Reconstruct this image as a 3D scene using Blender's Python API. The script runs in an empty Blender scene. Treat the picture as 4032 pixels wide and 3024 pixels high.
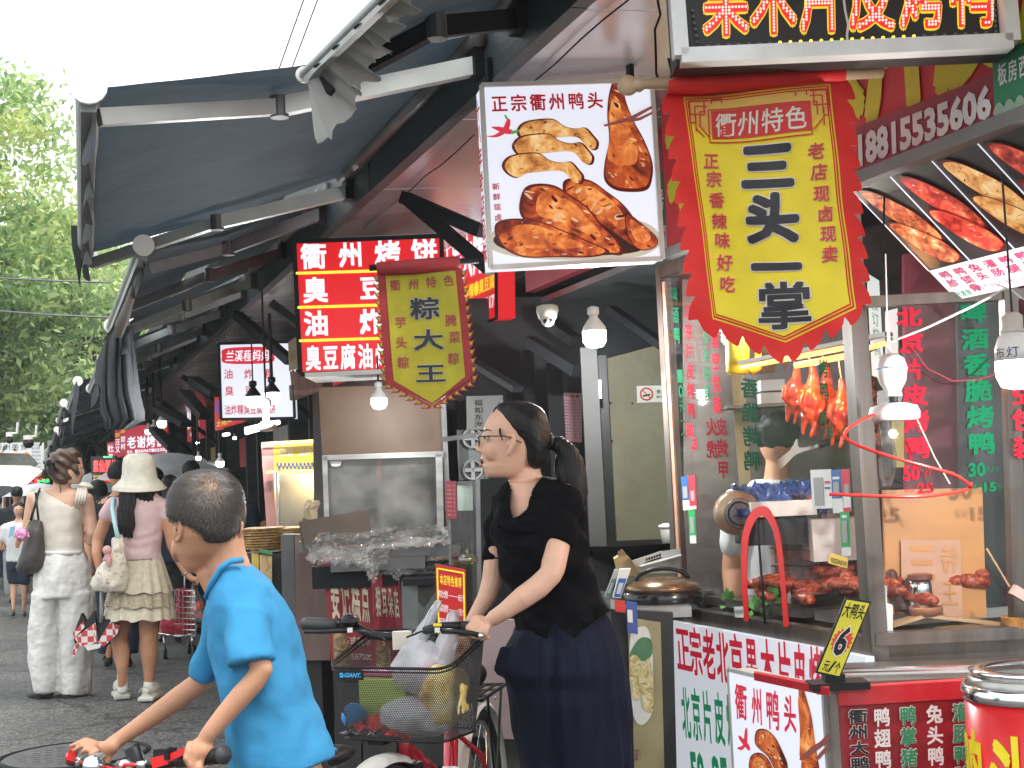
import bpy,bmesh,math,random
import numpy as np
from mathutils import Vector,Matrix,noise
random.seed(7)
S=bpy.context.scene
COL=S.collection
# ---------------------------------------------------------------- camera
W,H,FP=4032,3024,5600.0
CAM=Vector((0,0,1.32))
YAW,PITCH,ROLL=math.radians(18.9),math.radians(3.9),math.radians(2.7)
FV=Vector((math.sin(YAW)*math.cos(PITCH),math.cos(YAW)*math.cos(PITCH),math.sin(PITCH)))
_r0=Vector((math.cos(YAW),-math.sin(YAW),0)); _u0=_r0.cross(FV)
RV=_r0*math.cos(ROLL)-_u0*math.sin(ROLL)
UV_=_u0*math.cos(ROLL)+_r0*math.sin(ROLL)
FH=Vector((math.sin(YAW),math.cos(YAW),0)); RH=_r0.copy(); Z=Vector((0,0,1))
cam=bpy.data.cameras.new('camera'); co=bpy.data.objects.new('camera',cam); COL.objects.link(co)
cam.sensor_width=36; cam.lens=36*FP/W; cam.clip_end=600; cam.clip_start=.05
co.matrix_world=Matrix.Translation(CAM)@Matrix((RV,UV_,-FV)).transposed().to_4x4()
S.camera=co
# ---------------------------------------------------------------- world, sun, exposure
EL,ROT=math.radians(62),math.radians(150)
wd=bpy.data.worlds.new('World'); S.world=wd; wd.use_nodes=True
nt=wd.node_tree; nt.nodes.clear()
sky=nt.nodes.new('ShaderNodeTexSky'); sky.sky_type='NISHITA'; sky.sun_disc=False
sky.sun_elevation=EL; sky.sun_rotation=ROT; sky.dust_density=4; sky.air_density=1.2
hs=nt.nodes.new('ShaderNodeHueSaturation'); hs.inputs['Saturation'].default_value=.25
mx=nt.nodes.new('ShaderNodeMix'); mx.data_type='RGBA'; mx.inputs[0].default_value=.75
mx.inputs[7].default_value=(9.5,9.9,10.2,1)
bg=nt.nodes.new('ShaderNodeBackground'); bg.inputs[1].default_value=.1
wo=nt.nodes.new('ShaderNodeOutputWorld')
L=nt.links.new
L(sky.outputs[0],hs.inputs['Color']); L(hs.outputs[0],mx.inputs[6]); L(mx.outputs[2],bg.inputs[0]); L(bg.outputs[0],wo.inputs[0])
sl=bpy.data.lights.new('sun','SUN'); sl.energy=1.2; sl.angle=math.radians(25); sl.color=(1,.97,.92)
so=bpy.data.objects.new('sun',sl); COL.objects.link(so)
sd=Vector((math.sin(ROT)*math.cos(EL),math.cos(ROT)*math.cos(EL),math.sin(EL)))
so.rotation_euler=sd.to_track_quat('Z','Y').to_euler()
S.view_settings.view_transform='Standard'; S.view_settings.look='None'
EXPO=1.35; LK=2**-EXPO
S.view_settings.exposure=EXPO; S.view_settings.gamma=1
S.view_settings.use_curve_mapping=False
S.cycles.use_denoising=True; S.cycles.max_bounces=8; S.cycles.transparent_max_bounces=24
S.cycles.sample_clamp_indirect=6; S.cycles.caustics_reflective=False; S.cycles.caustics_refractive=False

# ---------------------------------------------------------------- picture point -> place
def ray(x,y):return FV+RV*((x-2016)/FP)+UV_*((1512-y)/FP)
def P(x,y,d):return CAM+ray(x,y)*d
class Pl:
    def __init__(s,p,n):s.p=Vector(p); s.n=Vector(n).normalized()
    def at(s,x,y):
        r=ray(x,y); return CAM+r*((s.p-CAM).dot(s.n)/r.dot(s.n))
    def off(s,h):return Pl(s.p+s.n*h,s.n) # n points to the viewer
def PX(c):return Pl((c,0,0),(-1,0,0))
def PY(c):return Pl((0,c,0),(0,-1,0))
def PZ(c):return Pl((0,0,c),(0,0,1))
def PD(d):return Pl(CAM+FH*d,-FH)
def cm(ox,oy,s):return lambda*p:[(ox+a/s,oy+b/s)for a,b in p]
cA=cm(0,0,1.659); cB=cm(1100,0,1.3825); cC=cm(2500,0,1.4425); cD=cm(0,900,1.659); cE=cm(1100,900,2.37)
cF=cm(0,1700,1.253); cG=cm(900,1800,1.3555); cH=cm(1700,1500,1.089); cI=cm(2500,1100,1.659); cJ=cm(3100,900,1.659)
cK=cm(2500,2000,1.62); cL=cm(3200,1900,1.476)
za=cm(1700,1500,2.765); zb=cm(1700,2100,2.765); zc=cm(200,2600,2.765); zd=cm(1100,2300,2.291); ze=cm(0,1700,2.765); zg=cm(600,1750,2.765)
zr=cm(1100,1300,3.16); zs=cm(1700,1000,2.212); zt=cm(1100,1800,2.765); zu=cm(2300,2050,4.909); zv=cm(400,1600,3.16)

# ---------------------------------------------------------------- mesh builder
class G:
    def __init__(s):s.v=[]; s.f=[]
    def add(s,vs,fs):
        b=len(s.v); s.v+=[Vector(v)for v in vs]; s.f+=[tuple(i+b for i in f)for f in fs]; return s
    def box(s,c,sx,sy,sz,ax=None):
        X,Y,Zz=ax or(Vector((1,0,0)),Vector((0,1,0)),Z)
        c=Vector(c)
        vs=[c+X*(i*sx/2)+Y*(j*sy/2)+Zz*(k*sz/2)for i in(-1,1)for j in(-1,1)for k in(-1,1)]
        return s.add(vs,[(0,1,3,2),(4,6,7,5),(0,4,5,1),(2,3,7,6),(0,2,6,4),(1,5,7,3)])
    def slab(s,pts,t):
        """polygon pts (list) extruded by the vector t"""
        n=len(pts); pts=[Vector(p)for p in pts]; t=Vector(t)
        return s.add(pts+[p+t for p in pts],[tuple(range(n)),tuple(range(2*n-1,n-1,-1))]+[(i,i+n,(i+1)%n+n,(i+1)%n)for i in range(n)])
    def face(s,pts):return s.add(pts,[tuple(range(len(pts)))])
    def bar(s,a,b,w,h,up=Z):
        a,b=Vector(a),Vector(b); d=(b-a); l=d.length; d.normalize()
        x=d.cross(up); x=x.normalized()if x.length>1e-4 else Vector((1,0,0)); y=x.cross(d)
        return s.box((a+b)/2,l,w,h,(d,x,y))
    def loft(s,rings,n=20,cap=True,egg=0.0,closed=False):
        b=len(s.v)
        for c,a,e in rings:
            for k in range(n):
                t=2*math.pi*k/n
                s.v.append(Vector(c)+Vector(a)*math.cos(t)+Vector(e)*(math.sin(t)*(1+egg*math.cos(t))))
        m=len(rings)
        for i in range(m if closed else m-1):
            j=(i+1)%m
            for k in range(n):
                k2=(k+1)%n
                s.f.append((b+i*n+k,b+i*n+k2,b+j*n+k2,b+j*n+k))
        if cap and not closed:
            s.f.append(tuple(b+k for k in range(n-1,-1,-1))); s.f.append(tuple(b+(m-1)*n+k for k in range(n)))
        return s
    def tube(s,pts,r,n=8,cap=True,closed=False):
        pts=[Vector(p)for p in pts]; m=len(pts); rs=r if isinstance(r,(list,tuple))else[r]*m
        rings=[]; up=None
        for i in range(m):
            d=pts[(i+1)%m if closed else min(i+1,m-1)]-pts[i-1 if closed else max(i-1,0)]
            if d.length<1e-9:d=Vector((0,0,1))
            d.normalize()
            if up is None:up=d.orthogonal().normalized()
            up=(up-d*up.dot(d)); up=up.normalized()if up.length>1e-6 else d.orthogonal().normalized()
            rings.append((pts[i],up*rs[i],d.cross(up)*rs[i]))
        return s.loft(rings,n,cap,closed=closed)
    def ell(s,c,a,b,e,nu=14,nv=9):
        c=Vector(c); a,b,e=Vector(a),Vector(b),Vector(e); base=len(s.v)
        s.v.append(c+e)
        for i in range(1,nv):
            ph=math.pi*i/nv
            for k in range(nu):
                t=2*math.pi*k/nu
                s.v.append(c+(a*math.cos(t)+b*math.sin(t))*math.sin(ph)+e*math.cos(ph))
        s.v.append(c-e); last=len(s.v)-1
        for k in range(nu):s.f.append((base,base+1+k,base+1+(k+1)%nu))
        for i in range(nv-2):
            for k in range(nu):
                k2=(k+1)%nu; o=base+1+i*nu
                s.f.append((o+k,o+nu+k,o+nu+k2,o+k2))
        o=base+1+(nv-2)*nu
        for k in range(nu):s.f.append((o+k,last,o+(k+1)%nu))
        return s
    def ball(s,c,r,nu=14,nv=9):return s.ell(c,(r,0,0),(0,r,0),(0,0,r),nu,nv)
    # --- picture-measured helpers: x, y in photo pixels, d metres deep
    def pball(s,x,y,d,r,k=1.0):
        q=r*d/FP; return s.ell(P(x,y,d),RV*q,FV*(q*k),UV_*q)
    def pell(s,x,y,d,rx,ry,dm,rot=0):
        c,sn=math.cos(math.radians(rot)),math.sin(math.radians(rot)); q=d/FP
        return s.ell(P(x,y,d),(RV*c+UV_*sn)*(rx*q),FV*dm,(UV_*c-RV*sn)*(ry*q),18,12)
    def chain(s,pts,n=12):
        """tapered limb through (x, y, depth, radius px)"""
        for i,(x,y,d,r)in enumerate(pts):
            s.pball(x,y,d,r)
            if i:
                X,Y,D,R_=pts[i-1]
                s.tube([P(X,Y,D),P(x,y,d)],[R_*D/FP,r*d/FP],n)
        return s
    def rings(s,lst,n=24,egg=0.0):
        """(xl, xr, y, d, half depth m) or with y for each end (xl, yl, xr, yr, d, hd)"""
        rr=[]
        for t in lst:
            if len(t)==5:xl,xr,y,d,hd=t; yl=yr=y
            else:xl,yl,xr,yr,d,hd=t
            a=P(xl,yl,d); b=P(xr,yr,d)
            rr.append(((a+b)/2,(b-a)/2,FH*hd))
        return s.loft(rr,n,True,egg)
    def lathe(s,c,prof,axis=Z,n=20,cap=True):
        axis=Vector(axis).normalized(); u=axis.orthogonal().normalized(); w=axis.cross(u)
        return s.loft([(Vector(c)+axis*h,u*r,w*r)for r,h in prof],n,cap)
    def merge(s,o):return s.add(o.v,o.f)

def mesh(name,g):
    m=bpy.data.meshes.new(name); m.from_pydata([tuple(v)for v in g.v],[],g.f); m.validate(); return m
def fuse(g,voxel=.006,smooth=4,disp=None):
    """one continuous skin grown over overlapping volumes"""
    m=mesh('tmp',g); bq=bmesh.new(); bq.from_mesh(m); bmesh.ops.recalc_face_normals(bq,faces=bq.faces[:]); bq.to_mesh(m); bq.free(); o=bpy.data.objects.new('tmp',m); COL.objects.link(o)
    r=o.modifiers.new('r','REMESH'); r.mode='VOXEL'; r.voxel_size=voxel; r.adaptivity=0
    if smooth:q=o.modifiers.new('s','SMOOTH'); q.factor=.5; q.iterations=smooth
    dg=bpy.context.evaluated_depsgraph_get(); m2=bpy.data.meshes.new_from_object(o.evaluated_get(dg))
    bpy.data.objects.remove(o); bpy.data.meshes.remove(m)
    if disp:
        ns=[v.normal.copy()for v in m2.vertices]
        for v,nn in zip(m2.vertices,ns):v.co+=nn*disp(v.co)
    return m2
def cutmesh(m,test):
    """drop the faces whose centre passes the test"""
    V=[v.co.copy()for v in m.vertices]; F=[tuple(p.vertices)for p in m.polygons if not test(p.center)]
    used=sorted({i for f in F for i in f}); mp={a:b for b,a in enumerate(used)}
    n=bpy.data.meshes.new('c'); n.from_pydata([V[i]for i in used],[],[tuple(mp[i]for i in f)for f in F]); return n
def proj(p):
    q=Vector(p)-CAM; d=q.dot(FV); return 2016+FP*q.dot(RV)/d,1512-FP*q.dot(UV_)/d,d
def inpoly(x,y,poly):
    c=False; n=len(poly)
    for i in range(n):
        x1,y1=poly[i]; x2,y2=poly[(i+1)%n]
        if(y1>y)!=(y2>y)and x<(x2-x1)*(y-y1)/(y2-y1)+x1:c=not c
    return c
# ---------------------------------------------------------------- objects
_PRINT={'glint','glaze','pit','heading','price_rows','outline','side_outline','fretwork','check_pattern','cloud_pattern','flame_edge','flame_core','food_heap','tie_wire','number'}
def obj(name,g,m,parent=None,smooth=False,kind=None,label=None,cat=None,group=None):
    me=g if isinstance(g,bpy.types.Mesh)else mesh(name,g)
    me.name=name
    if parent is not None:
        b=Vector(parent['_base'])if '_base' in parent else Vector((0,0,0))
        me.transform(Matrix.Translation(-b))
    o=bpy.data.objects.new(name,me); COL.objects.link(o)
    if parent is not None:o.parent=parent; o['_base']=parent['_base']if '_base' in parent else(0.,0.,0.)
    if isinstance(m,(list,tuple)):
        for q in m:me.materials.append(q)
    elif m:me.materials.clear(); me.materials.append(m)
    if smooth:me.shade_smooth()
    if kind is None and parent is not None and('lettering' in name or name in _PRINT):kind='stuff'
    if kind:o['kind']=kind
    if label:o['label']=label
    if cat:o['category']=cat
    if group:o['group']=group
    return o
def thing(name,label,cat,base,group=None):
    o=bpy.data.objects.new(name,None); COL.objects.link(o); o.location=base; o.empty_display_size=.05
    o['_base']=tuple(base); o['label']=label; o['category']=cat
    if group:o['group']=group
    return o

# ---------------------------------------------------------------- materials
_M={}
def M(name,col=(.5,.5,.5),rough=.6,metal=0,var=.12,sc=9,bump=0,bsc=60,emit=None,es=1,spec=.5,trans=0,alpha=1,str_=(1,1,1),coat=0,sss=0,dirt=0,dcol=(.05,.045,.04),dsc=3):
    if name in _M:return _M[name]
    m=bpy.data.materials.new(name); m.use_nodes=True; _M[name]=m
    n=m.node_tree.nodes; l=m.node_tree.links.new; b=n['Principled BSDF']
    b.inputs['Roughness'].default_value=rough; b.inputs['Metallic'].default_value=metal
    b.inputs['Specular IOR Level'].default_value=spec; b.inputs['Coat Weight'].default_value=coat
    if trans:b.inputs['Transmission Weight'].default_value=trans
    if alpha<1:b.inputs['Alpha'].default_value=alpha
    if sss:b.inputs['Subsurface Weight'].default_value=sss; b.inputs['Subsurface Radius'].default_value=(.01,.004,.002); b.inputs['Subsurface Scale'].default_value=1
    tc=n.new('ShaderNodeTexCoord'); mp=n.new('ShaderNodeMapping'); l(tc.outputs['Object'],mp.inputs[0]); mp.inputs['Scale'].default_value=str_
    nz=n.new('ShaderNodeTexNoise'); nz.inputs['Scale'].default_value=sc; nz.inputs['Detail'].default_value=5; l(mp.outputs[0],nz.inputs[0])
    rp=n.new('ShaderNodeValToRGB'); c=Vector(col)
    rp.color_ramp.elements[0].position=.3; rp.color_ramp.elements[1].position=.7
    rp.color_ramp.elements[0].color=(*[max(0,q*(1-var))for q in c],1); rp.color_ramp.elements[1].color=(*[min(1,q*(1+var))for q in c],1)
    l(nz.outputs[0],rp.inputs[0]); out=rp.outputs[0]
    if dirt:
        n2=n.new('ShaderNodeTexNoise'); n2.inputs['Scale'].default_value=dsc; n2.inputs['Detail'].default_value=8; n2.inputs['Roughness'].default_value=.65; l(tc.outputs['Object'],n2.inputs[0])
        r2=n.new('ShaderNodeValToRGB'); r2.color_ramp.elements[0].position=.45; r2.color_ramp.elements[1].position=.72; l(n2.outputs[0],r2.inputs[0])
        mu=n.new('ShaderNodeMath'); mu.operation='MULTIPLY'; mu.inputs[1].default_value=dirt; l(r2.outputs[0],mu.inputs[0])
        mi=n.new('ShaderNodeMix'); mi.data_type='RGBA'; l(mu.outputs[0],mi.inputs[0]); l(out,mi.inputs[6]); mi.inputs[7].default_value=(*dcol,1); out=mi.outputs[2]
    l(out,b.inputs['Base Color'])
    if emit is not None:
        b.inputs['Emission Strength'].default_value=es
        if emit is True:l(out,b.inputs['Emission Color'])
        else:b.inputs['Emission Color'].default_value=(*emit,1)
    if bump:
        nb=n.new('ShaderNodeTexNoise'); nb.inputs['Scale'].default_value=bsc; nb.inputs['Detail'].default_value=4; l(mp.outputs[0],nb.inputs[0])
        bp=n.new('ShaderNodeBump'); bp.inputs['Strength'].default_value=1; bp.inputs['Distance'].default_value=bump; l(nb.outputs[0],bp.inputs['Height']); l(bp.outputs[0],b.inputs['Normal'])
    return m
def food(name,stops,sc=14,emit=0,bump=.003,rough=.25,dist=1.5,det=6):
    if name in _M:return _M[name]
    m=bpy.data.materials.new(name); m.use_nodes=True; _M[name]=m
    n=m.node_tree.nodes; l=m.node_tree.links.new; b=n['Principled BSDF']; b.inputs['Roughness'].default_value=rough
    tc=n.new('ShaderNodeTexCoord'); nz=n.new('ShaderNodeTexNoise'); nz.inputs['Scale'].default_value=sc; nz.inputs['Detail'].default_value=det
    nz.inputs['Distortion'].default_value=dist; nz.inputs['Roughness'].default_value=.6; l(tc.outputs['Object'],nz.inputs[0])
    rp=n.new('ShaderNodeValToRGB'); e=rp.color_ramp.elements
    while len(e)<len(stops):e.new(.5)
    for q,(p,c)in zip(e,stops):q.position=p; q.color=(*c,1)
    l(nz.outputs[0],rp.inputs[0]); l(rp.outputs[0],b.inputs['Base Color'])
    if emit:l(rp.outputs[0],b.inputs['Emission Color']); b.inputs['Emission Strength'].default_value=emit
    if bump:
        bp=n.new('ShaderNodeBump'); bp.inputs['Distance'].default_value=bump; l(nz.outputs[0],bp.inputs['Height']); l(bp.outputs[0],b.inputs['Normal'])
    return m
def glassm(name,tint=(1,1,1),refl=.12,rough=.02,dirt=.0,dc=(.5,.48,.42),dmin=0):
    if name in _M:return _M[name]
    m=bpy.data.materials.new(name); m.use_nodes=True; _M[name]=m
    n=m.node_tree.nodes; l=m.node_tree.links.new; n.remove(n['Principled BSDF']); out=n['Material Output']
    tr=n.new('ShaderNodeBsdfTransparent'); tr.inputs[0].default_value=(*tint,1)
    gl=n.new('ShaderNodeBsdfGlossy'); gl.inputs[0].default_value=(.8,.8,.8,1); gl.inputs['Roughness'].default_value=rough
    ge=n.new('ShaderNodeNewGeometry'); dt=n.new('ShaderNodeVectorMath'); dt.operation='DOT_PRODUCT'; l(ge.outputs['Normal'],dt.inputs[0]); l(ge.outputs['Incoming'],dt.inputs[1])
    def mth(op,a,b=None):
        q=n.new('ShaderNodeMath'); q.operation=op
        for i,v in enumerate((a,b)):
            if v is None:continue
            if isinstance(v,(int,float)):q.inputs[i].default_value=v
            else:l(v,q.inputs[i])
        return q
    lw=mth('MULTIPLY_ADD',mth('POWER',mth('SUBTRACT',1,mth('ABSOLUTE',dt.outputs['Value']).outputs[0]).outputs[0],5).outputs[0],.9); lw.inputs[2].default_value=.03
    ad=n.new('ShaderNodeMath'); ad.operation='ADD'; ad.inputs[1].default_value=refl*.4; ad.use_clamp=True; l(lw.outputs[0],ad.inputs[0])
    mx_=n.new('ShaderNodeMixShader'); l(ad.outputs[0],mx_.inputs[0]); l(tr.outputs[0],mx_.inputs[1]); l(gl.outputs[0],mx_.inputs[2]); res=mx_.outputs[0]
    if dirt:
        df=n.new('ShaderNodeBsdfDiffuse'); df.inputs[0].default_value=(*dc,1)
        nz=n.new('ShaderNodeTexNoise'); nz.inputs['Scale'].default_value=6; nz.inputs['Detail'].default_value=8; tc=n.new('ShaderNodeTexCoord'); l(tc.outputs['Object'],nz.inputs[0])
        r2=n.new('ShaderNodeMapRange'); r2.inputs[1].default_value=.35; r2.inputs[2].default_value=.8; r2.inputs[3].default_value=dmin; r2.inputs[4].default_value=dirt; l(nz.outputs[0],r2.inputs[0])
        m3=n.new('ShaderNodeMixShader'); l(r2.outputs[0],m3.inputs[0]); l(res,m3.inputs[1]); l(df.outputs[0],m3.inputs[2]); res=m3.outputs[0]
    l(res,out.inputs[0]); return m
def lit(name,col=None,s=1,dif=.4):
    if name in _M:return _M[name]
    return M(name,[c*dif for c in col],.35,var=.02,emit=col,es=s*LK)

RED=M('red_vinyl',(.55,.02,.03),.4,var=.1); STEEL=M('stainless',(.42,.41,.39),.32,1,var=.25,sc=3,str_=(1,1,8),dirt=.5,dcol=(.12,.1,.08))
DSTEEL=M('dull_steel',(.16,.16,.16),.45,.7,var=.2,dirt=.5); ALU=M('pale_aluminium',(.62,.62,.58),.4,.4,var=.08,dirt=.15,dcol=(.3,.3,.28))
BLACK=M('black_plastic',(.007,.007,.008),.4,var=.1,spec=.3); DARK=M('dark_metal',(.009,.010,.012),.6,.1,var=.2,dirt=.3,dcol=(.022,.018,.015),spec=.2)
WHITEP=M('white_plastic',(.72,.71,.67),.4,var=.04,dirt=.15,dcol=(.4,.36,.3)); CHROME=M('chrome',(.75,.75,.75),.15,1,var=.05)
BULB=M('lit_bulb',(.9,.92,1),.4,emit=(.93,.97,1),es=7); WOOD=M('pine_wood',(.42,.25,.12),.55,var=.25,sc=4,str_=(1,1,8),dirt=.3)
GLASS=glassm('clear_glass',refl=.0,dirt=.04); DGLASS=glassm('dirty_glass',(.8,.8,.76),.1,.08,.35)

# ---------------------------------------------------------------- lettering
_GC={}
def glyph(s,off=.02):
    k=(s,off)
    if k in _GC:return _GC[k]
    c=bpy.data.curves.new('t','FONT'); c.body=s; c.size=1; c.offset=off; c.resolution_u=2
    o=bpy.data.objects.new('t',c); COL.objects.link(o); dg=bpy.context.evaluated_depsgraph_get()
    m=bpy.data.meshes.new_from_object(o.evaluated_get(dg))
    r=([tuple(v.co)for v in m.vertices],[tuple(p.vertices)for p in m.polygons])
    bpy.data.objects.remove(o); bpy.data.curves.remove(c); bpy.data.meshes.remove(m); _GC[k]=r; return r
class Surf:
    """a flat face in the place, from four photo points TL, TR, BR, BL on a plane"""
    def __init__(s,pl,pts):
        s.pl=pl; s.n=pl.n; s.tl,s.tr,s.br,s.bl=[pl.at(*p)for p in pts]
    def at(s,u,v,h=0): # u right, v down, 0..1
        return(s.tl*(1-u)+s.tr*u)*(1-v)+(s.bl*(1-u)+s.br*u)*v+s.n*h
    def sub(s,u0,v0,u1,v1):
        q=Surf.__new__(Surf); q.pl=s.pl; q.n=s.n
        q.tl,q.tr,q.br,q.bl=s.at(u0,v0),s.at(u1,v0),s.at(u1,v1),s.at(u0,v1); return q
    def quad(s,g,h=0):g.face([s.tl+s.n*h,s.bl+s.n*h,s.br+s.n*h,s.tr+s.n*h]); return g
    def panel(s,g,t):return g.slab([s.tl,s.bl,s.br,s.tr],-s.n*t)
def surf3(tl,tr,br,bl):
    q=Surf.__new__(Surf); q.tl,q.tr,q.br,q.bl=map(Vector,(tl,tr,br,bl))
    q.n=(q.bl-q.tl).cross(q.tr-q.tl).normalized(); q.pl=Pl(q.tl,q.n); return q
def put(g,s,S_,u0,v0,u1,v1,off=.02,h=.002,em=True,shear=0,mirror=False):
    if ord(s[0])>0x2e00 and off>.012: # heavier strokes: the same character laid a few times, each a hair higher
        o=off*.62; k=[(1,1),(1,-1),(-1,1),(-1,-1)]+([(0,1.3),(1.3,0),(0,-1.3),(-1.3,0)]if off>.05 else[])
        for i,(a,b)in enumerate(k):du,dv=(u1-u0)*o*a,(v1-v0)*o*b; put(g,s,S_,u0+du,v0+dv,u1+du,v1+dv,0,h+.00012*i,em,shear,mirror)
        return
    vs,fs=glyph(s,off)
    if not vs:return
    if em and ord(s[0])>0x2e00:x0,x1,y0,y1=0.,1.,-.12,.88
    else:
        x0=min(v[0]for v in vs); x1=max(v[0]for v in vs); y0=min(v[1]for v in vs); y1=max(v[1]for v in vs)
    out=[]
    for a,b,_ in vs:
        u=(a-x0)/(x1-x0); v=1-(b-y0)/(y1-y0)
        if mirror:u=1-u
        u+=shear*(.5-v)
        out.append(S_.at(u0+(u1-u0)*u,v0+(v1-v0)*v,h))
    g.add(out,fs)
def text(g,s,S_,u0=0,v0=0,u1=1,v1=1,off=.02,h=.002,vert=False,gap=.06,one=False,shear=0,mirror=False):
    """characters laid in equal cells, or as one run when one=True"""
    if one:put(g,s,S_,u0,v0,u1,v1,off,h,False,shear,mirror); return g
    n=len(s)
    for i,ch in enumerate(s):
        if ch==' ':continue
        if vert:a,b=v0+(v1-v0)*i/n,v0+(v1-v0)*(i+1)/n; e=(b-a)*gap/2; put(g,ch,S_,u0,a+e,u1,b-e,off,h,True,shear,mirror)
        else:
            j=n-1-i if mirror else i
            a,b=u0+(u1-u0)*j/n,u0+(u1-u0)*(j+1)/n; e=(b-a)*gap/2; put(g,ch,S_,a+e,v0,b-e,v1,off,h,ord(ch)>0x2e00,shear,mirror)
    return g
def blob(g,S_,pts,h=.003,n=4):
    """rounded flat print shape through uv points"""
    m=len(pts); out=[]
    for i in range(m):
        p0,p1,p2,p3=[Vector((*pts[(i+k)%m],0))for k in(-1,0,1,2)]
        for j in range(n):
            t=j/n; q=.5*((2*p1)+(p2-p0)*t+(2*p0-5*p1+4*p2-p3)*t*t+(3*p1-p0-3*p2+p3)*t**3)
            out.append(S_.at(q.x,q.y,h))
    return g.face(out)
def rect(g,S_,u0,v0,u1,v1,h=.002):return g.face([S_.at(u0,v0,h),S_.at(u0,v1,h),S_.at(u1,v1,h),S_.at(u1,v0,h)])
def frame(g,S_,w,h=.0,t=.01,wv=None):
    """bars round a Surf, w in metres, proud by h"""
    a,b,c,d=[p+S_.n*h for p in(S_.tl,S_.tr,S_.br,S_.bl)]
    for p,q in((a,b),(b,c),(c,d),(d,a)):g.bar(p,q,w,t,S_.n)
    return g
def signpost(name,label,S_,m,t=.04,fm=None,fw=.012,group=None,cat='sign'):
    o=thing(name,label,cat,S_.at(.5,1),group)
    g=G(); S_.panel(g,t); obj('panel',g,m,o)
    if fm:g=G(); frame(g,S_,fw,.002,.014); obj('frame',g,fm,o)
    return o

import bmesh
def splinepts(pts,n=4):
    m=len(pts); out=[]
    for i in range(m):
        p0,p1,p2,p3=[Vector((*pts[(i+k)%m],0))for k in(-1,0,1,2)]
        for j in range(n):
            t=j/n; q=.5*((2*p1)+(p2-p0)*t+(2*p0-5*p1+4*p2-p3)*t*t+(3*p1-p0-3*p2+p3)*t**3); out.append((q.x,q.y))
    return out
def bpx(g,pl,pts,h=.003,n=4):
    """rounded flat shape from photo points on a plane"""
    q=pl.off(h); return g.face([q.at(*p)for p in(splinepts(pts,n)if n>1 else pts)])
def tpx(g,s,pl,pts,**k):return text(g,s,Surf(pl,pts),**k)
def box4(x0,y0,x1,y1,sk=0,dy=0):return[(x0,y0),(x1,y0+dy),(x1+sk,y1+dy),(x0+sk,y1)]
MEAT=[(.30,(.05,.006,.004)),(.42,(.20,.022,.008)),(.52,(.42,.07,.012)),(.62,(.62,.17,.03)),(.76,(.85,.42,.14))]
def meat(parent,pl,pts,mats,h=.003,spots=16,seed=0,name='food_picture'):
    """printed food: a body with glints, glaze and dark pits scattered over it"""
    rnd=random.Random(seed); cx_,cy_=sum(p[0]for p in pts)/len(pts),sum(p[1]for p in pts)/len(pts)
    ly=[(1,0,mats[3]),(.93,0,mats[0])]+([(.62,-.06,mats[4])]if len(mats)>4 else[])
    for k_,(f_,o_,m_)in enumerate(ly):e_=o_*(max(p[1]for p in pts)-min(p[1]for p in pts)); g=G(); bpx(g,pl,[(cx_+(x-cx_)*f_+e_*.6,cy_+(y-cy_)*f_+e_)for x,y in pts],h+.0003*k_); obj(name,g,m_,parent)
    sp=splinepts(pts,3); xs=[p[0]for p in sp]; ys=[p[1]for p in sp]; w=max(xs)-min(xs); hh=max(ys)-min(ys); gs=[G(),G(),G()]
    i=0; tries=0
    ang=rnd.uniform(0,3)
    spots=int(spots*1.6)
    while i<spots and tries<600:
        tries+=1; x=rnd.uniform(min(xs),max(xs)); y=rnd.uniform(min(ys),max(ys)); r=rnd.uniform(.012,.042)*min(w,hh)
        if not all(inpoly(x+dx*r*2,y+dy*r*2,sp)for dx,dy in((1,0),(-1,0),(0,1),(0,-1))):continue
        e=rnd.uniform(.3,.9); a=ang+rnd.uniform(-.5,.5); P_=[]
        for k in range(7):
            t=2*math.pi*k/7; rr=r*rnd.uniform(.7,1.2); X,Y=math.cos(t)*rr*2,math.sin(t)*rr*e; P_.append((x+X*math.cos(a)-Y*math.sin(a),y+X*math.sin(a)+Y*math.cos(a)))
        bpx(gs[i%3],pl,P_,h+.0012+.0004*(i%3),3); i+=1
    for k in range(3):
        if gs[k].f:obj(['glint','glaze','pit'][k],gs[k],mats[k+1],parent)
def soften(o,fn,maxlen=.03,it=5):
    """cut long edges up and let the sheet hang in folds"""
    bm=bmesh.new(); bm.from_mesh(o.data); bmesh.ops.triangulate(bm,faces=bm.faces[:])
    for _ in range(it):
        ed=[e for e in bm.edges if e.calc_length()>maxlen]
        if not ed:break
        bmesh.ops.subdivide_edges(bm,edges=ed,cuts=1); bmesh.ops.triangulate(bm,faces=bm.faces[:])
    b=Vector(o.get('_base',(0,0,0)))
    for v in bm.verts:v.co+=fn(v.co+b)
    bm.to_mesh(o.data); bm.free()
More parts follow.
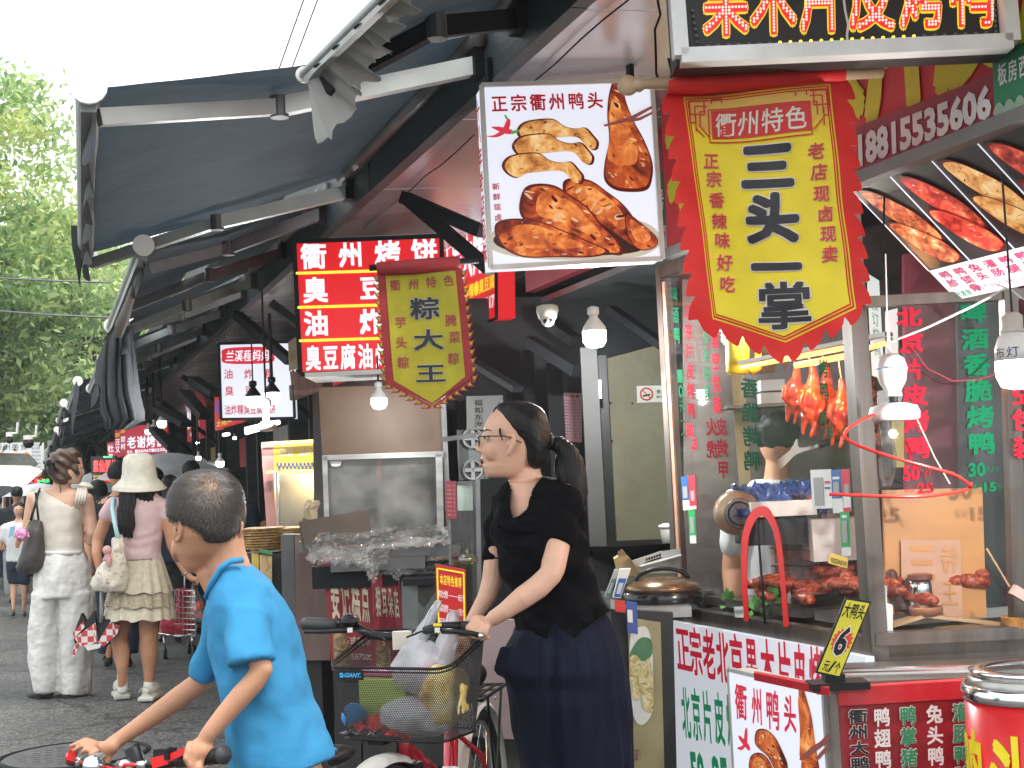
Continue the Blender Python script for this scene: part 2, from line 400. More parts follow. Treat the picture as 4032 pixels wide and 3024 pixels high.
# ================================================================ SETTING
def asphalt():
    m=bpy.data.materials.new('asphalt'); m.use_nodes=True; n=m.node_tree.nodes; l=m.node_tree.links.new; b=n['Principled BSDF']
    tc=n.new('ShaderNodeTexCoord'); v=n.new('ShaderNodeTexVoronoi'); v.inputs['Scale'].default_value=75; l(tc.outputs['Object'],v.inputs[0])
    nz=n.new('ShaderNodeTexNoise'); nz.inputs['Scale'].default_value=.8; nz.inputs['Detail'].default_value=8; nz.inputs['Roughness'].default_value=.7; l(tc.outputs['Object'],nz.inputs[0])
    n3=n.new('ShaderNodeTexNoise'); n3.inputs['Scale'].default_value=120; l(tc.outputs['Object'],n3.inputs[0])
    r=n.new('ShaderNodeValToRGB'); e=r.color_ramp.elements; e[0].color=(.04,.042,.043,1); e[1].color=(.26,.255,.24,1); e[0].position=.25; e[1].position=.95
    l(v.outputs['Color'],r.inputs[0])
    r2=n.new('ShaderNodeValToRGB'); r2.color_ramp.elements[0].color=(.40,.40,.41,1); r2.color_ramp.elements[1].color=(1,1,.97,1); r2.color_ramp.elements[0].position=.35; r2.color_ramp.elements[1].position=.65; l(nz.outputs[0],r2.inputs[0])
    mi=n.new('ShaderNodeMix'); mi.data_type='RGBA'; mi.blend_type='MULTIPLY'; mi.inputs[0].default_value=1; l(r.outputs[0],mi.inputs[6]); l(r2.outputs[0],mi.inputs[7]);
    ed=n.new('ShaderNodeTexVoronoi'); ed.feature='DISTANCE_TO_EDGE'; ed.inputs['Scale'].default_value=.55; wn=n.new('ShaderNodeTexNoise'); wn.inputs['Scale'].default_value=2.5; wn.inputs['Detail'].default_value=6; l(tc.outputs['Object'],wn.inputs[0])
    va=n.new('ShaderNodeMix'); va.data_type='RGBA'; va.blend_type='ADD'; va.inputs[0].default_value=.5; l(tc.outputs['Object'],va.inputs[6]); l(wn.outputs['Color'],va.inputs[7]); l(va.outputs[2],ed.inputs[0])
    cr=n.new('ShaderNodeMapRange'); cr.inputs[1].default_value=.0; cr.inputs[2].default_value=.012; cr.inputs[3].default_value=.3; cr.inputs[4].default_value=1; l(ed.outputs[0],cr.inputs[0])
    sp=n.new('ShaderNodeMapRange'); sp.inputs[1].default_value=.62; sp.inputs[2].default_value=.70; sp.inputs[3].default_value=1; sp.inputs[4].default_value=.5; l(wn.outputs[0],sp.inputs[0])
    mm=n.new('ShaderNodeMath'); mm.operation='MULTIPLY'; l(cr.outputs[0],mm.inputs[0]); l(sp.outputs[0],mm.inputs[1]); m9=n.new('ShaderNodeMix'); m9.data_type='RGBA'; m9.blend_type='MULTIPLY'; m9.inputs[0].default_value=1; l(mi.outputs[2],m9.inputs[6]); l(mm.outputs[0],m9.inputs[7]); l(m9.outputs[2],b.inputs['Base Color'])
    rr=n.new('ShaderNodeMapRange'); rr.inputs[3].default_value=.4; rr.inputs[4].default_value=.85; l(nz.outputs[0],rr.inputs[0]); l(rr.outputs[0],b.inputs['Roughness'])
    bp=n.new('ShaderNodeBump'); bp.inputs['Distance'].default_value=.006; l(n3.outputs[0],bp.inputs['Height']); l(bp.outputs[0],b.inputs['Normal']); return m
ASPH=asphalt()
g=G(); g.face([(-250,-60,0),(250,-60,0),(250,400,0),(-250,400,0)]); obj('ground',g,ASPH,kind='structure')
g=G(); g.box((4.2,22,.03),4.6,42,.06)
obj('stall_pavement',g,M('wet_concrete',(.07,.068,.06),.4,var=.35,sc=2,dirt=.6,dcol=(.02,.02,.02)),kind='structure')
# manhole in the road
mc=PZ(0).at(290,2975); t=thing('manhole_cover','round iron manhole cover in the asphalt beside the near bicycle','manhole cover',(mc.x,mc.y,0))
IRON=M('worn_iron',(.10,.10,.095),.6,.3,var=.3,sc=20,bump=.002,bsc=50)
g=G(); g.lathe(mc,[(.352,.002),(.352,.008),(.30,.009)],n=40); obj('lid',g,IRON,t)
g=G()
for r0 in(.385,.37):g.tube([mc+Vector((math.cos(a)*r0,math.sin(a)*r0,.004))for a in[k*math.pi/24 for k in range(48)]],.007,6,closed=True)
obj('rim',g,DARK,t)
g=G()
for i in range(-4,5):
    for j in range(-4,5):
        if i*i+j*j<18:g.box(mc+Vector((i*.062,j*.062,.0105)),.035,.012,.004)
obj('tread_pattern',g,M('iron_tread',(.15,.15,.145),.5,.3),t,kind='stuff')

# ---- the covered row: rear wall, eaves beam, soffit panels
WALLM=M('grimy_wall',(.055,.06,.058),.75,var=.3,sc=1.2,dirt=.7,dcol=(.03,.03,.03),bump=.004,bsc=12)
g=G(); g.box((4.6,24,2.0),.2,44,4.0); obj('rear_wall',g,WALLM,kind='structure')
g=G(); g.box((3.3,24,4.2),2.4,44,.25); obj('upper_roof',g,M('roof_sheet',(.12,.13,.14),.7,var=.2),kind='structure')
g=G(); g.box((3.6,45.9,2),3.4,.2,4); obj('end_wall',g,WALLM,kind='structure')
bm=thing('eaves_beam','dark painted eaves board running above the stalls','beam',(1.45,1.2,2.6)); bm['kind']='structure'; del bm['category']
BEAMM=M('eaves_paint',(.026,.038,.043),.55,var=.25,sc=2.5,str_=(1,.3,2),dirt=.55,dcol=(.02,.02,.025),bump=.002,bsc=30)
y=1.1; k=0
while y<45:
    g=G(); g.box((1.44+.002*(k%2),y+1.2,2.79),.05,2.392,.40); obj('board',g,BEAMM,bm); y+=2.4; k+=1
def soffm():
    m=bpy.data.materials.new('soffit_panel'); m.use_nodes=True; n=m.node_tree.nodes; l=m.node_tree.links.new; b=n['Principled BSDF']
    tc=n.new('ShaderNodeTexCoord'); w=n.new('ShaderNodeTexNoise'); w.inputs['Scale'].default_value=2.2; w.inputs['Detail'].default_value=6; l(tc.outputs['Object'],w.inputs[0])
    r=n.new('ShaderNodeValToRGB'); r.color_ramp.elements[0].color=(.42,.40,.40,1); r.color_ramp.elements[1].color=(.66,.65,.66,1); l(w.outputs[0],r.inputs[0]); l(r.outputs[0],b.inputs['Base Color'])
    b.inputs['Metallic'].default_value=.55; b.inputs['Roughness'].default_value=.26; return m
SOF=soffm(); sf=thing('soffit','glossy pale metal panel ceiling under the eaves','ceiling',(2.9,1.2,2.62)); sf['kind']='structure'; del sf['category']
y=1.2; k=0
while y<45:
    for x0,x1 in((1.47,2.22),(2.226,3.2),(3.206,4.5)):
        zz=2.615+.0*(x0-1.47); g=G(); g.box(((x0+x1)/2,y+.595,zz+.01+.05*((x0+x1)/2-1.47)),x1-x0,1.186,.012,(Vector((1,0,.05)).normalized(),Vector((0,1,0)),Vector((-.05,0,1)).normalized()))
        obj('ceiling_panel',g,SOF,sf)
    y+=1.2
# cable clipped under the soffit
g=G(); pts=[]
for x,yy in cB((2060,0),(2075,80),(2045,160),(2050,300),(2052,400),(2085,470)):pts.append(PD(3.55).at(x,yy))
g.tube(pts,.0035,5); o=obj('cable',g,BLACK,label='thin dark cable hanging down to the banner pole from the soffit',cat='cable')
g=G(); pts=[PX(1.75).at(*q)-Vector((0,0,0))for q in cB((2560,-180))]; zc0=2.60
g.tube([PZ(2.605).at(*q)for q in cB((1900,0),(1760,110),(1640,215),(1500,350),(1390,440))],.003,5)
g.tube([PZ(2.605).at(*q)for q in cB((1060,735),(960,830),(880,900),(790,960),(720,1030),(640,1095),(520,1190),(430,1280))],.003,5)
obj('cable',g,DARK,label='dark cable stapled along the underside of the soffit panels',cat='cable')

# ---- stall partitions and dark fittings down the row
PINKW=M('pink_board',(.42,.30,.29),.7,var=.15,dirt=.35,dcol=(.12,.09,.08),dsc=5)
for k,(yy,c)in enumerate([(9.4,'brick'),(12.2,'x'),(15.2,'x'),(18.4,'x'),(21.5,'x'),(25,'x'),(29,'x'),(34,'x')]):
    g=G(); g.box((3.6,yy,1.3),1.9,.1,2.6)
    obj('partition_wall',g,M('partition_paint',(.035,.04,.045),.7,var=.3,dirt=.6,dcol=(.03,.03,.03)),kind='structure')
    o=thing('support_post','dark steel post of the covered row, number %d along the stalls'%(k+1),'post',(2.35,yy,0),'posts carrying the eaves')
    o['label']=['dark steel post just past the yellow snack stall','dark steel post behind the pancake stall, second down the row','dark steel post third down the row under the eaves','dark steel post fourth down the row under the eaves','dark steel post fifth down the row under the eaves','dark steel post sixth down the row under the eaves','dark steel post seventh down the row under the eaves','farthest dark steel post at the end of the row'][k]
    g=G(); g.box((2.35,yy,1.3),.09,.09,2.6); obj('shaft',g,DARK,o)
    g=G(); g.bar((2.33,yy,1.95),(1.55,yy,2.58),.06,.05); obj('bracket',g,DARK,o)
# far stall counters
random.seed(3)
CC=[(.30,.05,.05),(.25,.22,.2),(.35,.3,.12),(.12,.16,.2),(.4,.38,.34)]
for k,yy in enumerate((10.6,13.4,16.6,19.6,23,27,31.5)):
    o=thing('food_stall',['red fronted stall counter','grey stall counter with a steel top','mustard fronted stall counter','blue grey stall counter','pale stall counter','red stall counter far down the row','grey stall counter at the end of the row'][k]+(' under hanging lamps behind the crowd' if k<5 else ''),'food stall',(2.45,yy,0),'stalls down the covered row')
    g=G(); g.box((2.45,yy,.48),.75,2.2,.84); obj('counter',g,M('counter_paint_%d'%(k%5),CC[k%5],.6,dirt=.5),o)
    g=G(); g.box((2.45,yy,.93),.85,2.3,.05); obj('counter_top',g,STEEL,o)
    g=G()
    for q in range(5):g.ell((2.3,yy-.8+.4*q,1.0),(.16,0,0),(0,.15,0),(0,0,.06),10,6)
    obj('food_heap',g,food('snack_food',[(.3,(.12,.04,.01)),(.55,(.45,.2,.05)),(.75,(.6,.4,.15))],20),o)
    g=G(); g.box((2.9,yy,1.9),.05,2.0,.4); obj('menu_board',g,M('menu_%d'%(k%3),[(.5,.03,.03),(.5,.4,.08),(.45,.45,.42)][k%3],.5),o)
# hanging lamps far down the row
BN=0
def bulb(x,y,d,r,cord=.25,label=None,capm=None,power=0,square=False,group=None):
    """LED bulb: r = radius of the lit part in photo pixels, x y = centre of the lit part"""
    c=P(x,y,d); q=r*d/FP
    o=thing('hanging_lamp',label or 'lit white bulb','lamp',c+Vector((0,0,q*3)),group)
    g=G(); g.lathe(c,[(q*.1,-q*.85),(q*.7,-q*.75),(q*.97,-q*.35),(q,0),(q,q*.55)],n=20); obj('diffuser',g,BULB,o,True)
    g=G(); g.lathe(c,[(q,q*.55),(q*.97,q*.85),(q*.62,q*1.35),(q*.36,q*1.7),(q*.36,q*1.95)],n=20); obj('bulb_base',g,capm or WHITEP,o,True)
    g=G(); g.lathe(c,[(q*.42,q*1.9),(q*.5,q*2.0),(q*.5,q*2.5),(q*.2,q*2.65)],n=14); obj('socket',g,BLACK if capm else WHITEP,o,True)
    if cord:g=G(); g.tube([c+Vector((0,0,q*2.6)),c+Vector((0,0,q*2.6+cord))],.004 if d<8 else.01,5); obj('cord',g,BLACK,o)
    if power:
        l=bpy.data.lights.new('lamp_light','POINT'); l.energy=power; l.shadow_soft_size=.012; l.color=(.95,.98,1)
        lo=bpy.data.objects.new('lamp_light',l); COL.objects.link(lo); lo.location=c-Vector((0,0,q*1.2))
    return o
BG_='lit bulbs hanging down the row'
for(x,y),r,d,lb in zip(zv((1475,715),(1205,645),(1322,765),(787,790),(750,218),(655,280),(583,318),(1655,395),(1195,455)),[16,10,10,12,18,14,13,7,6],[11.5,13,14.5,17,12.5,14,15.3,16,18],
    ['lit square bulb right above the boy at the blue grey post','small lit bulb just right of the white umbrella tip','small lit bulb half hidden behind the boy, low down','lit bulb under the white umbrella edge',
     'biggest of three lit bulbs before the far red pancake sign','middle one of three lit bulbs before the far red pancake sign','smallest of three lit bulbs before the far red pancake sign','tiny lit bulb deep in the dark stalls below the white sign','tiny lit bulb beside the far red sign with white strokes']):
    bulb(x,y,d,r,.5,lb,None,0,group=BG_)
# ceiling tubes deep in the row
TUBE=lit('lit_tube',(1,.98,.9),5)
for i,(a,b,d)in enumerate([(zv((1800,285),(1990,240)),None,9.5),(zv((1800,325),(2010,270)),None,9.8),(zv((2020,225),(2200,200)),None,9.2),(zv((1520,355),(1580,345)),None,13)]):
    g=G(); g.tube([P(*a[0],d),P(*a[1],d+.2)],.016,8)
    obj('tube_light',g,TUBE,smooth=True,label=['upper lit tube behind the white snack sign','lower lit tube behind the white snack sign','right lit tube under the white snack sign','short faint tube deep in the row'][i],cat='tube light',group='tube lights in the stalls')

# ---- awnings
def clothm(name,col,tcol,k=.35):
    m=bpy.data.materials.new(name); m.use_nodes=True; n=m.node_tree.nodes; l=m.node_tree.links.new; b=n['Principled BSDF']; out=n['Material Output']
    tc=n.new('ShaderNodeTexCoord'); nz=n.new('ShaderNodeTexNoise'); nz.inputs['Scale'].default_value=2.5; nz.inputs['Detail'].default_value=7; l(tc.outputs['Object'],nz.inputs[0])
    r=n.new('ShaderNodeValToRGB'); r.color_ramp.elements[0].position=.3; r.color_ramp.elements[1].position=.75; r.color_ramp.elements[0].color=(*[c*.5 for c in col],1); r.color_ramp.elements[1].color=(*[c*1.5 for c in col],1); l(nz.outputs[0],r.inputs[0])
    l(r.outputs[0],b.inputs['Base Color']); b.inputs['Roughness'].default_value=.7
    t=n.new('ShaderNodeBsdfTranslucent'); t.inputs[0].default_value=(*tcol,1)
    s=n.new('ShaderNodeMixShader'); s.inputs[0].default_value=k; l(b.outputs[0],s.inputs[1]); l(t.outputs[0],s.inputs[2]); l(s.outputs[0],out.inputs[0])
    n4=n.new('ShaderNodeTexNoise'); n4.inputs['Scale'].default_value=9; l(tc.outputs['Object'],n4.inputs[0]); bp=n.new('ShaderNodeBump'); bp.inputs['Distance'].default_value=.008; l(n4.outputs[0],bp.inputs['Height']); l(bp.outputs[0],b.inputs['Normal'])
    return m
CAN=clothm('slate_canvas',(.032,.040,.046),(.026,.038,.047),.45); CAN2=clothm('old_black_canvas',(.022,.027,.032),(.014,.02,.025),.3)
RAG=clothm('sunbleached_rag',(.30,.31,.30),(.45,.47,.45),.45); RAGD=clothm('grey_rag',(.09,.10,.11),(.06,.07,.08),.3)
def sheet(g,A,B,C,D,nu=14,nv=14,sag=.04,ns=.008,seed=0,holes=None):
    """cloth A-B wall edge, D-C front edge, both sides drawn with a little thickness"""
    base=len(g.v)
    for i in range(nu+1):
        for j in range(nv+1):
            u,v=i/nu,j/nv; p=(A*(1-u)+B*u)*(1-v)+(D*(1-u)+C*u)*v
            g.v.append(p+Vector((0,0,-sag*math.sin(math.pi*u)*v-sag*.6*math.sin(math.pi*v)+ns*noise.noise(Vector((u*5+seed,v*5,seed))))))
    for i in range(nu):
        for j in range(nv):
            if holes and holes((i+.5)/nu,(j+.5)/nv):continue
            a=base+i*(nv+1)+j; g.f.append((a,a+1,a+nv+2,a+nv+1))
    return g
def valance(g,a,b,h,seed=0,n=40,scal=6,rag=.4):
    base=len(g.v); a,b=Vector(a),Vector(b); nn=(b-a).cross(Z).normalized()
    for i in range(n+1):
        u=i/n; p=a*(1-u)+b*u; hh=h*(.75+.25*abs(math.sin(u*scal*math.pi)))*(1-rag*max(0,noise.noise(Vector((u*9+seed,seed,0)))*1.8))
        for j,q in enumerate((0,.5,1)):g.v.append(p+Vector((0,0,-hh*q))+nn*(.02*math.sin(u*26+seed)*q))
    for i in range(n):
        for j in(0,1):c=base+i*3+j; g.f.append((c,c+3,c+4,c+1))
    return g
def awning(k,A,B,C,D,m,label,arms=(0.03,.97),val=.14,armm=None,elbow=.38,holes=None,roll=.045,seed=0,rag=.4,drop=.06):
    """A near wall, B far wall, C far front, D near front"""
    o=thing('awning',label,'awning',A,'folding arm awnings over the stalls')
    g=G(); sheet(g,A,B,C,D,seed=seed,holes=holes,sag=.03); obj('canopy',g,m,o,True)
    g=G(); g.tube([D+(D-C).normalized()*.03,C+(C-D).normalized()*.03],roll*.72,16); g.bar(D-Z*roll,C-Z*roll,roll*.9,roll*.7); obj('front_bar',g,M('bar_grey',(.26,.27,.26),.45,.4,var=.15,dirt=.3),o)
    e=(C-D).normalized()
    for q,s in((D,-1),(C,1)):
        g=G(); g.tube([q+e*s*.031,q+e*s*.045],roll*1.1,16); obj('end_cap',g,WHITEP,o)
    g=G(); g.tube([A+(A-B).normalized()*.02,B+(B-A).normalized()*.02],.04,12); obj('roller',g,DSTEEL,o,True)
    g=G(); valance(g,D+Vector((0,0,-.02)),C+Vector((0,0,-.02)),val,seed,rag=rag); obj('valance',g,CAN2,o)
    for t in arms:
        w=(A*(1-t)+B*t)+Vector((0,0,-.09)); f=(D*(1-t)+C*t)+Vector((.03,0,-drop)); s=1 if t<.5 else-1
        el=w*elbow+f*(1-elbow)+Vector((0,s*.12,-.0)); el=w*(1-.52)+f*.52+(B-A).normalized()*s*.18
        g=G(); g.bar(f,el,.036,.05); g.bar(el,w,.04,.058); ar=obj('arm',g,armm or ALU,o)
        g=G(); g.tube([el+Vector((0,0,-.035)),el+Vector((0,0,.035))],.03,12); obj('elbow',g,DSTEEL,ar)
        g=G(); g.box(w+Vector((.03,0,.02)),.09,.09,.12); obj('wall_mount',g,DARK,ar)
    return o
FZ=2.5
D1=PZ(FZ).at(346,350); C1=PZ(FZ-.0).at(338,1000); A1=PX(1.40).at(1890,130); B1=PX(1.40).at(1355,690)
aw=awning(1,A1,B1,C1,D1,CAN,'large slate blue awning with pale aluminium arms, stretched out farthest over the street',seed=1,roll=.05)
g=G(); pass
# the next ones along the row
specs=[(6.75,9.3,.52,CAN2,2.47),(9.5,12.0,.62,CAN2,2.50),(12.2,14.5,.60,CAN2,2.47),(14.7,17.6,.48,CAN2,2.50),(17.9,20.6,.42,CAN2,2.5),(20.9,24,.5,CAN2,2.48),(24.3,28,.45,CAN2,2.5),(28.3,32,.4,CAN2,2.45),(32.4,37,.45,CAN2,2.5)]
LB=['torn dark awning hung with a bundle of grey rag, next after the large blue one','dark awning third down the row with a skylight gap','dark awning fourth down the row behind the hanging rag','dark awning with a white round bar end, fifth down the row','dark awning with a white round bar end, sixth down the row','dark awning seventh down the row','dark awning eighth down the row','dark awning ninth down the row','farthest dark awning down the row']
for k,(y0,y1,xf,m,zf)in enumerate(specs):
    hl=None
    if k==0:hl=lambda u,v:(.42<u<.80 and.42<v<.62)
    if k==1:hl=lambda u,v:(.3<u<.5 and.55<v<.8)
    awning(k+2,Vector((1.40,y0,2.77)),Vector((1.40,y1,2.77)),Vector((xf,y1-.05,zf-.05)),Vector((xf,y0-.1,zf)),m,LB[k],arms=(.05,.5,.95)if k<4 else(.05,.95),val=.12+.05*(k%3),holes=hl,seed=k*3.1,armm=M('weathered_arm',(.20,.21,.21),.5,.4,var=.2,dirt=.4),rag=.7,drop=.08)
# awning right overhead, its rag-edged front bar coming into view at the top
D0=P(1560,-60,3.1); C0=PZ(2.52).at(1207,285); B0=PX(1.40).at(1960,60); A0=Vector((1.40,2.3,2.95))
o=awning(0,A0,B0,C0,D0,clothm('teal_black_canvas',(.025,.032,.036),(.02,.028,.034),.4),'near dark awning overhead with a tattered pale valance',arms=(.9,),val=.0,seed=9,roll=.022,armm=DARK)
g=G(); a,b=D0,C0; base=0; n=90; random.seed(5)
e=(b-a); hh=[]
for i in range(n+1):
    u=i/n; q=a+e*u-RV*.004
    h=(.045+.13*u**1.5+.11*max(0,(u-.82)/.18))*(.68+.45*abs(noise.noise(Vector((u*9,0,0))))+.28*noise.noise(Vector((u*30,3,0)))); sw=RH*(.02*math.sin(u*31))+FH*(.035*math.sin(u*22))
    for j in range(7):
        v=j/6; g.v.append(q-Z*(h*v)+sw*v+RH*(.12*v*(.3+u)*(1-.75*u**6))+RH*.010*math.sin(u*90+v*3)*v)
for i in range(n):
    for j in range(6):c=i*7+j; g.f.append((c,c+7,c+8,c+1))
obj('tattered_valance',g,RAG,o,True)
# hanging rag bundle on the second awning
t=thing('torn_cloth','long grey torn cloth dangling from the second awning bar in heavy folds','cloth',PX(.52).at(470,1300))
g=G()
top=[(474,1290),(498,1285),(525,1290)]
rr=[]
for(xl,xr,yy,hd)in[(455,520,1285,.03),(425,512,1330,.05),(418,518,1400,.07),(412,525,1480,.08),(408,535,1560,.09),(410,550,1620,.08),(425,552,1655,.06),(430,500,1690,.03)]:
    rr.append((xl,xr,yy,7.6,hd))
g.rings(rr,40)
for i,v in enumerate(g.v):
    k=i%40; g.v[i]=v+RH*(.018*math.sin(k*2.4+v.z*3))+FH*(.03*math.sin(k*1.7))
obj('folds',g,RAGD,t,True)
g=G(); rr=[(440,520,1080,.03),(420,500,1140,.03),(415,495,1220,.04),(430,500,1290,.04)]
g.rings([(x0+25,x1+25,yy,7.2,h)for x0,x1,yy,h in[(540,560,1000,.02),(500,530,1100,.03),(470,500,1190,.04),(430,480,1270,.04),(425,455,1330,.01)]],20); obj('twisted_strip',g,clothm('tan_rag',(.22,.2,.18),(.2,.18,.15),.3),t,True)
for i,pts in enumerate([[(290,1530),(300,1500),(312,1540),(300,1620),(288,1690),(283,1720),(280,1650)],[(380,1420),(420,1330),(415,1420),(396,1480),(376,1520),(372,1500)]]):
    g=G(); d=13.5 if i==0 else 8.4
    g.slab([P(x,y,d)for x,y in pts],FH*.01); obj('torn_cloth',g,RAGD,label=['small ragged cloth strip hanging from the fifth awning bar end','pointed grey rag hanging left of the long torn cloth'][i],cat='cloth')
# long ragged end of the big awning valance
g=G(); g.slab([P(x,y,6.55)for x,y in cD((462,-20),(535,-20),(540,100),(532,200),(522,300),(516,370),(505,300),(490,220),(470,120))],FH*.012)
obj('valance_tail',g,CAN2,aw)

# ---- overhead wires
g=G()
for a,b in(((1195,0),(1105,252)),((1250,0),(1155,252))):
    pa,pb=P(a[0]+180,a[1]-500,13),P(b[0]-250,b[1]+700,17); m_=(pa+pb)/2
    gg=G(); gg.tube([P(a[0]+150,a[1]-420,14),P(*a,15),P(*b,16.2),P(b[0]-60,b[1]+180,17)],.009,5)
    obj('overhead_wire',gg,M('wire_grey',(.12,.12,.13),.5),label='%s of two thin wires crossing the sky above the awning'%('left one' if a[0]==1195 else 'right one'),cat='wire',group='overhead wires')
for i,(ys,lb)in enumerate([((1095,1105,1112),'upper thin wire strung before the trees'),((1225,1240,1250),'lower thin wire strung before the trees')]):
    g=G(); g.tube([P(-200,ys[0]-8,20),P(0,ys[0],20),P(200,ys[1],20),P(430,ys[2],20.5)],.014,5)
    obj('overhead_wire',g,M('wire_grey'),label=lb,cat='wire',group='overhead wires')
# ---- trees
def leafmat(name,c,t):
    m=bpy.data.materials.new(name); m.use_nodes=True; n=m.node_tree.nodes; l=m.node_tree.links.new; b=n['Principled BSDF']; out=n['Material Output']
    b.inputs['Base Color'].default_value=(*c,1); b.inputs['Roughness'].default_value=.5
    tr=n.new('ShaderNodeBsdfTranslucent'); tr.inputs[0].default_value=(*t,1); s=n.new('ShaderNodeMixShader'); s.inputs[0].default_value=.6
    l(b.outputs[0],s.inputs[1]); l(tr.outputs[0],s.inputs[2]); l(s.outputs[0],out.inputs[0]); return m
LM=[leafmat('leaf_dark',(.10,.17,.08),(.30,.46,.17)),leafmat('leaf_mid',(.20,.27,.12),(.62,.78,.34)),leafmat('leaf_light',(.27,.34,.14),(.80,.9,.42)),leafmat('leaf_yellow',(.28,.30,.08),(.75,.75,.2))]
BARK=M('bark',(.07,.055,.045),.9,var=.3,bump=.01,bsc=20)
def tree(c,R,n,base,label,ls=.12,nc=150,seed=1,group='street trees beyond the awnings'):
    rng=np.random.default_rng(seed); c=Vector(c); t=thing('tree',label,'tree',base,group)
    dirs=rng.normal(size=(nc,3)); dirs/=np.linalg.norm(dirs,axis=1)[:,None]; rad=rng.uniform(.25,1,size=(nc,1))**.5
    cc=dirs*rad*np.array(R)*.9+np.array(c); cr=rng.uniform(.35,.85,size=nc)
    idx=rng.integers(0,nc,n); p=cc[idx]+rng.normal(size=(n,3))*(cr[idx][:,None]*np.array([.6,.6,.38]))
    a=rng.normal(size=(n,3)); a/=np.linalg.norm(a,axis=1)[:,None]; b=rng.normal(size=(n,3)); b-=a*(a*b).sum(1)[:,None]; b/=np.linalg.norm(b,axis=1)[:,None]
    s=rng.uniform(.6,1.3,size=(n,1))*ls; v=np.stack([p-a*s,p-b*s*.42,p+a*s,p+b*s*.42],1).reshape(-1,3)
    m=bpy.data.meshes.new('crown'); m.vertices.add(4*n); m.vertices.foreach_set('co',(v-np.array(base)).ravel()); m.loops.add(4*n); m.loops.foreach_set('vertex_index',np.arange(4*n)); m.polygons.add(n)
    m.polygons.foreach_set('loop_start',np.arange(0,4*n,4)); m.polygons.foreach_set('loop_total',np.full(n,4))
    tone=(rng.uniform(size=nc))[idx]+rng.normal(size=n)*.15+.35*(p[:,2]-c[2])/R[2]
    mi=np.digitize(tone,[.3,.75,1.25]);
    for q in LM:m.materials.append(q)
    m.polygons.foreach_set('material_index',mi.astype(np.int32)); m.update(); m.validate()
    o=bpy.data.objects.new('crown',m); COL.objects.link(o); o.parent=t; o['_base']=tuple(base)
    g=G(); top=c+Vector((0,0,R[2]*.3)); bs=Vector(base); g.tube([bs,bs.lerp(top,.35)+Vector((.15,0,0)),bs.lerp(top,.7)+Vector((-.1,.1,0)),top],[.24,.18,.12,.04],9); obj('trunk',g,BARK,t,True)
    g=G()
    for k in range(16):
        a0=bs.lerp(top,.35+.6*k/16); q=cc[k*5%nc]; q=Vector(q); mid=a0.lerp(q,.5)+Vector((0,0,.25)); g.tube([a0,mid,q],[.07,.04,.012],6)
        q2=Vector(cc[(k*7+3)%nc]); g.tube([mid,mid.lerp(q2,.5)+Vector((0,0,.2)),q2],[.035,.022,.008],5)
    obj('limb',g,BARK,t,True,kind='stuff'); return t
def tpos(px,d,zc):q=P(px,1900,d); return Vector((q.x,q.y,zc))
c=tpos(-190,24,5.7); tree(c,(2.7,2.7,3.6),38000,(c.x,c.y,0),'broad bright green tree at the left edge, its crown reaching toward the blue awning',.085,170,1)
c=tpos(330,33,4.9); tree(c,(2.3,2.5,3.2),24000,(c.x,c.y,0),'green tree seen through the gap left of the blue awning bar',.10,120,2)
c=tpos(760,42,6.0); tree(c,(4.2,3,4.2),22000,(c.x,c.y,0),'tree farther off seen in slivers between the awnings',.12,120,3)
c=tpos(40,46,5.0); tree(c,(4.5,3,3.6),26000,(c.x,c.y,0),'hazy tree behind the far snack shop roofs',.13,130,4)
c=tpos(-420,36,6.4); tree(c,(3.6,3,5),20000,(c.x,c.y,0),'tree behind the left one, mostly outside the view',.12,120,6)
g=G(); n=40
for i in range(n+1):
    for j in range(9):
        x=-140+280*i/n; y=95+j*9; g.v.append(Vector((x,y,13*math.sin(min(1,j/6)*math.pi/2)*(.8+.4*noise.noise(Vector((x*.02,j*.3,0))))-1)))
for i in range(n):
    for j in range(8):a=i*9+j; g.f.append((a,a+9,a+10,a+1))
obj('hill',g,M('wooded_hill',(.16,.26,.14),.9,var=.45,sc=.35,bump=.8,bsc=.8),kind='structure',smooth=True)

hz_=G(); hz_.box((0,85,6.6),300,210,15.6); hm0=bpy.data.materials.new('haze_air'); hm0.use_nodes=True; hn=hm0.node_tree; hn.nodes.remove(hn.nodes['Principled BSDF']); pv=hn.nodes.new('ShaderNodeVolumePrincipled')
pv.inputs['Color'].default_value=(.93,.97,.98,1); pv.inputs['Density'].default_value=.0013; hn.links.new(pv.outputs[0],hn.nodes['Material Output'].inputs['Volume']); obj('haze',hz_,hm0,kind='stuff')
# ---- far shops closing the street on the left
SHOPW=M('pale_render',(.62,.61,.57),.8,var=.08,dirt=.3,dcol=(.35,.34,.3))
t=thing('snack_shop','pale low snack shop with a picture menu over its front at the far left','shop',P(60,2300,27.5)*1.0); d=28; pl=PD(d)
def far_surf(pts,dd):return Surf(PD(dd),pts)
g=G(); s=far_surf([(-420,1830),(112,1836),(112,2320),(-420,2330)],28); s.panel(g,3.0); obj('wall',g,SHOPW,t)
g=G(); s=far_surf([(-420,1812),(165,1818),(150,1846),(-420,1844)],27.4); s.panel(g,.8); obj('ledge',g,M('white_ledge',(.7,.7,.68),.6),t)
s=far_surf([(-260,1745),(163,1742),(163,1815),(-260,1812)],27.6); g=G(); s.panel(g,.12); sg=obj('sign_board',g,lit('far_white_panel',(.88,.90,.92),.75),t)
g=G(); text(g,'衢州美食',s,.56,.05,.88,.42,.0,.02); obj('lettering',g,BLACK,sg)
g=G(); text(g,'烧饼小吃',s,.62+.0,.0,.62,.0); FOODP=food('far_food_print',[(.3,(.25,.05,.02)),(.5,(.75,.3,.08)),(.7,(.95,.75,.4))],6,.5,0)
g=G()
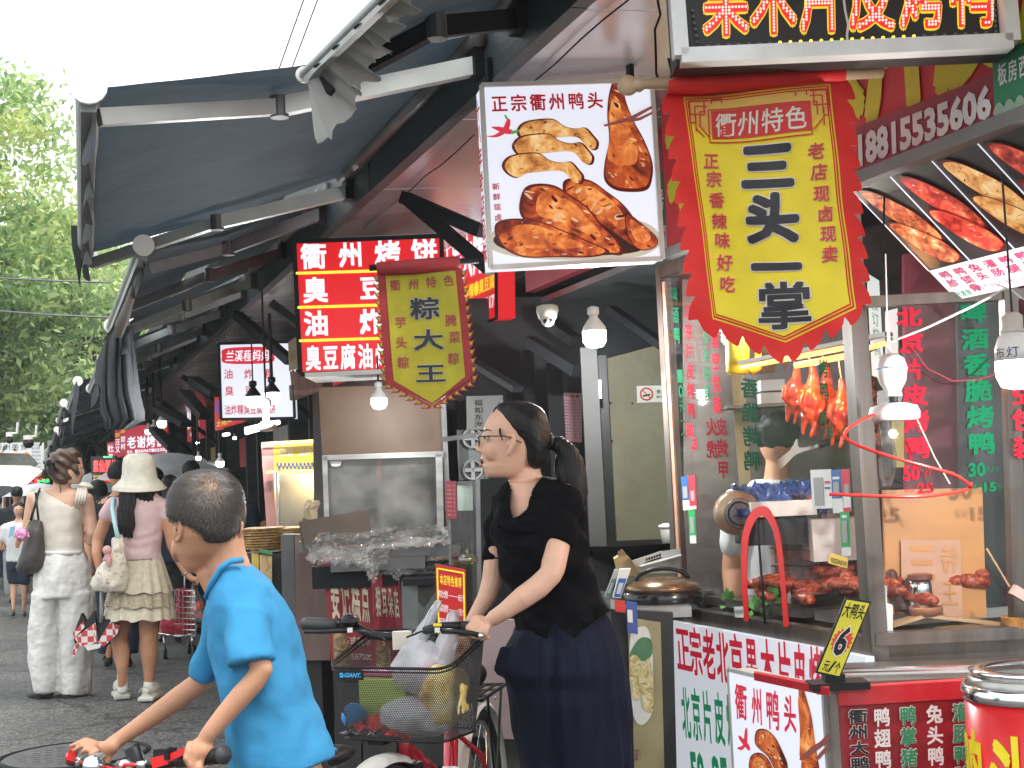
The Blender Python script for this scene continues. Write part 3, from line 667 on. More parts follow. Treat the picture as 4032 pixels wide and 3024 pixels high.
for i in range(5):blob(g,s,[(.40+.115*i-.05,.72),(.40+.115*i,.50),(.40+.115*i+.05,.72),(.40+.115*i,.95)],.02)
obj('food_picture',g,FOODP,sg)
s2=far_surf([(120,1742),(166,1742),(168,1848),(122,1848)],27.3); g=G(); s2.panel(g,.1); sg=obj('menu_strip',g,lit('far_white_panel',(.88,.90,.92),.75),t)
g=G()
for i in range(7):text(g,['烧饼豆腐','麻辣鸭头','油炸粿子','特色炒粉','麻糍粽子','衢州小吃','欢迎光临'][i],s2,.1,.04+.135*i,.9,.04+.135*i+.1,.01,.02)
obj('lettering',g,M('grey_print',(.2,.2,.2)),sg)
s=far_surf([(92,1834),(110,1834),(112,1922),(94,1922)],27.7); g=G(); s.panel(g,.1); obj('red_strip',g,lit('far_red',(.75,.04,.08),.35),t)
g=G(); s=far_surf([(0,1852),(86,1848),(86,1900),(0,1900)],27.95); text(g,'衢州',s,.35,.1,.95,.8,.0,.03); obj('wall_lettering',g,BLACK,t)
g=G(); s=far_surf([(98,1845),(168,1845),(168,1880),(98,1880)],27.2); blob(g,s,[(.02,.5),(.25,.05),(.48,.5),(.25,.95)],.02); blob(g,s,[(.5,.5),(.75,.05),(.98,.5),(.75,.95)],.03); obj('food_picture',g,FOODP,t)
for i,(pts,tx,c,lb)in enumerate([([(110,1882),(200,1878),(200,1905),(110,1905)],'江西风味',(1,.05,.05),'small red LED sign at the far snack shop'),([(148,1886),(200,1884),(200,1902),(148,1902)],'小吃城',(.1,1,.2),'small green LED sign at the far snack shop')]):
    s=far_surf(pts,26.8-i*.2); o=signpost('led_sign',lb,s,BLACK,.05)
    g=G(); text(g,tx,s,.05,.1,.95,.9,.01,.02); obj('lettering',g,lit('led_red' if i==0 else 'led_green',c,4),o)
# far roofs and striped shelters
for i,(pts,c,dd,lb)in enumerate([([(-300,1855),(20,1862),(60,1905),(-300,1905)],(.32,.3,.28),24,'tan ribbed shelter roof at the left edge'),([(160,1785),(290,1700),(300,1760),(200,1850)],(.3,.3,.3),30,'grey tiled roof behind the woman in beige'),([(-200,1690),(90,1680),(120,1700),(-200,1710)],(.4,.4,.4),36,'low grey roof under the trees'),([(-200,1915),(20,1920),(70,1940),(-200,1950)],(.7,.7,.68),22,'white cloth shelter over the far stall')]):
    s=far_surf(pts,dd); g=G(); g.slab([s.tl,s.bl,s.br,s.tr],FH*1.2+Z*.35)
    t=thing('shelter',lb,'shelter',P(pts[2][0]-40,2300,dd)); obj('roof',g,M('shelter_%d'%i,c,.8,var=.15,sc=12),t)
    g=G(); g.bar(s.at(.9,.9)+FH*.1,Vector((s.at(.9,.9).x,s.at(.9,.9).y,0))+FH*.1,.06,.06); obj('post',g,DARK,t)
for i,(x,y)in enumerate([(38,1733),(112,1745)]):
    o=thing('security_camera',['left','right'][i]+' of two dark dome cameras hanging above the far shop sign','camera',P(x,y,20))
    g=G(); g.ball(P(x,y,20),.05 if i==0 else.075); obj('dome',g,BLACK,o,True)
    g=G(); g.lathe(P(x,y,20)+Z*.05,[(.05+.02*i,0),(.05+.02*i,.06)],n=12); obj('housing',g,WHITEP,o)
    g=G(); g.tube([P(x,y,20)+Z*.1,P(x+5,y-25,20),P(x+28,y-28,20),P(x+32,y-70,20)],.02,6); obj('bracket',g,WHITEP,o)
# ================================================================ SIGNS AND MID STALLS
LW=lit('lit_white_panel',(.83,.86,.97),.82); LRED=lit('lit_red_panel',(.80,.012,.018),.75); LTXT=lit('lit_white_text',(.85,.9,1),.9,.5)
PRED=M('print_dark_red',(.42,.01,.02),.5,var=.03,emit=(.42,.0,.02),es=.35*LK); PYEL=lit('lit_yellow_text',(.95,.75,.02),.8)
FPR=[food('lit_meat',MEAT,15,LK*.62,0,.6,.5,3),lit('lit_meat_glint',(.92,.62,.36),.6),lit('lit_meat_glaze',(.62,.16,.02),.5),lit('lit_meat_pit',(.16,.01,.005),.4),food('lit_meat_core',[(.30,(.22,.03,.008)),(.45,(.50,.11,.02)),(.58,(.74,.27,.06)),(.74,(.95,.62,.3))],12,LK*.62,0,.6,.5,3)]
# ---- the big lit poster of braised duck heads
np_=(-FH*math.cos(math.radians(10))+RH*math.sin(math.radians(10)))
pp=Pl(P(1900,700,4.42),np_)
S1=Surf(pp,cB((1100,465),(2025,438),(2085,1408),(1150,1455)))
po=signpost('lightbox_sign','lit white poster box with glazed duck heads, wings and a raised duck head in chopsticks',S1,LW,.11,ALU,.014)
g=G(); tpx(g,'正宗衢州鸭头',pp,cB((1140,520),(1765,498),(1772,592),(1148,615)),off=.035,h=.003,gap=.14); tpx(g,'新鲜现卤',pp,cB((1155,990),(1198,988),(1212,1210),(1172,1214)),off=.03,h=.003,vert=True,gap=.3); obj('lettering',g,PRED,po)
bk=cB((1128,1290),(1300,1205),(1560,1180),(1850,1190),(2000,1215),(2075,1280),(2078,1330),(1960,1395),(1700,1412),(1400,1410),(1180,1370))
g=G(); bpx(g,pp,bk,.0022); obj('plate_rim',g,lit('print_plate',(.62,.55,.42),.7),po)
g=G(); bpx(g,pp,cB((1170,1290),(1320,1230),(1560,1215),(1850,1225),(1985,1250),(2040,1300),(1950,1370),(1700,1392),(1400,1390),(1210,1350)),.0026); obj('plate_sauce',g,lit('print_sauce',(.05,.012,.008),.5),po)
sh=[cB((1545,990),(1610,968),(1700,985),(1780,1040),(1870,1110),(1940,1200),(1990,1290),(1950,1350),(1880,1310),(1780,1240),(1650,1160),(1560,1080)),
      cB((1330,1030),(1400,1000),(1500,1010),(1580,1060),(1680,1130),(1760,1230),(1850,1320),(1870,1385),(1790,1380),(1650,1310),(1480,1240),(1350,1210),(1305,1140)),
      cB((1180,1215),(1260,1190),(1400,1200),(1560,1260),(1700,1320),(1800,1370),(1700,1400),(1500,1400),(1330,1400),(1220,1350),(1175,1280)),
      cB((1885,1160),(1990,1230),(2060,1300),(2040,1350),(1960,1360),(1900,1290)),
      cB((1810,455),(1835,440),(1870,480),(1890,560),(1930,660),(1985,760),(2030,880),(2030,970),(2000,1035),(1900,1045),(1820,1030),(1770,980),(1770,890),(1795,760),(1785,640),(1790,540))]
for i,q in enumerate(sh):meat(po,pp,q,FPR,.0030+.0022*(i if i<4 else 0),[14,18,20,8,22][i],i)
WG=[food('lit_wing',[(.3,(.30,.09,.02)),(.48,(.72,.33,.08)),(.6,(.88,.58,.22)),(.75,(.97,.85,.6))],17,LK*.5,0,.6,.5,3)]+FPR[1:4]
for i,(dx,dy)in enumerate([(80,-75),(55,5),(0,110)]):
    base=[(1240,790),(1270,745),(1340,725),(1440,722),(1500,760),(1560,775),(1620,770),(1665,815),(1690,850),(1680,890),(1640,885),(1590,830),(1530,818),(1450,825),(1370,835),(1320,860),(1265,835)]
    meat(po,pp,cB(*[(x+dx-30,y+dy)for x,y in base]),WG,.0034+.002*i,12,20+i)
g=G(); tpx(g,'',pp,cB((0,0),(1,0),(1,1),(0,1)))if 0 else None
bpx(g,pp,cB((1125,740),(1170,735),(1215,700),(1240,650),(1258,655),(1250,700),(1215,735),(1170,748)),.004); bpx(g,pp,cB((1155,692),(1200,690),(1262,705),(1275,725),(1240,730),(1190,712)),.0045); obj('chili_picture',g,lit('print_chili',(.7,.03,.06),.75),po)
g=G(); bpx(g,pp,cB((1235,650),(1225,628),(1232,625),(1248,650)),.005); bpx(g,pp,cB((1262,715),(1308,705),(1300,718),(1270,730)),.005); obj('chili_stem',g,lit('print_stem',(.1,.45,.08),.6),po)
g=G(); g.slab([pp.off(.008).at(*q)for q in cB((1765,680),(1900,640),(2028,575),(2030,590),(1910,660),(1770,690))],pp.n*.003); g.slab([pp.off(.008).at(*q)for q in cB((1900,650),(1960,640),(2028,608),(2028,622),(1965,655),(1905,668))],pp.n*.003); obj('chopstick_picture',g,lit('print_chopstick',(.28,.08,.07),.6),po)
sd=surf3(S1.tl-S1.n*.11,S1.tl,S1.bl,S1.bl-S1.n*.11); g=G(); text(g,'十八年老店品味',sd,.2,.05,.8,.97,.03,.006,vert=True); obj('side_lettering',g,PRED,po)
g=G(); g.bar(S1.at(.06,0)-S1.n*.05,S1.at(.06,0)-S1.n*.05+Z*.10,.015,.03); obj('hanger',g,DARK,po); g=G(); g.bar(S1.at(.9,0)-S1.n*.05,S1.at(.9,0)-S1.n*.05+Z*.12,.015,.03); obj('hanger',g,DARK,po)

# ---- red lit sign: pancakes, stinky tofu
q=PD(6.5); S2=Surf(q,cE((140,122),(1512,70),(1550,1312),(197,1362)))
o=signpost('lightbox_sign','big lit red sign with white characters in rows split by yellow dots',S2,LRED,.12,DARK,.02)
g=G()
for ch,b in zip('衢州烤饼臭豆腐油炸粿',[(185,140,445,385),(540,128,785,368),(875,112,1135,345),(1215,98,1480,325),(205,455,460,700),(735,445,985,672),(1255,425,1510,650),(215,768,465,1010),(735,750,985,992),(1260,730,1515,970)]):
    tpx(g,ch,q,cE((b[0],b[1]),(b[2],b[1]-8),(b[2]+10,b[3]-8),(b[0]+10,b[3])),off=.05,h=.004)
for i,ch in enumerate('臭豆腐油炸粿烤饼'):
    x=235+163*i; tpx(g,ch,q,cE((x,1092-6*i),(x+155,1086-6*i),(x+162,1325-6*i),(x+8,1332-6*i)),off=.045,h=.004)
obj('lettering',g,LTXT,o)
g=G()
for y0,x0 in((417,165),(736,180),(1047,195)):
    for i in range(64):
        x=x0+21*i; g.ball(q.off(.006).at(*cE((x,y0-24*i/38.))[0]),.0075,6,4)
obj('led_dots',g,lit('led_yellow',(1,.75,.05),1.3),o,kind='stuff')
# ---- street-facing red fascia of the pancake stall
q=PX(2.3); S3=Surf(q,cE((1516,75),(2020,-190),(2030,836),(1516,1040)))
o=signpost('fascia_sign','red fascia of the pancake stall with huge white strokes over a phone number',S3,LRED,.1,DARK,.012)
g=G(); text(g,'正宗大烤饼',S3,.02,.05,1.0,.53,.05,.004,gap=.04); obj('lettering',g,LTXT,o)
g=G(); text(g,'烤饼·油炸粿·臭豆腐',S3,.1,.58,.98,.72,.03,.004,gap=.02); obj('yellow_lettering',g,PYEL,o)
g=G(); text(g,'电话：',S3,.28,.79,.5,.88,.03,.004); text(g,'13567557117',S3,.5,.77,.97,.89,.03,.004,one=True); obj('phone_lettering',g,LTXT,o)
# ---- white sign of the fried snack shop
q=PD(10.3); S4=Surf(q,cD((1430,752),(1905,740),(1925,1238),(1445,1246)))
o=signpost('lightbox_sign','lit white sign with a red rounded name plate, behind two hanging bulbs',S4,LW,.14,DARK,.02)
g=G(); pts=[(1480,782),(1760,776),(1790,825),(1762,876),(1482,882),(1450,832)]; bpx(g,q,cD(*pts),.004); obj('name_plate',g,lit('lit_red_b',(.75,.02,.05),.7),o)
g=G(); tpx(g,'兰溪程妈妈',q,cD((1475,795),(1765,788),(1765,865),(1475,872)),off=.02,h=.008,gap=.02,shear=.15); obj('name_lettering',g,LTXT,o)
g=G()
for r_,(ch,y0)in enumerate((('油炸粿',918),('臭豆腐',1028))):
    for i,c_ in enumerate(ch):x=1460+5*r_+132*i; tpx(g,c_,q,cD((x,y0-2*i),(x+66,y0-2-2*i),(x+67,y0+66-2*i),(x+1,y0+68-2*i)),off=.02,h=.006)
tpx(g,'油炸粿臭豆腐烤饼',q,cD((1466,1152),(1800,1142),(1802,1210),(1468,1220)),off=.02,h=.006,gap=.02); obj('lettering',g,lit('lit_red_c',(.6,.02,.06),.7),o)
for i,((x,y),lb,d)in enumerate(zip(cD((1655,1128),(1778,1102)),['left one of two black capped bulbs hanging before the white snack sign','right one of two black capped bulbs hanging before the white snack sign'],(7.8,8.0))):
    bulb(x,y,d,31,.36,lb,BLACK,10,group='black capped bulbs')
x,y=cD((1738,1185))[0]; o=thing('ceiling_rose','off white unlit bulb holder hanging in front of the white snack sign','lamp holder',P(x,y,7.9))
g=G(); g.lathe(P(x,y,7.9),[(.02,.07),(.035,.05),(.035,.02),(.018,0),(.018,-.06),(.055,-.085),(.055,-.11),(.02,-.12)],n=16); obj('holder',g,WHITEP,o,True)
g=G(); g.tube([P(x,y,7.9)+Z*.07,P(x,y,7.9)+Z*.75],.006,5); obj('cord',g,BLACK,o)
# ---- signs farther down
def far_sign(label,pts,d,col,rows,street=None,tcol=LTXT,group=None,es=.6,off=.03):
    q=PX(street)if street else PD(d); s=Surf(q,pts); o=signpost('shop_sign',label,s,lit('farsign_%d%d%d'%tuple(int(c*99)for c in col),col,es),.1,None,group=group)
    for i,(t,u0,v0,u1,v1,m,vert)in enumerate(rows):g=G(); text(g,t,s,u0,v0,u1,v1,off,.012,vert=vert,one=(t[0]<'\u2e00')); obj('lettering',g,m or tcol,o)
    return o
YL=lit('lit_yellow_b',(.85,.6,.05),.7)
far_sign('red sign with four bold white characters and a phone line, above the white umbrella',cD((820,1288),(1084,1278),(1086,1462),(822,1480)),15.5,(.55,.02,.05),[('老谢烤饼',.03,.36,.99,.80,None,False),('衢州',.62,.04,.99,.32,YL,False),('电话：13606710235',.03,.84,.98,.95,None,False)])
far_sign('narrow red sign with yellow number at its top, just left of the red pancake sign',cD((785,1300),(822,1298),(824,1480),(787,1486)),15.9,(.5,.02,.05),[('邓村',.1,.3,.95,.8,None,True),('30',.1,.05,.9,.2,YL,False)])
far_sign('narrow red sign with yellow 20, second left of the red pancake sign',cD((750,1320),(786,1316),(788,1490),(752,1496)),16.2,(.5,.02,.05),[('汪又',.1,.3,.95,.85,None,True),('20',.1,.1,.9,.24,YL,False)])
far_sign('small red sign with one white character above a picture of dumplings',cD((700,1398),(750,1394),(752,1515),(702,1520)),16.6,(.6,.04,.08),[('杜',.05,.12,.95,.55,None,False),('饺',.2,.6,.8,.9,None,False)])
LEDR=lit('led_red',(1,.05,.05),4)
s=far_sign('black LED board with glowing red characters and green edge text, behind the crowd',cD((592,1488),(750,1484),(752,1604),(594,1604)),14.5,(.02,.02,.02),[('素仙蛋仙',.1,.2,1.1,.9,LEDR,False),('BIBGH',.55,.02,.9,.1,lit('led_green',(.1,1,.2),4),False)])
far_sign('smaller LED board with red and yellow characters under the black one',cD((600,1606),(750,1602),(752,1660),(602,1660)),14.4,(.03,.02,.02),[('水晶糕',.55,.1,1.0,.9,LEDR,False),('麻糍',.05,.1,.45,.4,YL,False),('冬米糖',.05,.5,.5,.95,LTXT,False)])
far_sign('red street facing fascia with tall white strokes down the row',cD((1222,1150),(1300,1110),(1304,1360),(1224,1395)),12,(.5,.04,.07),[('衢州小吃',.05,.1,.95,.7,None,False),('百年老店',.3,.8,.8,.9,None,False)],street=2.45)
far_sign('red and yellow sign with a blue star hanging just left of the white snack sign',cD((1400,1100),(1445,1095),(1447,1310),(1404,1316)),11,(.6,.04,.03),[('百福',.1,.1,.9,.5,lit('lit_blue',(.1,.1,.6),.6),True),('特产',.1,.7,.9,.95,YL,True)])
s=far_sign('red slanting fascia with yellow characters under the white snack sign',cD((1404,1250),(1600,1245),(1580,1262),(1404,1312)),10.6,(.6,.03,.04),[('土特产',.05,.1,.6,.8,YL,False)])
# ---- the dark yellow zongzi banner
BR1=M('banner_red_dull',(.30,.02,.025),.7,var=.15,sc=20); BY1=M('banner_yellow_dull',(.40,.36,.02),.75,var=.18,sc=9,dirt=.2,dcol=(.2,.17,.02)); BK1=M('banner_black',(.012,.014,.02),.6); BRT=M('banner_red_text',(.33,.05,.05),.7)
q=PD(4.62); bn=thing('banner','dim yellow flame edged pennant with three dark characters, hung before the red pancake sign','banner',q.at(*cE((1300,1640))[0]))
g=G(); g.tube([q.at(*p)+q.n*.01 for p in cE((842,372),(1860,300))],.011,10); obj('pole',g,DARK,bn,True)
g=G(); g.tube([q.at(*p)+q.n*.012 for p in cE((915,378),(1300,352),(1690,318))],[.021,.024,.021],10); obj('sleeve',g,BR1,bn,True)
bord=cE((915,400),(1690,340),(1735,760),(1790,1400),(1420,1640),(1010,1440),(955,820))
g=G(); g.slab([q.at(*p)for p in bord],q.n*.002); ob=[obj('border',g,BR1,bn)]
g=G(); g.slab([q.off(.003).at(*p)for p in cE((988,436),(1645,402),(1735,1385),(1425,1628),(1072,1422))],q.n*.001); ob.append(obj('field',g,BY1,bn))
def flames(gr,gy,a,b,n,L,pl,side,h=.001,curl=.6):
    a,b=Vector((*a,0)),Vector((*b,0)); e=(b-a)/n; nrm=Vector((-e.y,e.x,0)).normalized()*side
    for i in range(n):
        p=a+e*i; k=e.length
        P_=[p,p+e*.3+nrm*L*.45,p+e*.75+nrm*L*.9-e*curl,p+e*.55+nrm*L*1.15-e*.9*curl,p+e*1.0+nrm*L*.45,p+e*1.05]
        gr.face([pl.off(h).at(v.x,v.y)for v in P_])
        c=sum(P_,Vector((0,0,0)))/6; P2=[c+(v-c)*.45 for v in P_]; gy.face([pl.off(h+.002).at(v.x,v.y)for v in P2])
gr,gy=G(),G()
e_=lambda x,y:cE((x,y))[0]
flames(gr,gy,e_(930,420),e_(1010,1440),13,26,q,1); flames(gr,gy,e_(1690,380),e_(1800,1440),13,26,q,-1); flames(gr,gy,e_(1005,1430),e_(1420,1650),6,30,q,1); flames(gr,gy,e_(1790,1410),e_(1430,1650),6,30,q,-1)
ob.append(obj('flame_edge',gr,BR1,bn)); ob.append(obj('flame_core',gy,BY1,bn))
g=G();
for ch,b in zip('粽大王',[(1200,640,1505,855),(1235,940,1540,1145),(1255,1265,1565,1450)]):tpx(g,ch,q,cE((b[0],b[1]),(b[2],b[1]-12),(b[2]+8,b[3]-12),(b[0]+8,b[3])),off=.035,h=.008)
ob.append(obj('lettering',g,BK1,bn)); gw=G()
for ch,b in zip('粽大王',[(1200,640,1505,855),(1235,940,1540,1145),(1255,1265,1565,1450)]):tpx(gw,ch,q,cE((b[0],b[1]),(b[2],b[1]-12),(b[2]+8,b[3]-12),(b[0]+8,b[3])),off=.055,h=.0062)
ob.append(obj('outline',gw,M('banner_white',(.5,.5,.42),.7),bn))
g=G()
for ch,(x,y)in zip('衢州特色芋头粽腌菜粽',[(1025,475),(1195,465),(1360,450),(1525,440),(1072,820),(1082,1010),(1100,1200),(1540,800),(1575,960),(1565,1160)]):
    s_=108 if y<500 else 118; tpx(g,ch,q,cE((x,y),(x+s_,y-6),(x+s_+3,y+s_-6),(x+3,y+s_)),off=.02,h=.006)
ob.append(obj('small_lettering',g,BRT,bn))
wav=lambda p:q.n*(.012*math.sin(p.x*22+p.z*5)+.008*math.sin(p.z*13+p.x*9))
for o in ob:soften(o,wav,.02,7)

# ---- the big yellow and red banner
BR2=M('banner_red',(.72,.015,.01),.6,var=.1,sc=15,bump=.001,bsc=300); BY2=M('banner_yellow',(.86,.67,.03),.65,var=.07,sc=12,bump=.001,bsc=300); BO2=M('banner_orange',(.80,.50,.10),.65,var=.06); INK=M('banner_ink',(.015,.014,.02),.5); BW=M('banner_white_print',(.8,.72,.6),.6); BR3=M('banner_red_print',(.66,.03,.03),.6)
q=PD(3.35); bn=thing('banner','bright yellow and red scalloped pennant with large black characters on a wooden pole','banner',q.at(3097,1400))
PW=M('bamboo_pole',(.50,.33,.20),.6,var=.2,sc=8,str_=(1,1,1))
p0,p1=q.off(.02).at(2478,336),q.off(.02).at(3474,278)
g=G(); g.tube([p0,p0.lerp(p1,.04),p0.lerp(p1,.06),p0.lerp(p1,.12),p1],[.012,.019,.011,.015,.018],14); g.lathe(p0-RH*.004,[(.022,-.012),(.026,0),(.022,.012)],axis=FH,n=16); obj('pole',g,PW,bn,True)
g=G(); g.tube([q.off(.018).at(x,y)for x,y in((2630,338),(2760,327),(2950,312),(3150,300),(3325,286))],[.019,.026,.024,.027,.021],12); sl_=obj('sleeve',g,BR2,bn,True)
def scal(pts,n,amp,out):
    """flame scallops along a line of photo points"""
    r=[]; (x0,y0),(x1,y1)=pts; dx,dy=x1-x0,y1-y0; l=math.hypot(dx,dy); nx,ny=-dy/l*out,dx/l*out
    for i in range(n):
        for t,o_ in((.0,.0),(.18,.42),(.42,.78),(.70,.98),(.92,1.08),(.985,.9),(.97,.55),(.985,.2)):
            u=(i+t)/n; r.append((x0+dx*u+nx*amp*o_,y0+dy*u+ny*amp*o_))
    return r
out=[(2632,352),(3322,300)]+scal(((3322,310),(3392,1205)),10,34,-1)+scal(((3392,1205),(3097,1345+45)),4,42,-1)[0:]+[(3097,1400)]
lft=scal(((2632,360),(2745,1262)),10,34,1)+scal(((2745,1262),(3097,1390)),4,42,1)
out+=lft[::-1]
g=G(); g.slab([q.at(*p)for p in out],q.n*.002); ob=[obj('border',g,BR2,bn)]
def inset(k): # nested frames
    c=(3000,800); return[(x+(c[0]-x)*k*1.5,y+(c[1]-y)*k)for x,y in((2694,374),(3262,340),(3366,1217),(3097,1347),(2801,1260))]
for h,k,m,nm in((.003,0,BY2,'gold_line'),(.0045,.012,BR2,'red_line'),(.006,.026,BY2,'gold_line'),(.0075,.034,BR2,'red_line')):
    g=G(); g.face([q.off(h).at(*p)for p in inset(k)]); ob.append(obj(nm,g,m,bn))
g=G(); g.face([q.off(.009).at(*p)for p in inset(.046)]); ob.append(obj('field',g,BY2,bn))
g=G(); I_=inset(.046); g.face([q.off(.0104).at(*p)for p in(I_[0],I_[1],(I_[1][0]+8,440),(3160,520),(2830,535),(I_[0][0]+12,470))]); ob.append(obj('header_tint',g,BO2,bn))
g=G(); Sg=Surf(q,cC((437,622),(975,598),(990,755),(445,785))); rect(g,Sg,0,0,1,1,.012); ob.append(obj('header_plate',g,BR3,bn))
g=G(); Sh=Surf(q,cC((425,608),(985,585),(1000,770),(432,800)))
def bars(g,pl,segs,w,h):
    for(a,b)in segs:g.bar(pl.off(h).at(*cC(a)[0]),pl.off(h).at(*cC(b)[0]),w,.0012,pl.n)
bars(g,q,[((425,608),(985,585)),((985,585),(1000,770)),((1000,770),(432,800)),((432,800),(425,608)),((360,520),(1075,485)),
  ((315,560),(420,555)),((315,560),(320,690)),((345,590),(420,588)),((345,590),(350,680)),((375,620),(410,618)),((375,620),(378,700)),((315,640),(400,636)),((400,556),(402,640)),((318,690),(350,688)),((350,640),(352,740)),((370,700),(430,770)),((350,720),(400,770)),
  ((1085,520),(985,528)),((1085,520),(1095,650)),((1055,550),(985,555)),((1055,550),(1062,650)),((1025,585),(1000,588)),((1025,585),(1030,660)),((1085,600),(1005,606)),((1005,520),(1008,600)),((1098,660),(1070,662)),((1065,620),(1068,720)),((1060,680),(1010,740)),((440,548),(500,545)),((440,548),(442,575)),((500,545),(501,572)),((905,528),(965,524)),((905,528),(906,555)),((965,524),(966,552))],.0028,.0125)
ob.append(obj('fretwork',g,BR3,bn))
g=G(); text(g,'衢州特色',Sg,.03,.08,.97,.95,.012,.0138,gap=.04,shear=.08); ob.append(obj('header_lettering',g,BW,bn))
big=[('三',cC((585,800),(912,790),(920,1080),(592,1090))),('头',cC((612,1095),(935,1085),(945,1380),(622,1390))),('一',cC((640,1400),(950,1388),(958,1640),(648,1650))),('掌',cI((770,22),(1160,5),(1172,325),(780,340)))]
g,gw=G(),G()
for ch,b in big:z_=.038 if ch=='掌' else.06; tpx(g,ch,q,b,off=z_,h=.0135); tpx(gw,ch,q,b,off=z_+.032,h=.0112)
ob.append(obj('lettering',g,INK,bn)); ob.append(obj('outline',gw,BW,bn))
g,gw=G(),G()
for ch,(x,y)in zip('正宗香辣味好吃老店现卤现卖',[(430,915),(445,1020),(460,1140),(470,1265),(485,1375),(500,1500),(515,1622),(1015,870),(1035,985),(1050,1105),(1070,1220),(1085,1335),(1095,1450)]):
    b=cC((x-50,y-46),(x+50,y-50),(x+54,y+46),(x-46,y+50)); tpx(g,ch,q,b,off=.022,h=.0135,shear=.06); tpx(gw,ch,q,b,off=.045,h=.0115,shear=.06)
ob.append(obj('side_lettering',g,BR3,bn)); ob.append(obj('side_outline',gw,BW,bn))
def wav2(p):
    x=(p-CAM).dot(RH); z=p.z
    return q.n*(.016*math.sin(x*16+z*4)+.010*math.sin(z*9+x*8)+.006*math.sin(z*31+x*25)*max(0,1.0-(z-1.5)*.8))
for o in ob:soften(o,wav2,.018,7)
g=G();
for x in(2640,3390):g.tube([q.off(.03).at(x,345-(x-2640)*.07),q.off(.03).at(x+5,285-(x-2640)*.07),q.off(.03).at(x-8,230-(x-2640)*.06)],.0035,5)
obj('tie_wire',g,DARK,bn)

# ---- LED sign overhead
q=PD(3.2); S5=Surf(q,[(2621,-330),(3938,-395),(3987,196),(2663,255)])
o=thing('led_sign','black LED signboard with red bulb studded characters in a white frame','sign',q.at(3300,260))
g=G(); S5.panel(g,.10); obj('panel',g,M('led_black',(.012,.012,.014),.5,var=.1),o)
g=G(); frame(g,S5.sub(.012,.0,.988,.966),.034,.012,.05); obj('frame',g,M('frame_white',(.86,.86,.83),.35,dirt=.15,dcol=(.45,.43,.4)),o)
bx=[(375,655),(645,925),(925,1195),(1205,1485),(1490,1765),(1770,2050)]; gr,gy,gd,gh=G(),G(),G(),G()
for i,(ch,(a,b))in enumerate(zip('果木片皮烤鸭',bx)):
    y1=222-11*i; y0=y1-430; b4=cC((a-6,y0),(b-6,y0-8),(b+2,y1-8),(a+2,y1)); s_=Surf(q,b4)
    tpx(gr,ch,q,b4,off=.042,h=.006); tpx(gy,ch,q,b4,off=.066,h=.003)
    vs,fs=glyph(ch,.0)
    tri=[[vs[k]for k in f]for f in fs]
    for u in range(15):
        for v in range(24):
            X,Y=(u+.5)/15,-.12+(v+.5)/24
            if any(inpoly(X,Y,[(t[0],t[1])for t in f])for f in tri):gd.ball(s_.at(X,1-(Y+.12),.009),.0032,6,4)
obj('outline',gy,lit('led_yellow_line',(.9,.65,.03),.9),o); obj('lettering',gr,lit('led_red_face',(.85,.02,.02),.85),o); obj('led_bulbs',gd,lit('led_pink_white',(1,.5,.42),1.7),o,kind='stuff')
for i in range(30):
    x=415+58.2*i; y=262-2.6*i*1.05; (gh if not 7<=i<=20 else gy).__class__
g=G(); g2=G()
for i in range(28):(g2 if 7<=i<=20 else g).ball(q.off(.006).at(*cC((415+58.5*i,261-2.75*i))[0]),.0042,8,5)
for i in range(6):g.ball(q.off(.006).at(*cC((325+6*i,60+36*i))[0]),.0042,8,5); g.ball(q.off(.006).at(*cC((2040+2*i,30+30*i))[0]),.0042,8,5)
obj('unlit_bulbs',g,M('led_off',(.12,.12,.12),.3),o,kind='stuff'); obj('lit_border_bulbs',g2,lit('led_amber',(1,.6,.05),2.2),o,kind='stuff')
g=G(); g.tube([q.off(.03).at(*p)for p in cC((1185,-20),(1195,60),(1212,140),(1205,200),(1212,300))],.0028,5); obj('wire',g,WHITEP,o)

# ---- main fascia along the roast duck kiosk
XF=2.2; zlo,zhi=2.125,2.66
S6=surf3((XF,4.62,zhi),(XF,1.4,zhi),(XF,1.4,zlo),(XF,4.62,zlo))
FR=M('fascia_red',(.76,.02,.035),.45,var=.08,sc=3,dirt=.12,dcol=(.2,.02,.03)); o=thing('fascia_sign','long dark red fascia with big yellow characters and a phone number','sign',(XF,3,zlo))
g=G(); S6.panel(g,.08); obj('panel',g,FR,o)
YV=M('yellow_vinyl',(.82,.74,.03),.5,var=.04); q=PX(XF)
g=G(); text(g,'北京果木片皮烤鸭',S6,.01,-.0,.80,.80,.075,.004,gap=.02); obj('lettering',g,YV,o)
g=G(); text(g,'电话',surf3((XF,3.68,2.30),(XF,3.46,2.30),(XF,3.46,2.13),(XF,3.68,2.13)),off=.05,h=.004); obj('white_lettering',g,M('white_vinyl',(.75,.73,.7),.5),o)
s=Surf(PX(XF-.012),cC((1255,722),(2037,418),(2047,690),(1265,985))); g=G(); s.panel(g,.01); pl_=obj('phone_plate',g,M('plate_red',(.33,.02,.035),.4,dirt=.1),o)
g=G(); text(g,'18815535606',s,.02,.17,.985,.90,.045,.003,one=True); obj('number',g,M('white_vinyl'),pl_)
s=Surf(PX(XF-.016),cC((2028,318),(2330,190),(2350,560),(2045,662))); g=G(); s.panel(g,.01); gp=obj('green_plate',g,M('plate_green',(.02,.20,.09),.45),o)
g=G(); text(g,'板房西8号',s,.1,.18,1.1,.55,.02,.003,gap=.1); obj('plate_lettering',g,M('white_vinyl'),gp)
g=G()
for i in range(5):blob(g,s,[(.0+.2*i,.98),(.03+.2*i,.86),(.1+.2*i,.80),(.17+.2*i,.85),(.22+.2*i,.98)],.003+.0004*i)
obj('cloud_pattern',g,M('pale_green',(.3,.45,.33),.5),gp)
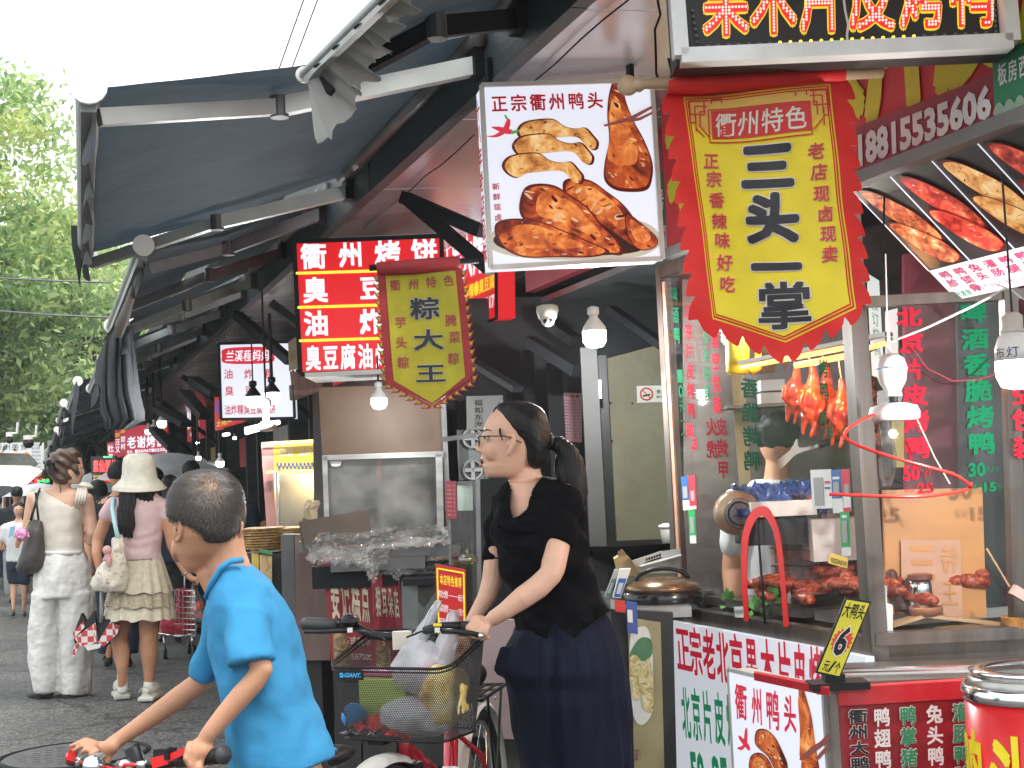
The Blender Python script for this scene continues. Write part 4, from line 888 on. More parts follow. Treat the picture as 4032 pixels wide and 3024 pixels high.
g=G(); g.box((XF-.01,3.0,zlo-.02),.045,3.24,.034); obj('lower_trim',g,M('grey_trim',(.20,.20,.19),.5,.3,dirt=.3),o)
s=surf3((XF+.02,4.95,2.42),(XF+.02,4.66,2.42),(XF+.02,4.66,2.14),(XF+.02,4.95,2.14)); o2=signpost('address_plate','dull green address plate between the poster box and the red fascia',s,M('plate_green_dull',(.03,.10,.06),.5),.03)
g=G(); text(g,'房西8号',s,.0,.2,1,.5,.02,.003,gap=.1); obj('lettering',g,M('white_vinyl'),o2)
g=G(); rect(g,s,0,.7,1,1.0,.003); obj('number_strip',g,M('grey_print2',(.4,.38,.36)),o2); g=G(); text(g,'1900617',s,.02,.78,.98,.94,.02,.005,one=True); obj('number',g,PRED,o2)
# slanted menu board under the fascia
pt=PX(XF+.02).at(3352,742); yk=pt.y; bl=PY(yk).at(3769,1178); dv=Vector((0,-1.5,0))
S7=surf3(pt,pt+dv,bl+dv,bl); o=thing('menu_board','slanted lit menu board with food photos and a white price strip','menu board',bl)
g=G(); S7.panel(g,.03); obj('panel',g,M('menu_black',(.02,.02,.022),.4),o)
g=G(); rect(g,S7,0,.735,1,1,.003); obj('price_strip',g,lit('menu_white',(.85,.87,.9),.85),o)
g=G(); W_=.38
for i in range(8):x=.0+.125*i; g=G(); g.face([S7.at(x-.002,0,.0035),S7.at(x-.002,.735,.0035),S7.at(x+.002,.735,.0035),S7.at(x+.002,0,.0035)]); obj('divider',g,LW,o)
def blobS(g,pts,h):return blob(g,S7,pts,h)
class SP: # lets meat() print on the slanted board
    def __init__(s,S_,h=0):s.S,s.h=S_,h
    def off(s,h):return SP(s.S,h)
    def at(s,x,y):return s.S.at(x/1000,y/1000,s.h)
RB=[food('lit_ribs',[(.3,(.10,.012,.01)),(.5,(.45,.09,.03)),(.62,(.70,.27,.10)),(.75,(.95,.7,.5))],26,LK*.45,0,.6,.5,3)]+FPR[1:4]
RG=[food('lit_redmeat',[(.3,(.12,.0,.0)),(.5,(.5,.03,.02)),(.62,(.75,.12,.04)),(.75,(.95,.55,.35))],22,LK*.45,0,.6,.5,3)]+FPR[1:4]
for i in range(7):
    x0=125*i; m=[RB,RG,WG,RG,RB,WG,RG][i]
    meat(o,SP(S7),[(x0+12,50),(x0+45,60),(x0+80,180),(x0+108,330),(x0+116,520),(x0+90,560),(x0+55,420),(x0+25,240)],m,.004,16,40+i)
    meat(o,SP(S7),[(x0+10,330),(x0+40,320),(x0+80,430),(x0+112,560),(x0+118,690),(x0+75,715),(x0+35,570)],m,.0075,14,50+i)
g=G()
for i,(a,b,c)in enumerate([('鸭胗','',''),('鸭锁骨','',''),('兔头','',''),('灌肠','',''),('鸭腿','',''),('鸭翅','',''),('鸭脖','',''),('鸭掌','',''),('猪蹄','',''),('猪耳','','')]):
    text(g,a,S7,.018+.044*i,.755,.050+.044*i,.755+.072*len(a),.03,.005,vert=True)
for i,pz in enumerate(['15元/个','10元/个','9元/个','6元/个','6元/个','5元/个','8元/个','9元/个','9元/个']):text(g,pz,S7,.075+.044*i,.925,.113+.044*i,.965,.01,.005,one=True)
obj('price_lettering',g,lit('menu_red',(.55,.02,.12),.6),o)
g=G(); text(g,'代发货',S7,.012,.935,.06,.985,.02,.005); obj('green_lettering',g,lit('menu_green',(.02,.35,.18),.6),o)
g=G(); text(g,'正宗衢州鸭头',SP(S7).S,.62,.03,.95,.10,.02,.006); obj('heading',g,lit('menu_red'),o)
g=G(); g.tube([PD(3.9).at(*p)for p in cC((1445,925),(1420,1000),(1415,1200),(1410,1450),(1408,1659))],.003,5); obj('cord',g,BLACK,label='black cord dropping from the fascia trim in front of the menu board',cat='cord')

# ---- poster-covered neighbour stall between kiosk and pancake stall
OL=M('olive_door',(.14,.135,.08),.65,var=.2,sc=2,str_=(1,1,.4),dirt=.55,dcol=(.09,.07,.03),dsc=6)
o=thing('door_panel','olive stained door panel with a no smoking notice, between dark post and kiosk','door',P(2500,2300,6.2)); q=PD(6.2)
g=G(); s=Surf(q,[(2388,1412),(2660,1340),(2700,2300),(2402,2300)]); s.panel(g,.05); obj('panel',g,OL,o)
g=G()
for x,y in zs((1558,1298),(1748,1303),(1572,1630)):g.ball(q.off(.002).at(x,y),.005,6,4)
obj('screw',g,BLACK,o,kind='stuff')
s=Surf(q,zs((1785,1150),(2060,1145),(2062,1290),(1788,1296))); g=G(); s.panel(g,-.004); nt_=obj('notice',g,M('notice_paper',(.50,.49,.42),.6,dirt=.2),o)
g=G(); c0=s.at(.30,.5,.006); u_=(s.tr-s.tl).normalized(); w_=(s.tl-s.bl).normalized(); r_=.026
g.tube([c0+u_*math.cos(a)*r_+w_*math.sin(a)*r_ for a in[k*math.pi/12 for k in range(24)]],.0035,6,closed=True); g.bar(c0+(u_*-.7+w_*.7)*r_,c0+(u_*.7-w_*.7)*r_,.005,.002,s.n); obj('prohibition_ring',g,M('notice_red',(.4,.03,.03)),nt_)
g=G(); g.bar(c0+(u_*-.6-w_*.3)*r_,c0+(u_*.6-w_*.1)*r_,.008,.002,s.n); text(g,'禁止吸烟',s,.62,.25,1.1,.5,.03,.006); text(g,'NO SMOKING',s,.62,.6,1.1,.75,.02,.006,one=True); obj('notice_lettering',g,BLACK,nt_)
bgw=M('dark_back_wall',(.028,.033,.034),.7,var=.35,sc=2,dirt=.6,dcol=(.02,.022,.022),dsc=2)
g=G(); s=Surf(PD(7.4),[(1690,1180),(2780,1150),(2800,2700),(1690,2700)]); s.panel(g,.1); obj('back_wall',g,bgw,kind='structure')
g=G(); g.slab([PZ(2.24).at(*p)for p in zs((930,440),(1850,78),(2350,-60),(2300,700),(1300,800))],(0,0,.03)); obj('stall_ceiling',g,M('ceiling_grey',(.26,.28,.28),.35,.3,var=.15,dirt=.3),kind='structure')
g=G(); s=surf3((2.32,6.5,2.75),(2.32,4.98,2.75),(2.32,4.98,2.235),(2.32,6.5,2.235)); s.panel(g,.05); nf=obj('fascia_sign',g,M('pink_red_fascia',(.40,.05,.07),.5,var=.3,sc=2,dirt=.25),label='faded pink red fascia half hidden behind the lit poster box',cat='sign')
g=G(); text(g,'衢州特产',s,.2,.2,.9,.9,.02,.005); obj('lettering',g,M('gold_print',(.45,.3,.05)),nf)
for i,(x0,y0,x1,y1,d,m,lb,nm)in enumerate([(2283,1370,2348,2300,5.9,M('grey_post',(.07,.07,.066),.6,.3,dirt=.5),'thick grey steel post left of the olive door','post'),(2352,1400,2386,2300,6.15,BLACK,'black gap post beside the olive door','post'),(2150,1430,2212,2300,6.6,DARK,'dark post behind the ponytail of the woman in black','post'),(2055,1380,2100,2200,6.9,DARK,'slim dark upright behind the head of the woman in black','post'),(1735,1560,1755,2250,6.7,DSTEEL,'steel corner post at the right of the pastry case','post'),(1790,1560,1830,2000,7.0,BLACK,'black upright beside the air conditioner','post')]):
    g=G(); a=P((x0+x1)/2,y0,d); b=Vector((a.x,a.y,0)); w=(x1-x0)*d/FP; g.box((a+b)/2,w,w*.8,a.z,(RH,FH,Z)); obj('post',g,m,label=lb,cat='post')
PB_='angled brackets under the stall roof'
for i,(a,b,w,d,lb)in enumerate([(zs((340,930))[0],zs((750,1180))[0],24,5.8,'dark slanting bracket just right of the dim yellow pennant'),(zs((850,760))[0],zs((1270,1020))[0],44,5.9,'broad dark slanting bracket left of the large lit bulb'),(zs((1560,480))[0],zs((2020,800))[0],30,5.9,'dark slanting bracket between the lit bulb and the kiosk'),(zs((1050,620))[0],zs((1260,760))[0],40,6.3,'short dark bracket behind the dome camera'),(cB((680,1075))[0],cB((1105,1260))[0],50,5.0,'upper black slanting bracket left of the poster box'),(cB((700,1085))[0],cB((1150,1470))[0],44,5.1,'lower black slanting bracket left of the poster box'),
    (cD((1545,560))[0],cD((1900,870))[0],30,8.6,'black slanting bracket over the white snack sign'),(cD((1260,985))[0],cD((1410,1080))[0],26,10.8,'dark bracket just left of the white snack sign'),(cD((1200,1070))[0],cD((1340,1230))[0],26,11.5,'dark slanting bracket beside the far red fascia'),(cD((1030,1180))[0],cD((1215,1280))[0],22,12,'dark slanting bracket right of the three small bulbs'),(cD((1010,1310))[0],cD((1130,1430))[0],22,13,'dark slanting bracket across the far red pancake sign')]):
    g=G(); g.bar(P(*a,d+.25),P(*b,d),.05*d/5.5,w*d/FP); obj('bracket',g,DARK,label=lb,cat='bracket',group=PB_)
s=Surf(PD(6.55),[(2216,1546),(2290,1548),(2292,1742),(2222,1738)]); o=signpost('price_list','pink price list with rows of tiny black characters, on the wall behind the ponytail',s,M('pink_paper',(.34,.17,.19),.7),.004)
g=G(); text(g,'价目表',s,.1,.03,.9,.1,.02,.002)
for i in range(13):text(g,'烧饼油条豆腐馒头粽子麻糍糕点米粉面条炒饭'[i:i+3],s,.05,.14+.063*i,.35,.17+.063*i,.02,.002); text(g,'元一个',s,.55,.14+.063*i,.95,.17+.063*i,.02,.002)
obj('lettering',g,BLACK,o)
x,y=zs((1418,728))[0]; bulb(x,y,5.25,47,0,'large lit bulb under the ceiling beside the dome camera',None,22)
x,y=zs((1447,1178))[0]; g=G(); c=P(x,y,5.95); g.box(c,.028,.02,.075,(RH,FH,Z)); o=obj('tube_light',g,TUBE,label='short bright lamp on the grey post below the large bulb',cat='lamp')
x,y=zs((1010,560))[0]; c=P(x,y,5.3); o=thing('security_camera','off white dome security camera under the pink red fascia','camera',c)
CW=M('camera_white',(.62,.60,.5),.45,dirt=.2)
g=G(); g.lathe(c,[(.026,.05),(.040,.045),(.042,.026),(.039,.02),(.034,.0),(.025,-.01)],n=20); obj('housing',g,CW,o,True)
g=G(); g.ball(c+Z*-.008-FH*.01,.026); obj('ball',g,CW,o,True)
fd=(CAM-c).normalized(); e0=c+Z*-.011-FH*.01
for k,sx in enumerate((-.010,.010)):g=G(); g.lathe(e0+RH*sx+fd*.020,[(.008,0),(.008,.004),(.004,.005)],axis=fd,n=14); obj('lens',g,BLACK if k==0 else M('lens_glass',(.1,.1,.12),.05),o,True)
# air conditioner outdoor unit and wall calendar behind the woman's face
s=Surf(PD(6.75),[(1836,1560),(1980,1556),(1985,1690),(1838,1692)]); o=signpost('wall_calendar','grey paper scroll with brush writing on the wall above the woman in black',s,M('scroll_paper',(.16,.16,.15),.7,dirt=.3),.01)
g=G(); text(g,'福如东海',s,.2,.1,.45,.95,.01,.003,vert=True); obj('lettering',g,BLACK,o)
o=thing('ventilation_unit','dark square ventilation unit with a round fan left of the woman in black','ventilator',P(1862,1880,6.8))
g=G(); g.box(P(1862,1790,6.85),.075*1.9,.1,.24,(RH,FH,Z)); obj('case',g,M('grey_case',(.13,.14,.14),.6,dirt=.3),o)
for yy in(1725,1850):
    g=G(); c=P(1862,yy,6.77); g.tube([c+RH*math.cos(a)*.045+Z*math.sin(a)*.045 for a in[k*math.pi/10 for k in range(20)]],.006,5,closed=True)
    for k in range(4):g.bar(c,c+RH*math.cos(k*1.57)*.04+Z*math.sin(k*1.57)*.04,.018,.004,FH)
    obj('fan',g,M('fan_grey',(.25,.25,.24),.5),o)
g=G(); g.bar(P(1737,1732,6.2),P(1905,1708,6.2),.02,.02); obj('rail',g,DSTEEL,label='thin steel rail sticking out left of the woman in black',cat='rail')

# ---- display case of the pastry stall
o=thing('pastry_stall','pastry stall with a wood grain top board over a grimy glass display case','food stall',P(1500,2900,6.9))
def pq(pl,pts,t,name,m,par,lab=None):
    g=G(); s=Surf(pl,pts)
    if name=='glass_pane':s.quad(g)
    else:s.panel(g,t)
    return obj(name,g,m,par,label=lab),s
def _pq(pl,pts,t,name,m,par,lab=None):g=G(); s=Surf(pl,pts); s.panel(g,t); return obj(name,g,m,par,label=lab),s
WB=M('brown_board',(.075,.038,.016),.6,var=.25,sc=2.2,str_=(1,1,.25),dirt=.4,dcol=(.09,.06,.03)); pq(PD(6.70),[(1254,1525),(1738,1512),(1742,1776),(1268,1790)],.03,'top_board',WB,o)
pq(PD(6.72),[(1278,1800),(1735,1785),(1735,2110),(1290,2140)],-.008,'glass_pane',DGLASS,o)
for pts in([(1270,1792),(1745,1776),(1745,1798),(1270,1812)],[(1268,1795),(1288,1795),(1300,2140),(1280,2140)],[(1715,1790),(1742,1789),(1748,2100),(1722,2100)]):pq(PD(6.66),pts,.03,'frame_bar',STEEL,o)
pq(PD(7.3),[(1230,1500),(1760,1500),(1770,2300),(1240,2300)],.05,'case_back',M('case_dark',(.10,.095,.085),.6,dirt=.5),o)
pq(PD(6.9),[(1480,1806),(1498,1806),(1500,1895),(1482,1895)],.01,'paper_slip',M('orange_slip',(.32,.12,.07)),o)
g=G(); s=Surf(PD(6.71),zt((555,35),(675,33),(675,90),(558,92))); blob(g,s,[(0,0),(1,0),(1,.6),(.8,1.1),(.2,1.1),(0,.6)],.012); obj('sticker',g,WHITEP,o)
g=G(); cx=P(1530,2260,6.7); g.box(Vector((cx.x,cx.y,.93))+FH*.1,1.0*.62,.9,.1,(RH,FH,Z)); obj('counter_slab',g,DARK,o)
g=G(); g.box(Vector((cx.x,cx.y,.45))+FH*.25,.56,.5,.88,(RH,FH,Z)); obj('base',g,M('stall_base',(.035,.033,.03),.7,dirt=.5),o)
bx_=thing('cabinet','brown and grey wooden side cabinet left of the red cloth','cabinet',P(1190,2900,7.0))
pq(PD(7.0),[(1160,2105),(1290,2100),(1300,2600),(1165,2600)],.4,'front',M('pinkish_board',(.20,.13,.11),.7,var=.2,str_=(1,1,.3),dirt=.4),bx_); pq(PD(7.02),[(1105,2105),(1158,2105),(1165,2600),(1118,2600)],.38,'side',M('grey_board',(.15,.15,.15),.7,var=.25,sc=5,str_=(1,1,.2),dirt=.4),bx_)
# red printed cloths
for i,(pts,tx,(u0,v0,u1,v1),lb)in enumerate([([(1272,2190),(1458,2240),(1472,2640),(1305,2640)],'姜记糕点',(.10,.05,.98,.55),'dark red cloth with four white characters hung below the pastry trays'),([(1462,2255),(1572,2275),(1612,2640),(1474,2640)],'猫耳朵店',(.12,.12,.9,.45),'narrower dark red cloth with four white characters right of the wider one')]):
    q=PD(6.42-.03*i); s=Surf(q,pts); o2=thing('printed_cloth',lb,'cloth',s.at(.5,1)); g=G(); s.panel(g,.006); a1_=obj('cloth',g,M('cloth_red',(.24,.02,.03),.75,var=.2,sc=5,dirt=.2),o2)
    g=G(); text(g,tx,s,u0,v0,u1,v1,.03,.004,gap=.15); a2_=obj('lettering',g,M('cloth_cream',(.5,.45,.33),.7),o2)
    g=G(); blob(g,s,[(.12,.66),(.3,.60),(.42,.72),(.5,.85),(.4,1.0),(.1,1.0)],.003); a3_=obj('food_picture',g,food('dull_food',[(.35,(.08,.05,.02)),(.6,(.35,.24,.12)),(.8,(.6,.5,.3))],12),o2)
    if i==0:g=G(); text(g,'苏式糕点',s,.3,.68,.98,.76,.02,.004); text(g,'13587000',s,.35,.84,.98,.9,.02,.004,one=True); obj('small_lettering',g,M('cloth_cream'),o2)
    for a_ in(a1_,a2_,a3_):soften(a_,lambda p:-FH*(.018*math.sin((p-CAM).dot(RH)*38+p.z*2)),.05,3)
# trays with pastry under crumpled film
TR=thing('pastry_trays','steel trays heaped with dark brown pastry on the stall counter','tray',P(1500,2230,6.5),None)
g=G()
for xa,ya,dd in((1370,2140,6.75),(1640,2170,6.6),(1500,2215,6.45)):c=P(xa,ya,dd); g.box(c,.42,.3,.05,(RH,FH,Z))
obj('tray',g,M('tray_steel',(.12,.12,.12),.35,.8),TR); PAST=food('brown_pastry',[(.3,(.03,.012,.006)),(.55,(.13,.06,.03)),(.75,(.3,.16,.08))],30,0,.006,.3)
random.seed(11); g=G()
for i in range(70):
    xa=random.uniform(1290,1760); ya=random.uniform(2120,2225); c=P(xa,ya,6.8-(ya-2100)*.003); g.ell(c,RH*.07,FH*.05,Z*.03,10,6)
obj('pastry',g,PAST,TR,True,kind='stuff')
FILM=glassm('plastic_film',(.93,.93,.91),.3,.08,.28,(.7,.7,.68))
def film(g,quad,nu,nv,amp,seed,d0,d1):
    base=len(g.v)
    for i in range(nu+1):
        for j in range(nv+1):
            u,v=i/nu,j/nv; x=(quad[0][0]*(1-u)+quad[1][0]*u)*(1-v)+(quad[3][0]*(1-u)+quad[2][0]*u)*v; y=(quad[0][1]*(1-u)+quad[1][1]*u)*(1-v)+(quad[3][1]*(1-u)+quad[2][1]*u)*v
            q=Vector((u*7+seed,v*5,seed*2)); n_=(1-abs(noise.noise(q)))*1.0+(1-abs(noise.noise(q*2.1)))*.45+noise.noise(q*4.5)*.18-.9
            g.v.append(P(x,y,d0+(d1-d0)*v)+Z*(amp*n_)+RH*(amp*.4*noise.noise(q*3))-FH*amp*.5*n_)
    for i in range(nu):
        for j in range(nv):a=base+i*(nv+1)+j; g.f.append((a,a+1,a+nv+2,a+nv+1))
for k,(qd,sd_,lb)in enumerate([([(1230,2110),(1560,2085),(1520,2250),(1205,2215)],1,'left sheet of clear crumpled plastic film over the pastry trays'),([(1500,2095),(1765,2070),(1775,2150),(1430,2185)],5,'back sheet of clear crumpled plastic film over the trays'),([(1440,2165),(1765,2130),(1790,2270),(1440,2280)],9,'front sheet of clear crumpled plastic film over the darkest pastry')]):
    g=G(); film(g,qd,80,44,.04,sd_,6.75,6.2); obj('plastic_film',g,FILM,smooth=True,label=lb,cat='plastic film')
g=G(); film(g,[(1390,2190),(1470,2190),(1480,2260),(1410,2240)],20,14,.03,13,6.3,6.25); film(g,[(1445,2215),(1500,2230),(1480,2300),(1450,2290)],16,14,.03,17,6.25,6.2); obj('plastic_film',g,FILM,label='crumpled tail of plastic film hanging over the gap between the red cloths',cat='plastic film')
q=PD(6.5); o=thing('cardboard_flap','dark brown bent cardboard sheet leaning behind the film covered trays','cardboard',q.at(1200,2200))
g=G(); g.slab([q.at(*p)for p in zt((215,700),(965,573),(1000,795),(820,830),(640,800),(420,830),(380,905),(270,960))],FH*.01); g.slab([q.at(*p)for p in zt((215,705),(260,960),(330,1060),(250,1020),(230,900))],FH*.02); obj('sheet',g,M('cardboard_dark',(.075,.055,.04),.8,var=.15),o)
o=thing('paper_bag','crumpled cream paper bag behind the cardboard sheet','paper bag',P(1225,2040,6.9)); g=G()
g.rings([(1190,1248,2045,6.9,.04),(1195,1255,2010,6.9,.06),(1205,1262,1985,6.9,.05),(1212,1258,1972,6.9,.02)],16)
for i,v in enumerate(g.v):g.v[i]=v+Vector((noise.noise(v*25),noise.noise(v*30),noise.noise(v*21)))*.02
obj('bag',g,M('cream_paper',(.48,.38,.24),.8,var=.15),o)
random.seed(4)
for i in range(16):
    g=G(); y=2080+(i//2)*10.5; x=(1040 if i%2==0 else 1130)+random.uniform(-6,6); c=P(x,y,7.3 if i%2 else 7.25); g.lathe(c-Z*.009,[(.08,0),(.118,.003),(.12,.011),(.08,.016)],n=16)
    obj('flatbread',g,food('flatbread_crust',[(.3,(.22,.10,.03)),(.55,(.45,.27,.10)),(.75,(.6,.42,.2))],25,0,.003,.6),label='golden flatbread in the %s pile by the pastry stall, %s'%('left' if i%2==0 else 'right',['topmost','second from its top','third from its top','fourth from its top','fourth from its bottom','third from its bottom','second from its bottom','lowest'][i//2]),cat='flatbread',group='piled flatbreads %s'%('left' if i%2==0 else 'right'))
c=P(1085,2175,7.25); g=G(); g.box(Vector((c.x,c.y,c.z/2)),.48,.4,c.z,(RH,FH,Z)); ot=thing('bread_table','dark table with food posters carrying the piled flatbreads','table',(c.x,c.y,0)); obj('body',g,M('stall_base'),ot)
pq(PD(7.02),[(990,2180),(1018,2180),(1025,2480),(996,2480)],.01,'poster',M('yellow_poster',(.5,.36,.06),.6),ot); pq(PD(7.02),[(1022,2185),(1070,2190),(1072,2480),(1030,2480)],.01,'poster',food('noodle_print',[(.3,(.15,.06,.02)),(.5,(.45,.3,.12)),(.7,(.6,.5,.3))],9,0,0),ot)
pq(PD(7.0),[(1020,2160),(1072,2172),(1072,2186),(1020,2176)],.01,'green_edge',M('green_strip',(.05,.2,.06)),ot)
# ---- yellow lit fried snack stall
o=thing('snack_stall','snack stall with a yellow lit header and blue checks left of the pastry stall','food stall',P(1150,2900,8.3)); q=PD(8.2)
YB=M('yellow_header',(.50,.38,.04),.5,var=.1,emit=(.5,.36,.03),es=.25*LK); b,s=pq(q,[(1072,1742),(1272,1738),(1272,1850),(1078,1850)],.06,'header',YB,o)
g=G(); text(g,'烧饼',s,.14,.12,.42,.52,.03,.004); text(g,'油炸粿',s,.50,.12,.93,.52,.03,.004); obj('lettering',g,M('header_text',(.55,.5,.4)),o); g=G()
for i in range(12):
    for j in(0,1):u=.06+.078*i+(.039 if j else 0); rect(g,s,u,.74+.12*j,u+.039,.86+.12*j,.005)
obj('check_pattern',g,M('check_blue',(.03,.06,.25)),o)
pq(q,[(1028,1752),(1076,1745),(1084,2080),(1050,2080)],.1,'pillar',M('pink_pillar',(.32,.15,.13),.5,var=.15),o)
for pts in([(1030,1742),(1272,1728),(1272,1740),(1030,1754)],[(1092,1856),(1268,1850),(1268,1864),(1092,1870)],[(1045,1856),(1072,1852),(1072,1862),(1048,1866)]):pq(PD(8.15),pts,.02,'light_strip',lit('warm_strip',(1,.72,.22),1.6),o)
pq(q,[(1092,1872),(1268,1866),(1268,2070),(1096,2080)],-.006,'glass_pane',DGLASS,o); pq(PD(8.6),[(1060,1850),(1290,1850),(1290,2120),(1060,2120)],.05,'case_back',M('case_steel',(.2,.2,.19),.4,.6,dirt=.4),o)
pq(PD(8.17),[(1084,1858),(1094,1858),(1100,2080),(1090,2080)],.02,'frame_bar',STEEL,o); pq(PD(8.2),[(1052,2075),(1280,2070),(1290,2900),(1060,2900)],.5,'counter',M('stall_base'),o)
l=bpy.data.lights.new('strip_glow','POINT'); l.energy=6; l.color=(1,.75,.35); l.shadow_soft_size=.08; lo=bpy.data.objects.new('strip_glow',l); COL.objects.link(lo); lo.location=P(1180,1885,8.35)
# boards above
o=thing('roof_box','brown corrugated box panel under the red lit sign','panel',P(1200,1550,7.2)); pq(PD(7.2),zr((128,512),(620,556),(490,760),(172,872)),.04,'panel',M('brown_corrugated',(.19,.13,.10),.7,var=.3,sc=6,str_=(8,8,.5),dirt=.3),o); pq(PD(7.1),zr((118,690),(160,675),(168,868),(130,872)),.04,'end_plate',M('grey_board'),o)
s=Surf(PD(7.6),zr((108,150),(205,92),(226,480),(120,512))); o=signpost('paper_notice','small cream notice with faded yellow print at the left edge of the red lit sign',s,M('cream_board',(.42,.40,.28),.6,dirt=.2),.02)
g=G(); text(g,'糕点',s,.15,.35,.85,.7,.02,.003); obj('lettering',g,M('faded_yellow',(.4,.3,.05)),o)
s=Surf(PD(6.9),zr((655,565),(930,528),(1090,530),(670,692))); o=signpost('shop_sign','slanting pinkish red sign edge under the red lit sign',s,lit('pink_red',(.6,.05,.08),.5),.02)
x,y=zr((1240,900))[0]; bulb(x,y,6.3,31,.12,'lit bulb before the brown board above the pastry case',None,7)
g=G(); g.box(P(1440,1478,6.45),.5,.35,.02,(RH,FH,Z)); obj('lamp_shelf',g,M('pale_shelf',(.45,.45,.43),.4),label='pale metal shelf the bulb hangs from above the brown board',cat='shelf')
# red menu stand
s=Surf(PD(5.6),[(1714,2222),(1833,2243),(1840,2728),(1728,2700)]); o=signpost('menu_stand','red menu board with yellow heading and white price rows behind the near bicycle',s,lit('menu_red_board',(.62,.02,.02),.45),.02)
g=G(); frame(g,s.sub(.06,.03,.94,.98),.006,.003,.003); obj('gold_border',g,YV,o)
g=G(); text(g,'本店特色推荐',s,.13,.07,.87,.16,.02,.003,gap=.1); obj('heading',g,PYEL,o); g=G()
for i,(a,b)in enumerate([('鲜肉大烤饼','8元/个'),('梅菜肉烤饼','7元/个'),('梅干菜大饼','7元/个'),('豆腐干烤饼','6元/个')]):
    v=.20+.115*i; text(g,a,s,.08,v,.40,v+.07,.02,.003,gap=.0); text(g,b,s,.74,v+.01,.94,v+.07,.02,.003,one=True); rect(g,s,.42,v+.035,.72,v+.04)
obj('price_rows',g,lit('menu_white_text',(.85,.8,.85),.6),o)
s=Surf(PD(6.3),zt((1810,260),(1925,260),(1930,672),(1818,670))); o=signpost('price_list','small dark red price list on the glass beside the pastry trays',s,M('dull_red_list',(.25,.03,.045),.5),.006)
g=G()
for i in range(8):text(g,'糕点麻花桃酥年糕'[i:i+2],s,.1,.1+.11*i,.55,.15+.11*i,.02,.002); text(g,'元',s,.65,.1+.11*i,.9,.15+.11*i,.02,.002)
obj('lettering',g,M('pinkish_print',(.5,.25,.25)),o)
o=thing('glass_case','small upright glass case with green tinted panes behind the red menu board','display case',P(1820,2900,6.4))
pq(PD(6.35),[(1768,1896),(1880,1892),(1884,2212),(1775,2215)],-.005,'glass_pane',glassm('green_glass',(.75,.88,.82),.1,.05,.2),o)
for pts in([(1762,1890),(1772,1890),(1778,2225),(1768,2225)],[(1872,1885),(1890,1885),(1898,2400),(1880,2400)]):pq(PD(6.32),pts,.02,'frame_bar',DSTEEL,o)
pq(PD(6.9),[(1800,1912),(1860,1912),(1862,2010),(1802,2010)],.01,'white_card',M('card_white',(.45,.5,.46),.6),o); pq(PD(6.9),[(1846,1900),(1858,1900),(1860,1985),(1848,1985)],.02,'green_strip',M('green_card',(.1,.25,.14)),o)
pq(PD(6.45),[(1768,2215),(1890,2212),(1900,2900),(1780,2900)],.5,'base',M('stall_base'),o)
g=G(); c=P(1842,2205,6.15); g.ell(c,RH*.045,FH*.04,Z*.028,12,8); g.tube([c+Z*.02,c+Z*.05],[.012,.006],8)
for i,v in enumerate(g.v):g.v[i]=v+Vector((1,0,1))*.006*noise.noise(v*60)
obj('food_bag',g,glassm('bag_olive',(.65,.62,.38),.3,.15,.4),label='small knotted plastic bag of pickles above the red menu board',cat='plastic bag',smooth=True)
o=thing('folding_board','faded pink board standing on the ground behind the bicycle','board',P(1960,2920,5.3)); pq(PD(5.3),[(1890,2440),(2100,2440),(2110,2915),(1902,2905)],.03,'board',M('faded_pink',(.33,.25,.25),.75,var=.08,dirt=.2,dcol=(.2,.15,.14)),o)
for p in([(1900,2900),(1915,2900),(1918,3050),(1904,3050)],):pq(PD(5.32),p,.03,'leg',DARK,o)
o=thing('waste_bin','grey green upright bin behind the red menu board','bin',P(1650,2560,6.2)); g=G(); c=P(1650,2420,6.25); g.rings([(1580,1720,2290,6.25,.08),(1590,1710,2620,6.25,.07)],4); obj('body',g,M('grey_bin',(.14,.16,.15),.6,dirt=.3),o)
g=G(); g.box(P(1665,2285,6.2),.16,.2,.03,(RH,FH,Z)); obj('lid',g,DARK,o)

# ---- zongzi counter between the woman and the kiosk
o=thing('side_counter','steel topped counter with a faded zongzi poster beside the roast duck kiosk','counter',P(2550,3300,4.75)); q=PD(4.72)
s0=Surf(q,[(2405,2395),(2650,2412),(2672,3330),(2440,3330)]); g=G(); s0.panel(g,.6); obj('body',g,M('counter_black',(.018,.018,.02),.6,dirt=.4),o)
b,s=pq(PD(4.71),[(2470,2430),(2600,2450),(2622,3300),(2498,3300)],-.01,'poster',M('poster_olive',(.30,.26,.13),.6,var=.15,dirt=.3,dcol=(.5,.5,.42)),o)
g=G(); bpx(g,PD(4.705),cH((850,1100),(880,1060),(925,1060),(945,1150),(950,1300),(945,1420),(905,1475),(870,1450),(850,1350)),.01); obj('plate_picture',g,M('plate_white',(.62,.62,.56),.5),b)
g=G(); bpx(g,PD(4.705),cH((848,1180),(870,1130),(900,1100),(940,1110),(945,1170),(915,1200),(880,1195)),.0115); obj('leaf_picture',g,M('leaf_print',(.06,.16,.07),.6,var=.3),b)
RICE=food('rice_print',[(.3,(.25,.15,.04)),(.5,(.55,.48,.2)),(.7,(.75,.7,.5))],40,0,0); g=G(); bpx(g,PD(4.705),cH((850,1190),(880,1180),(905,1230),(905,1320),(880,1370),(855,1330)),.0125); bpx(g,PD(4.705),cH((905,1230),(930,1190),(946,1260),(950,1370),(945,1420),(905,1400),(900,1310)),.013); obj('zongzi_picture',g,RICE,b)
g=G(); tpx(g,'道！',PD(4.69),cH((866,1575),(906,1570),(908,1625),(868,1630)),off=.01,h=.005,vert=False); obj('poster_lettering',g,M('dark_red_ink',(.12,.02,.02)),b)
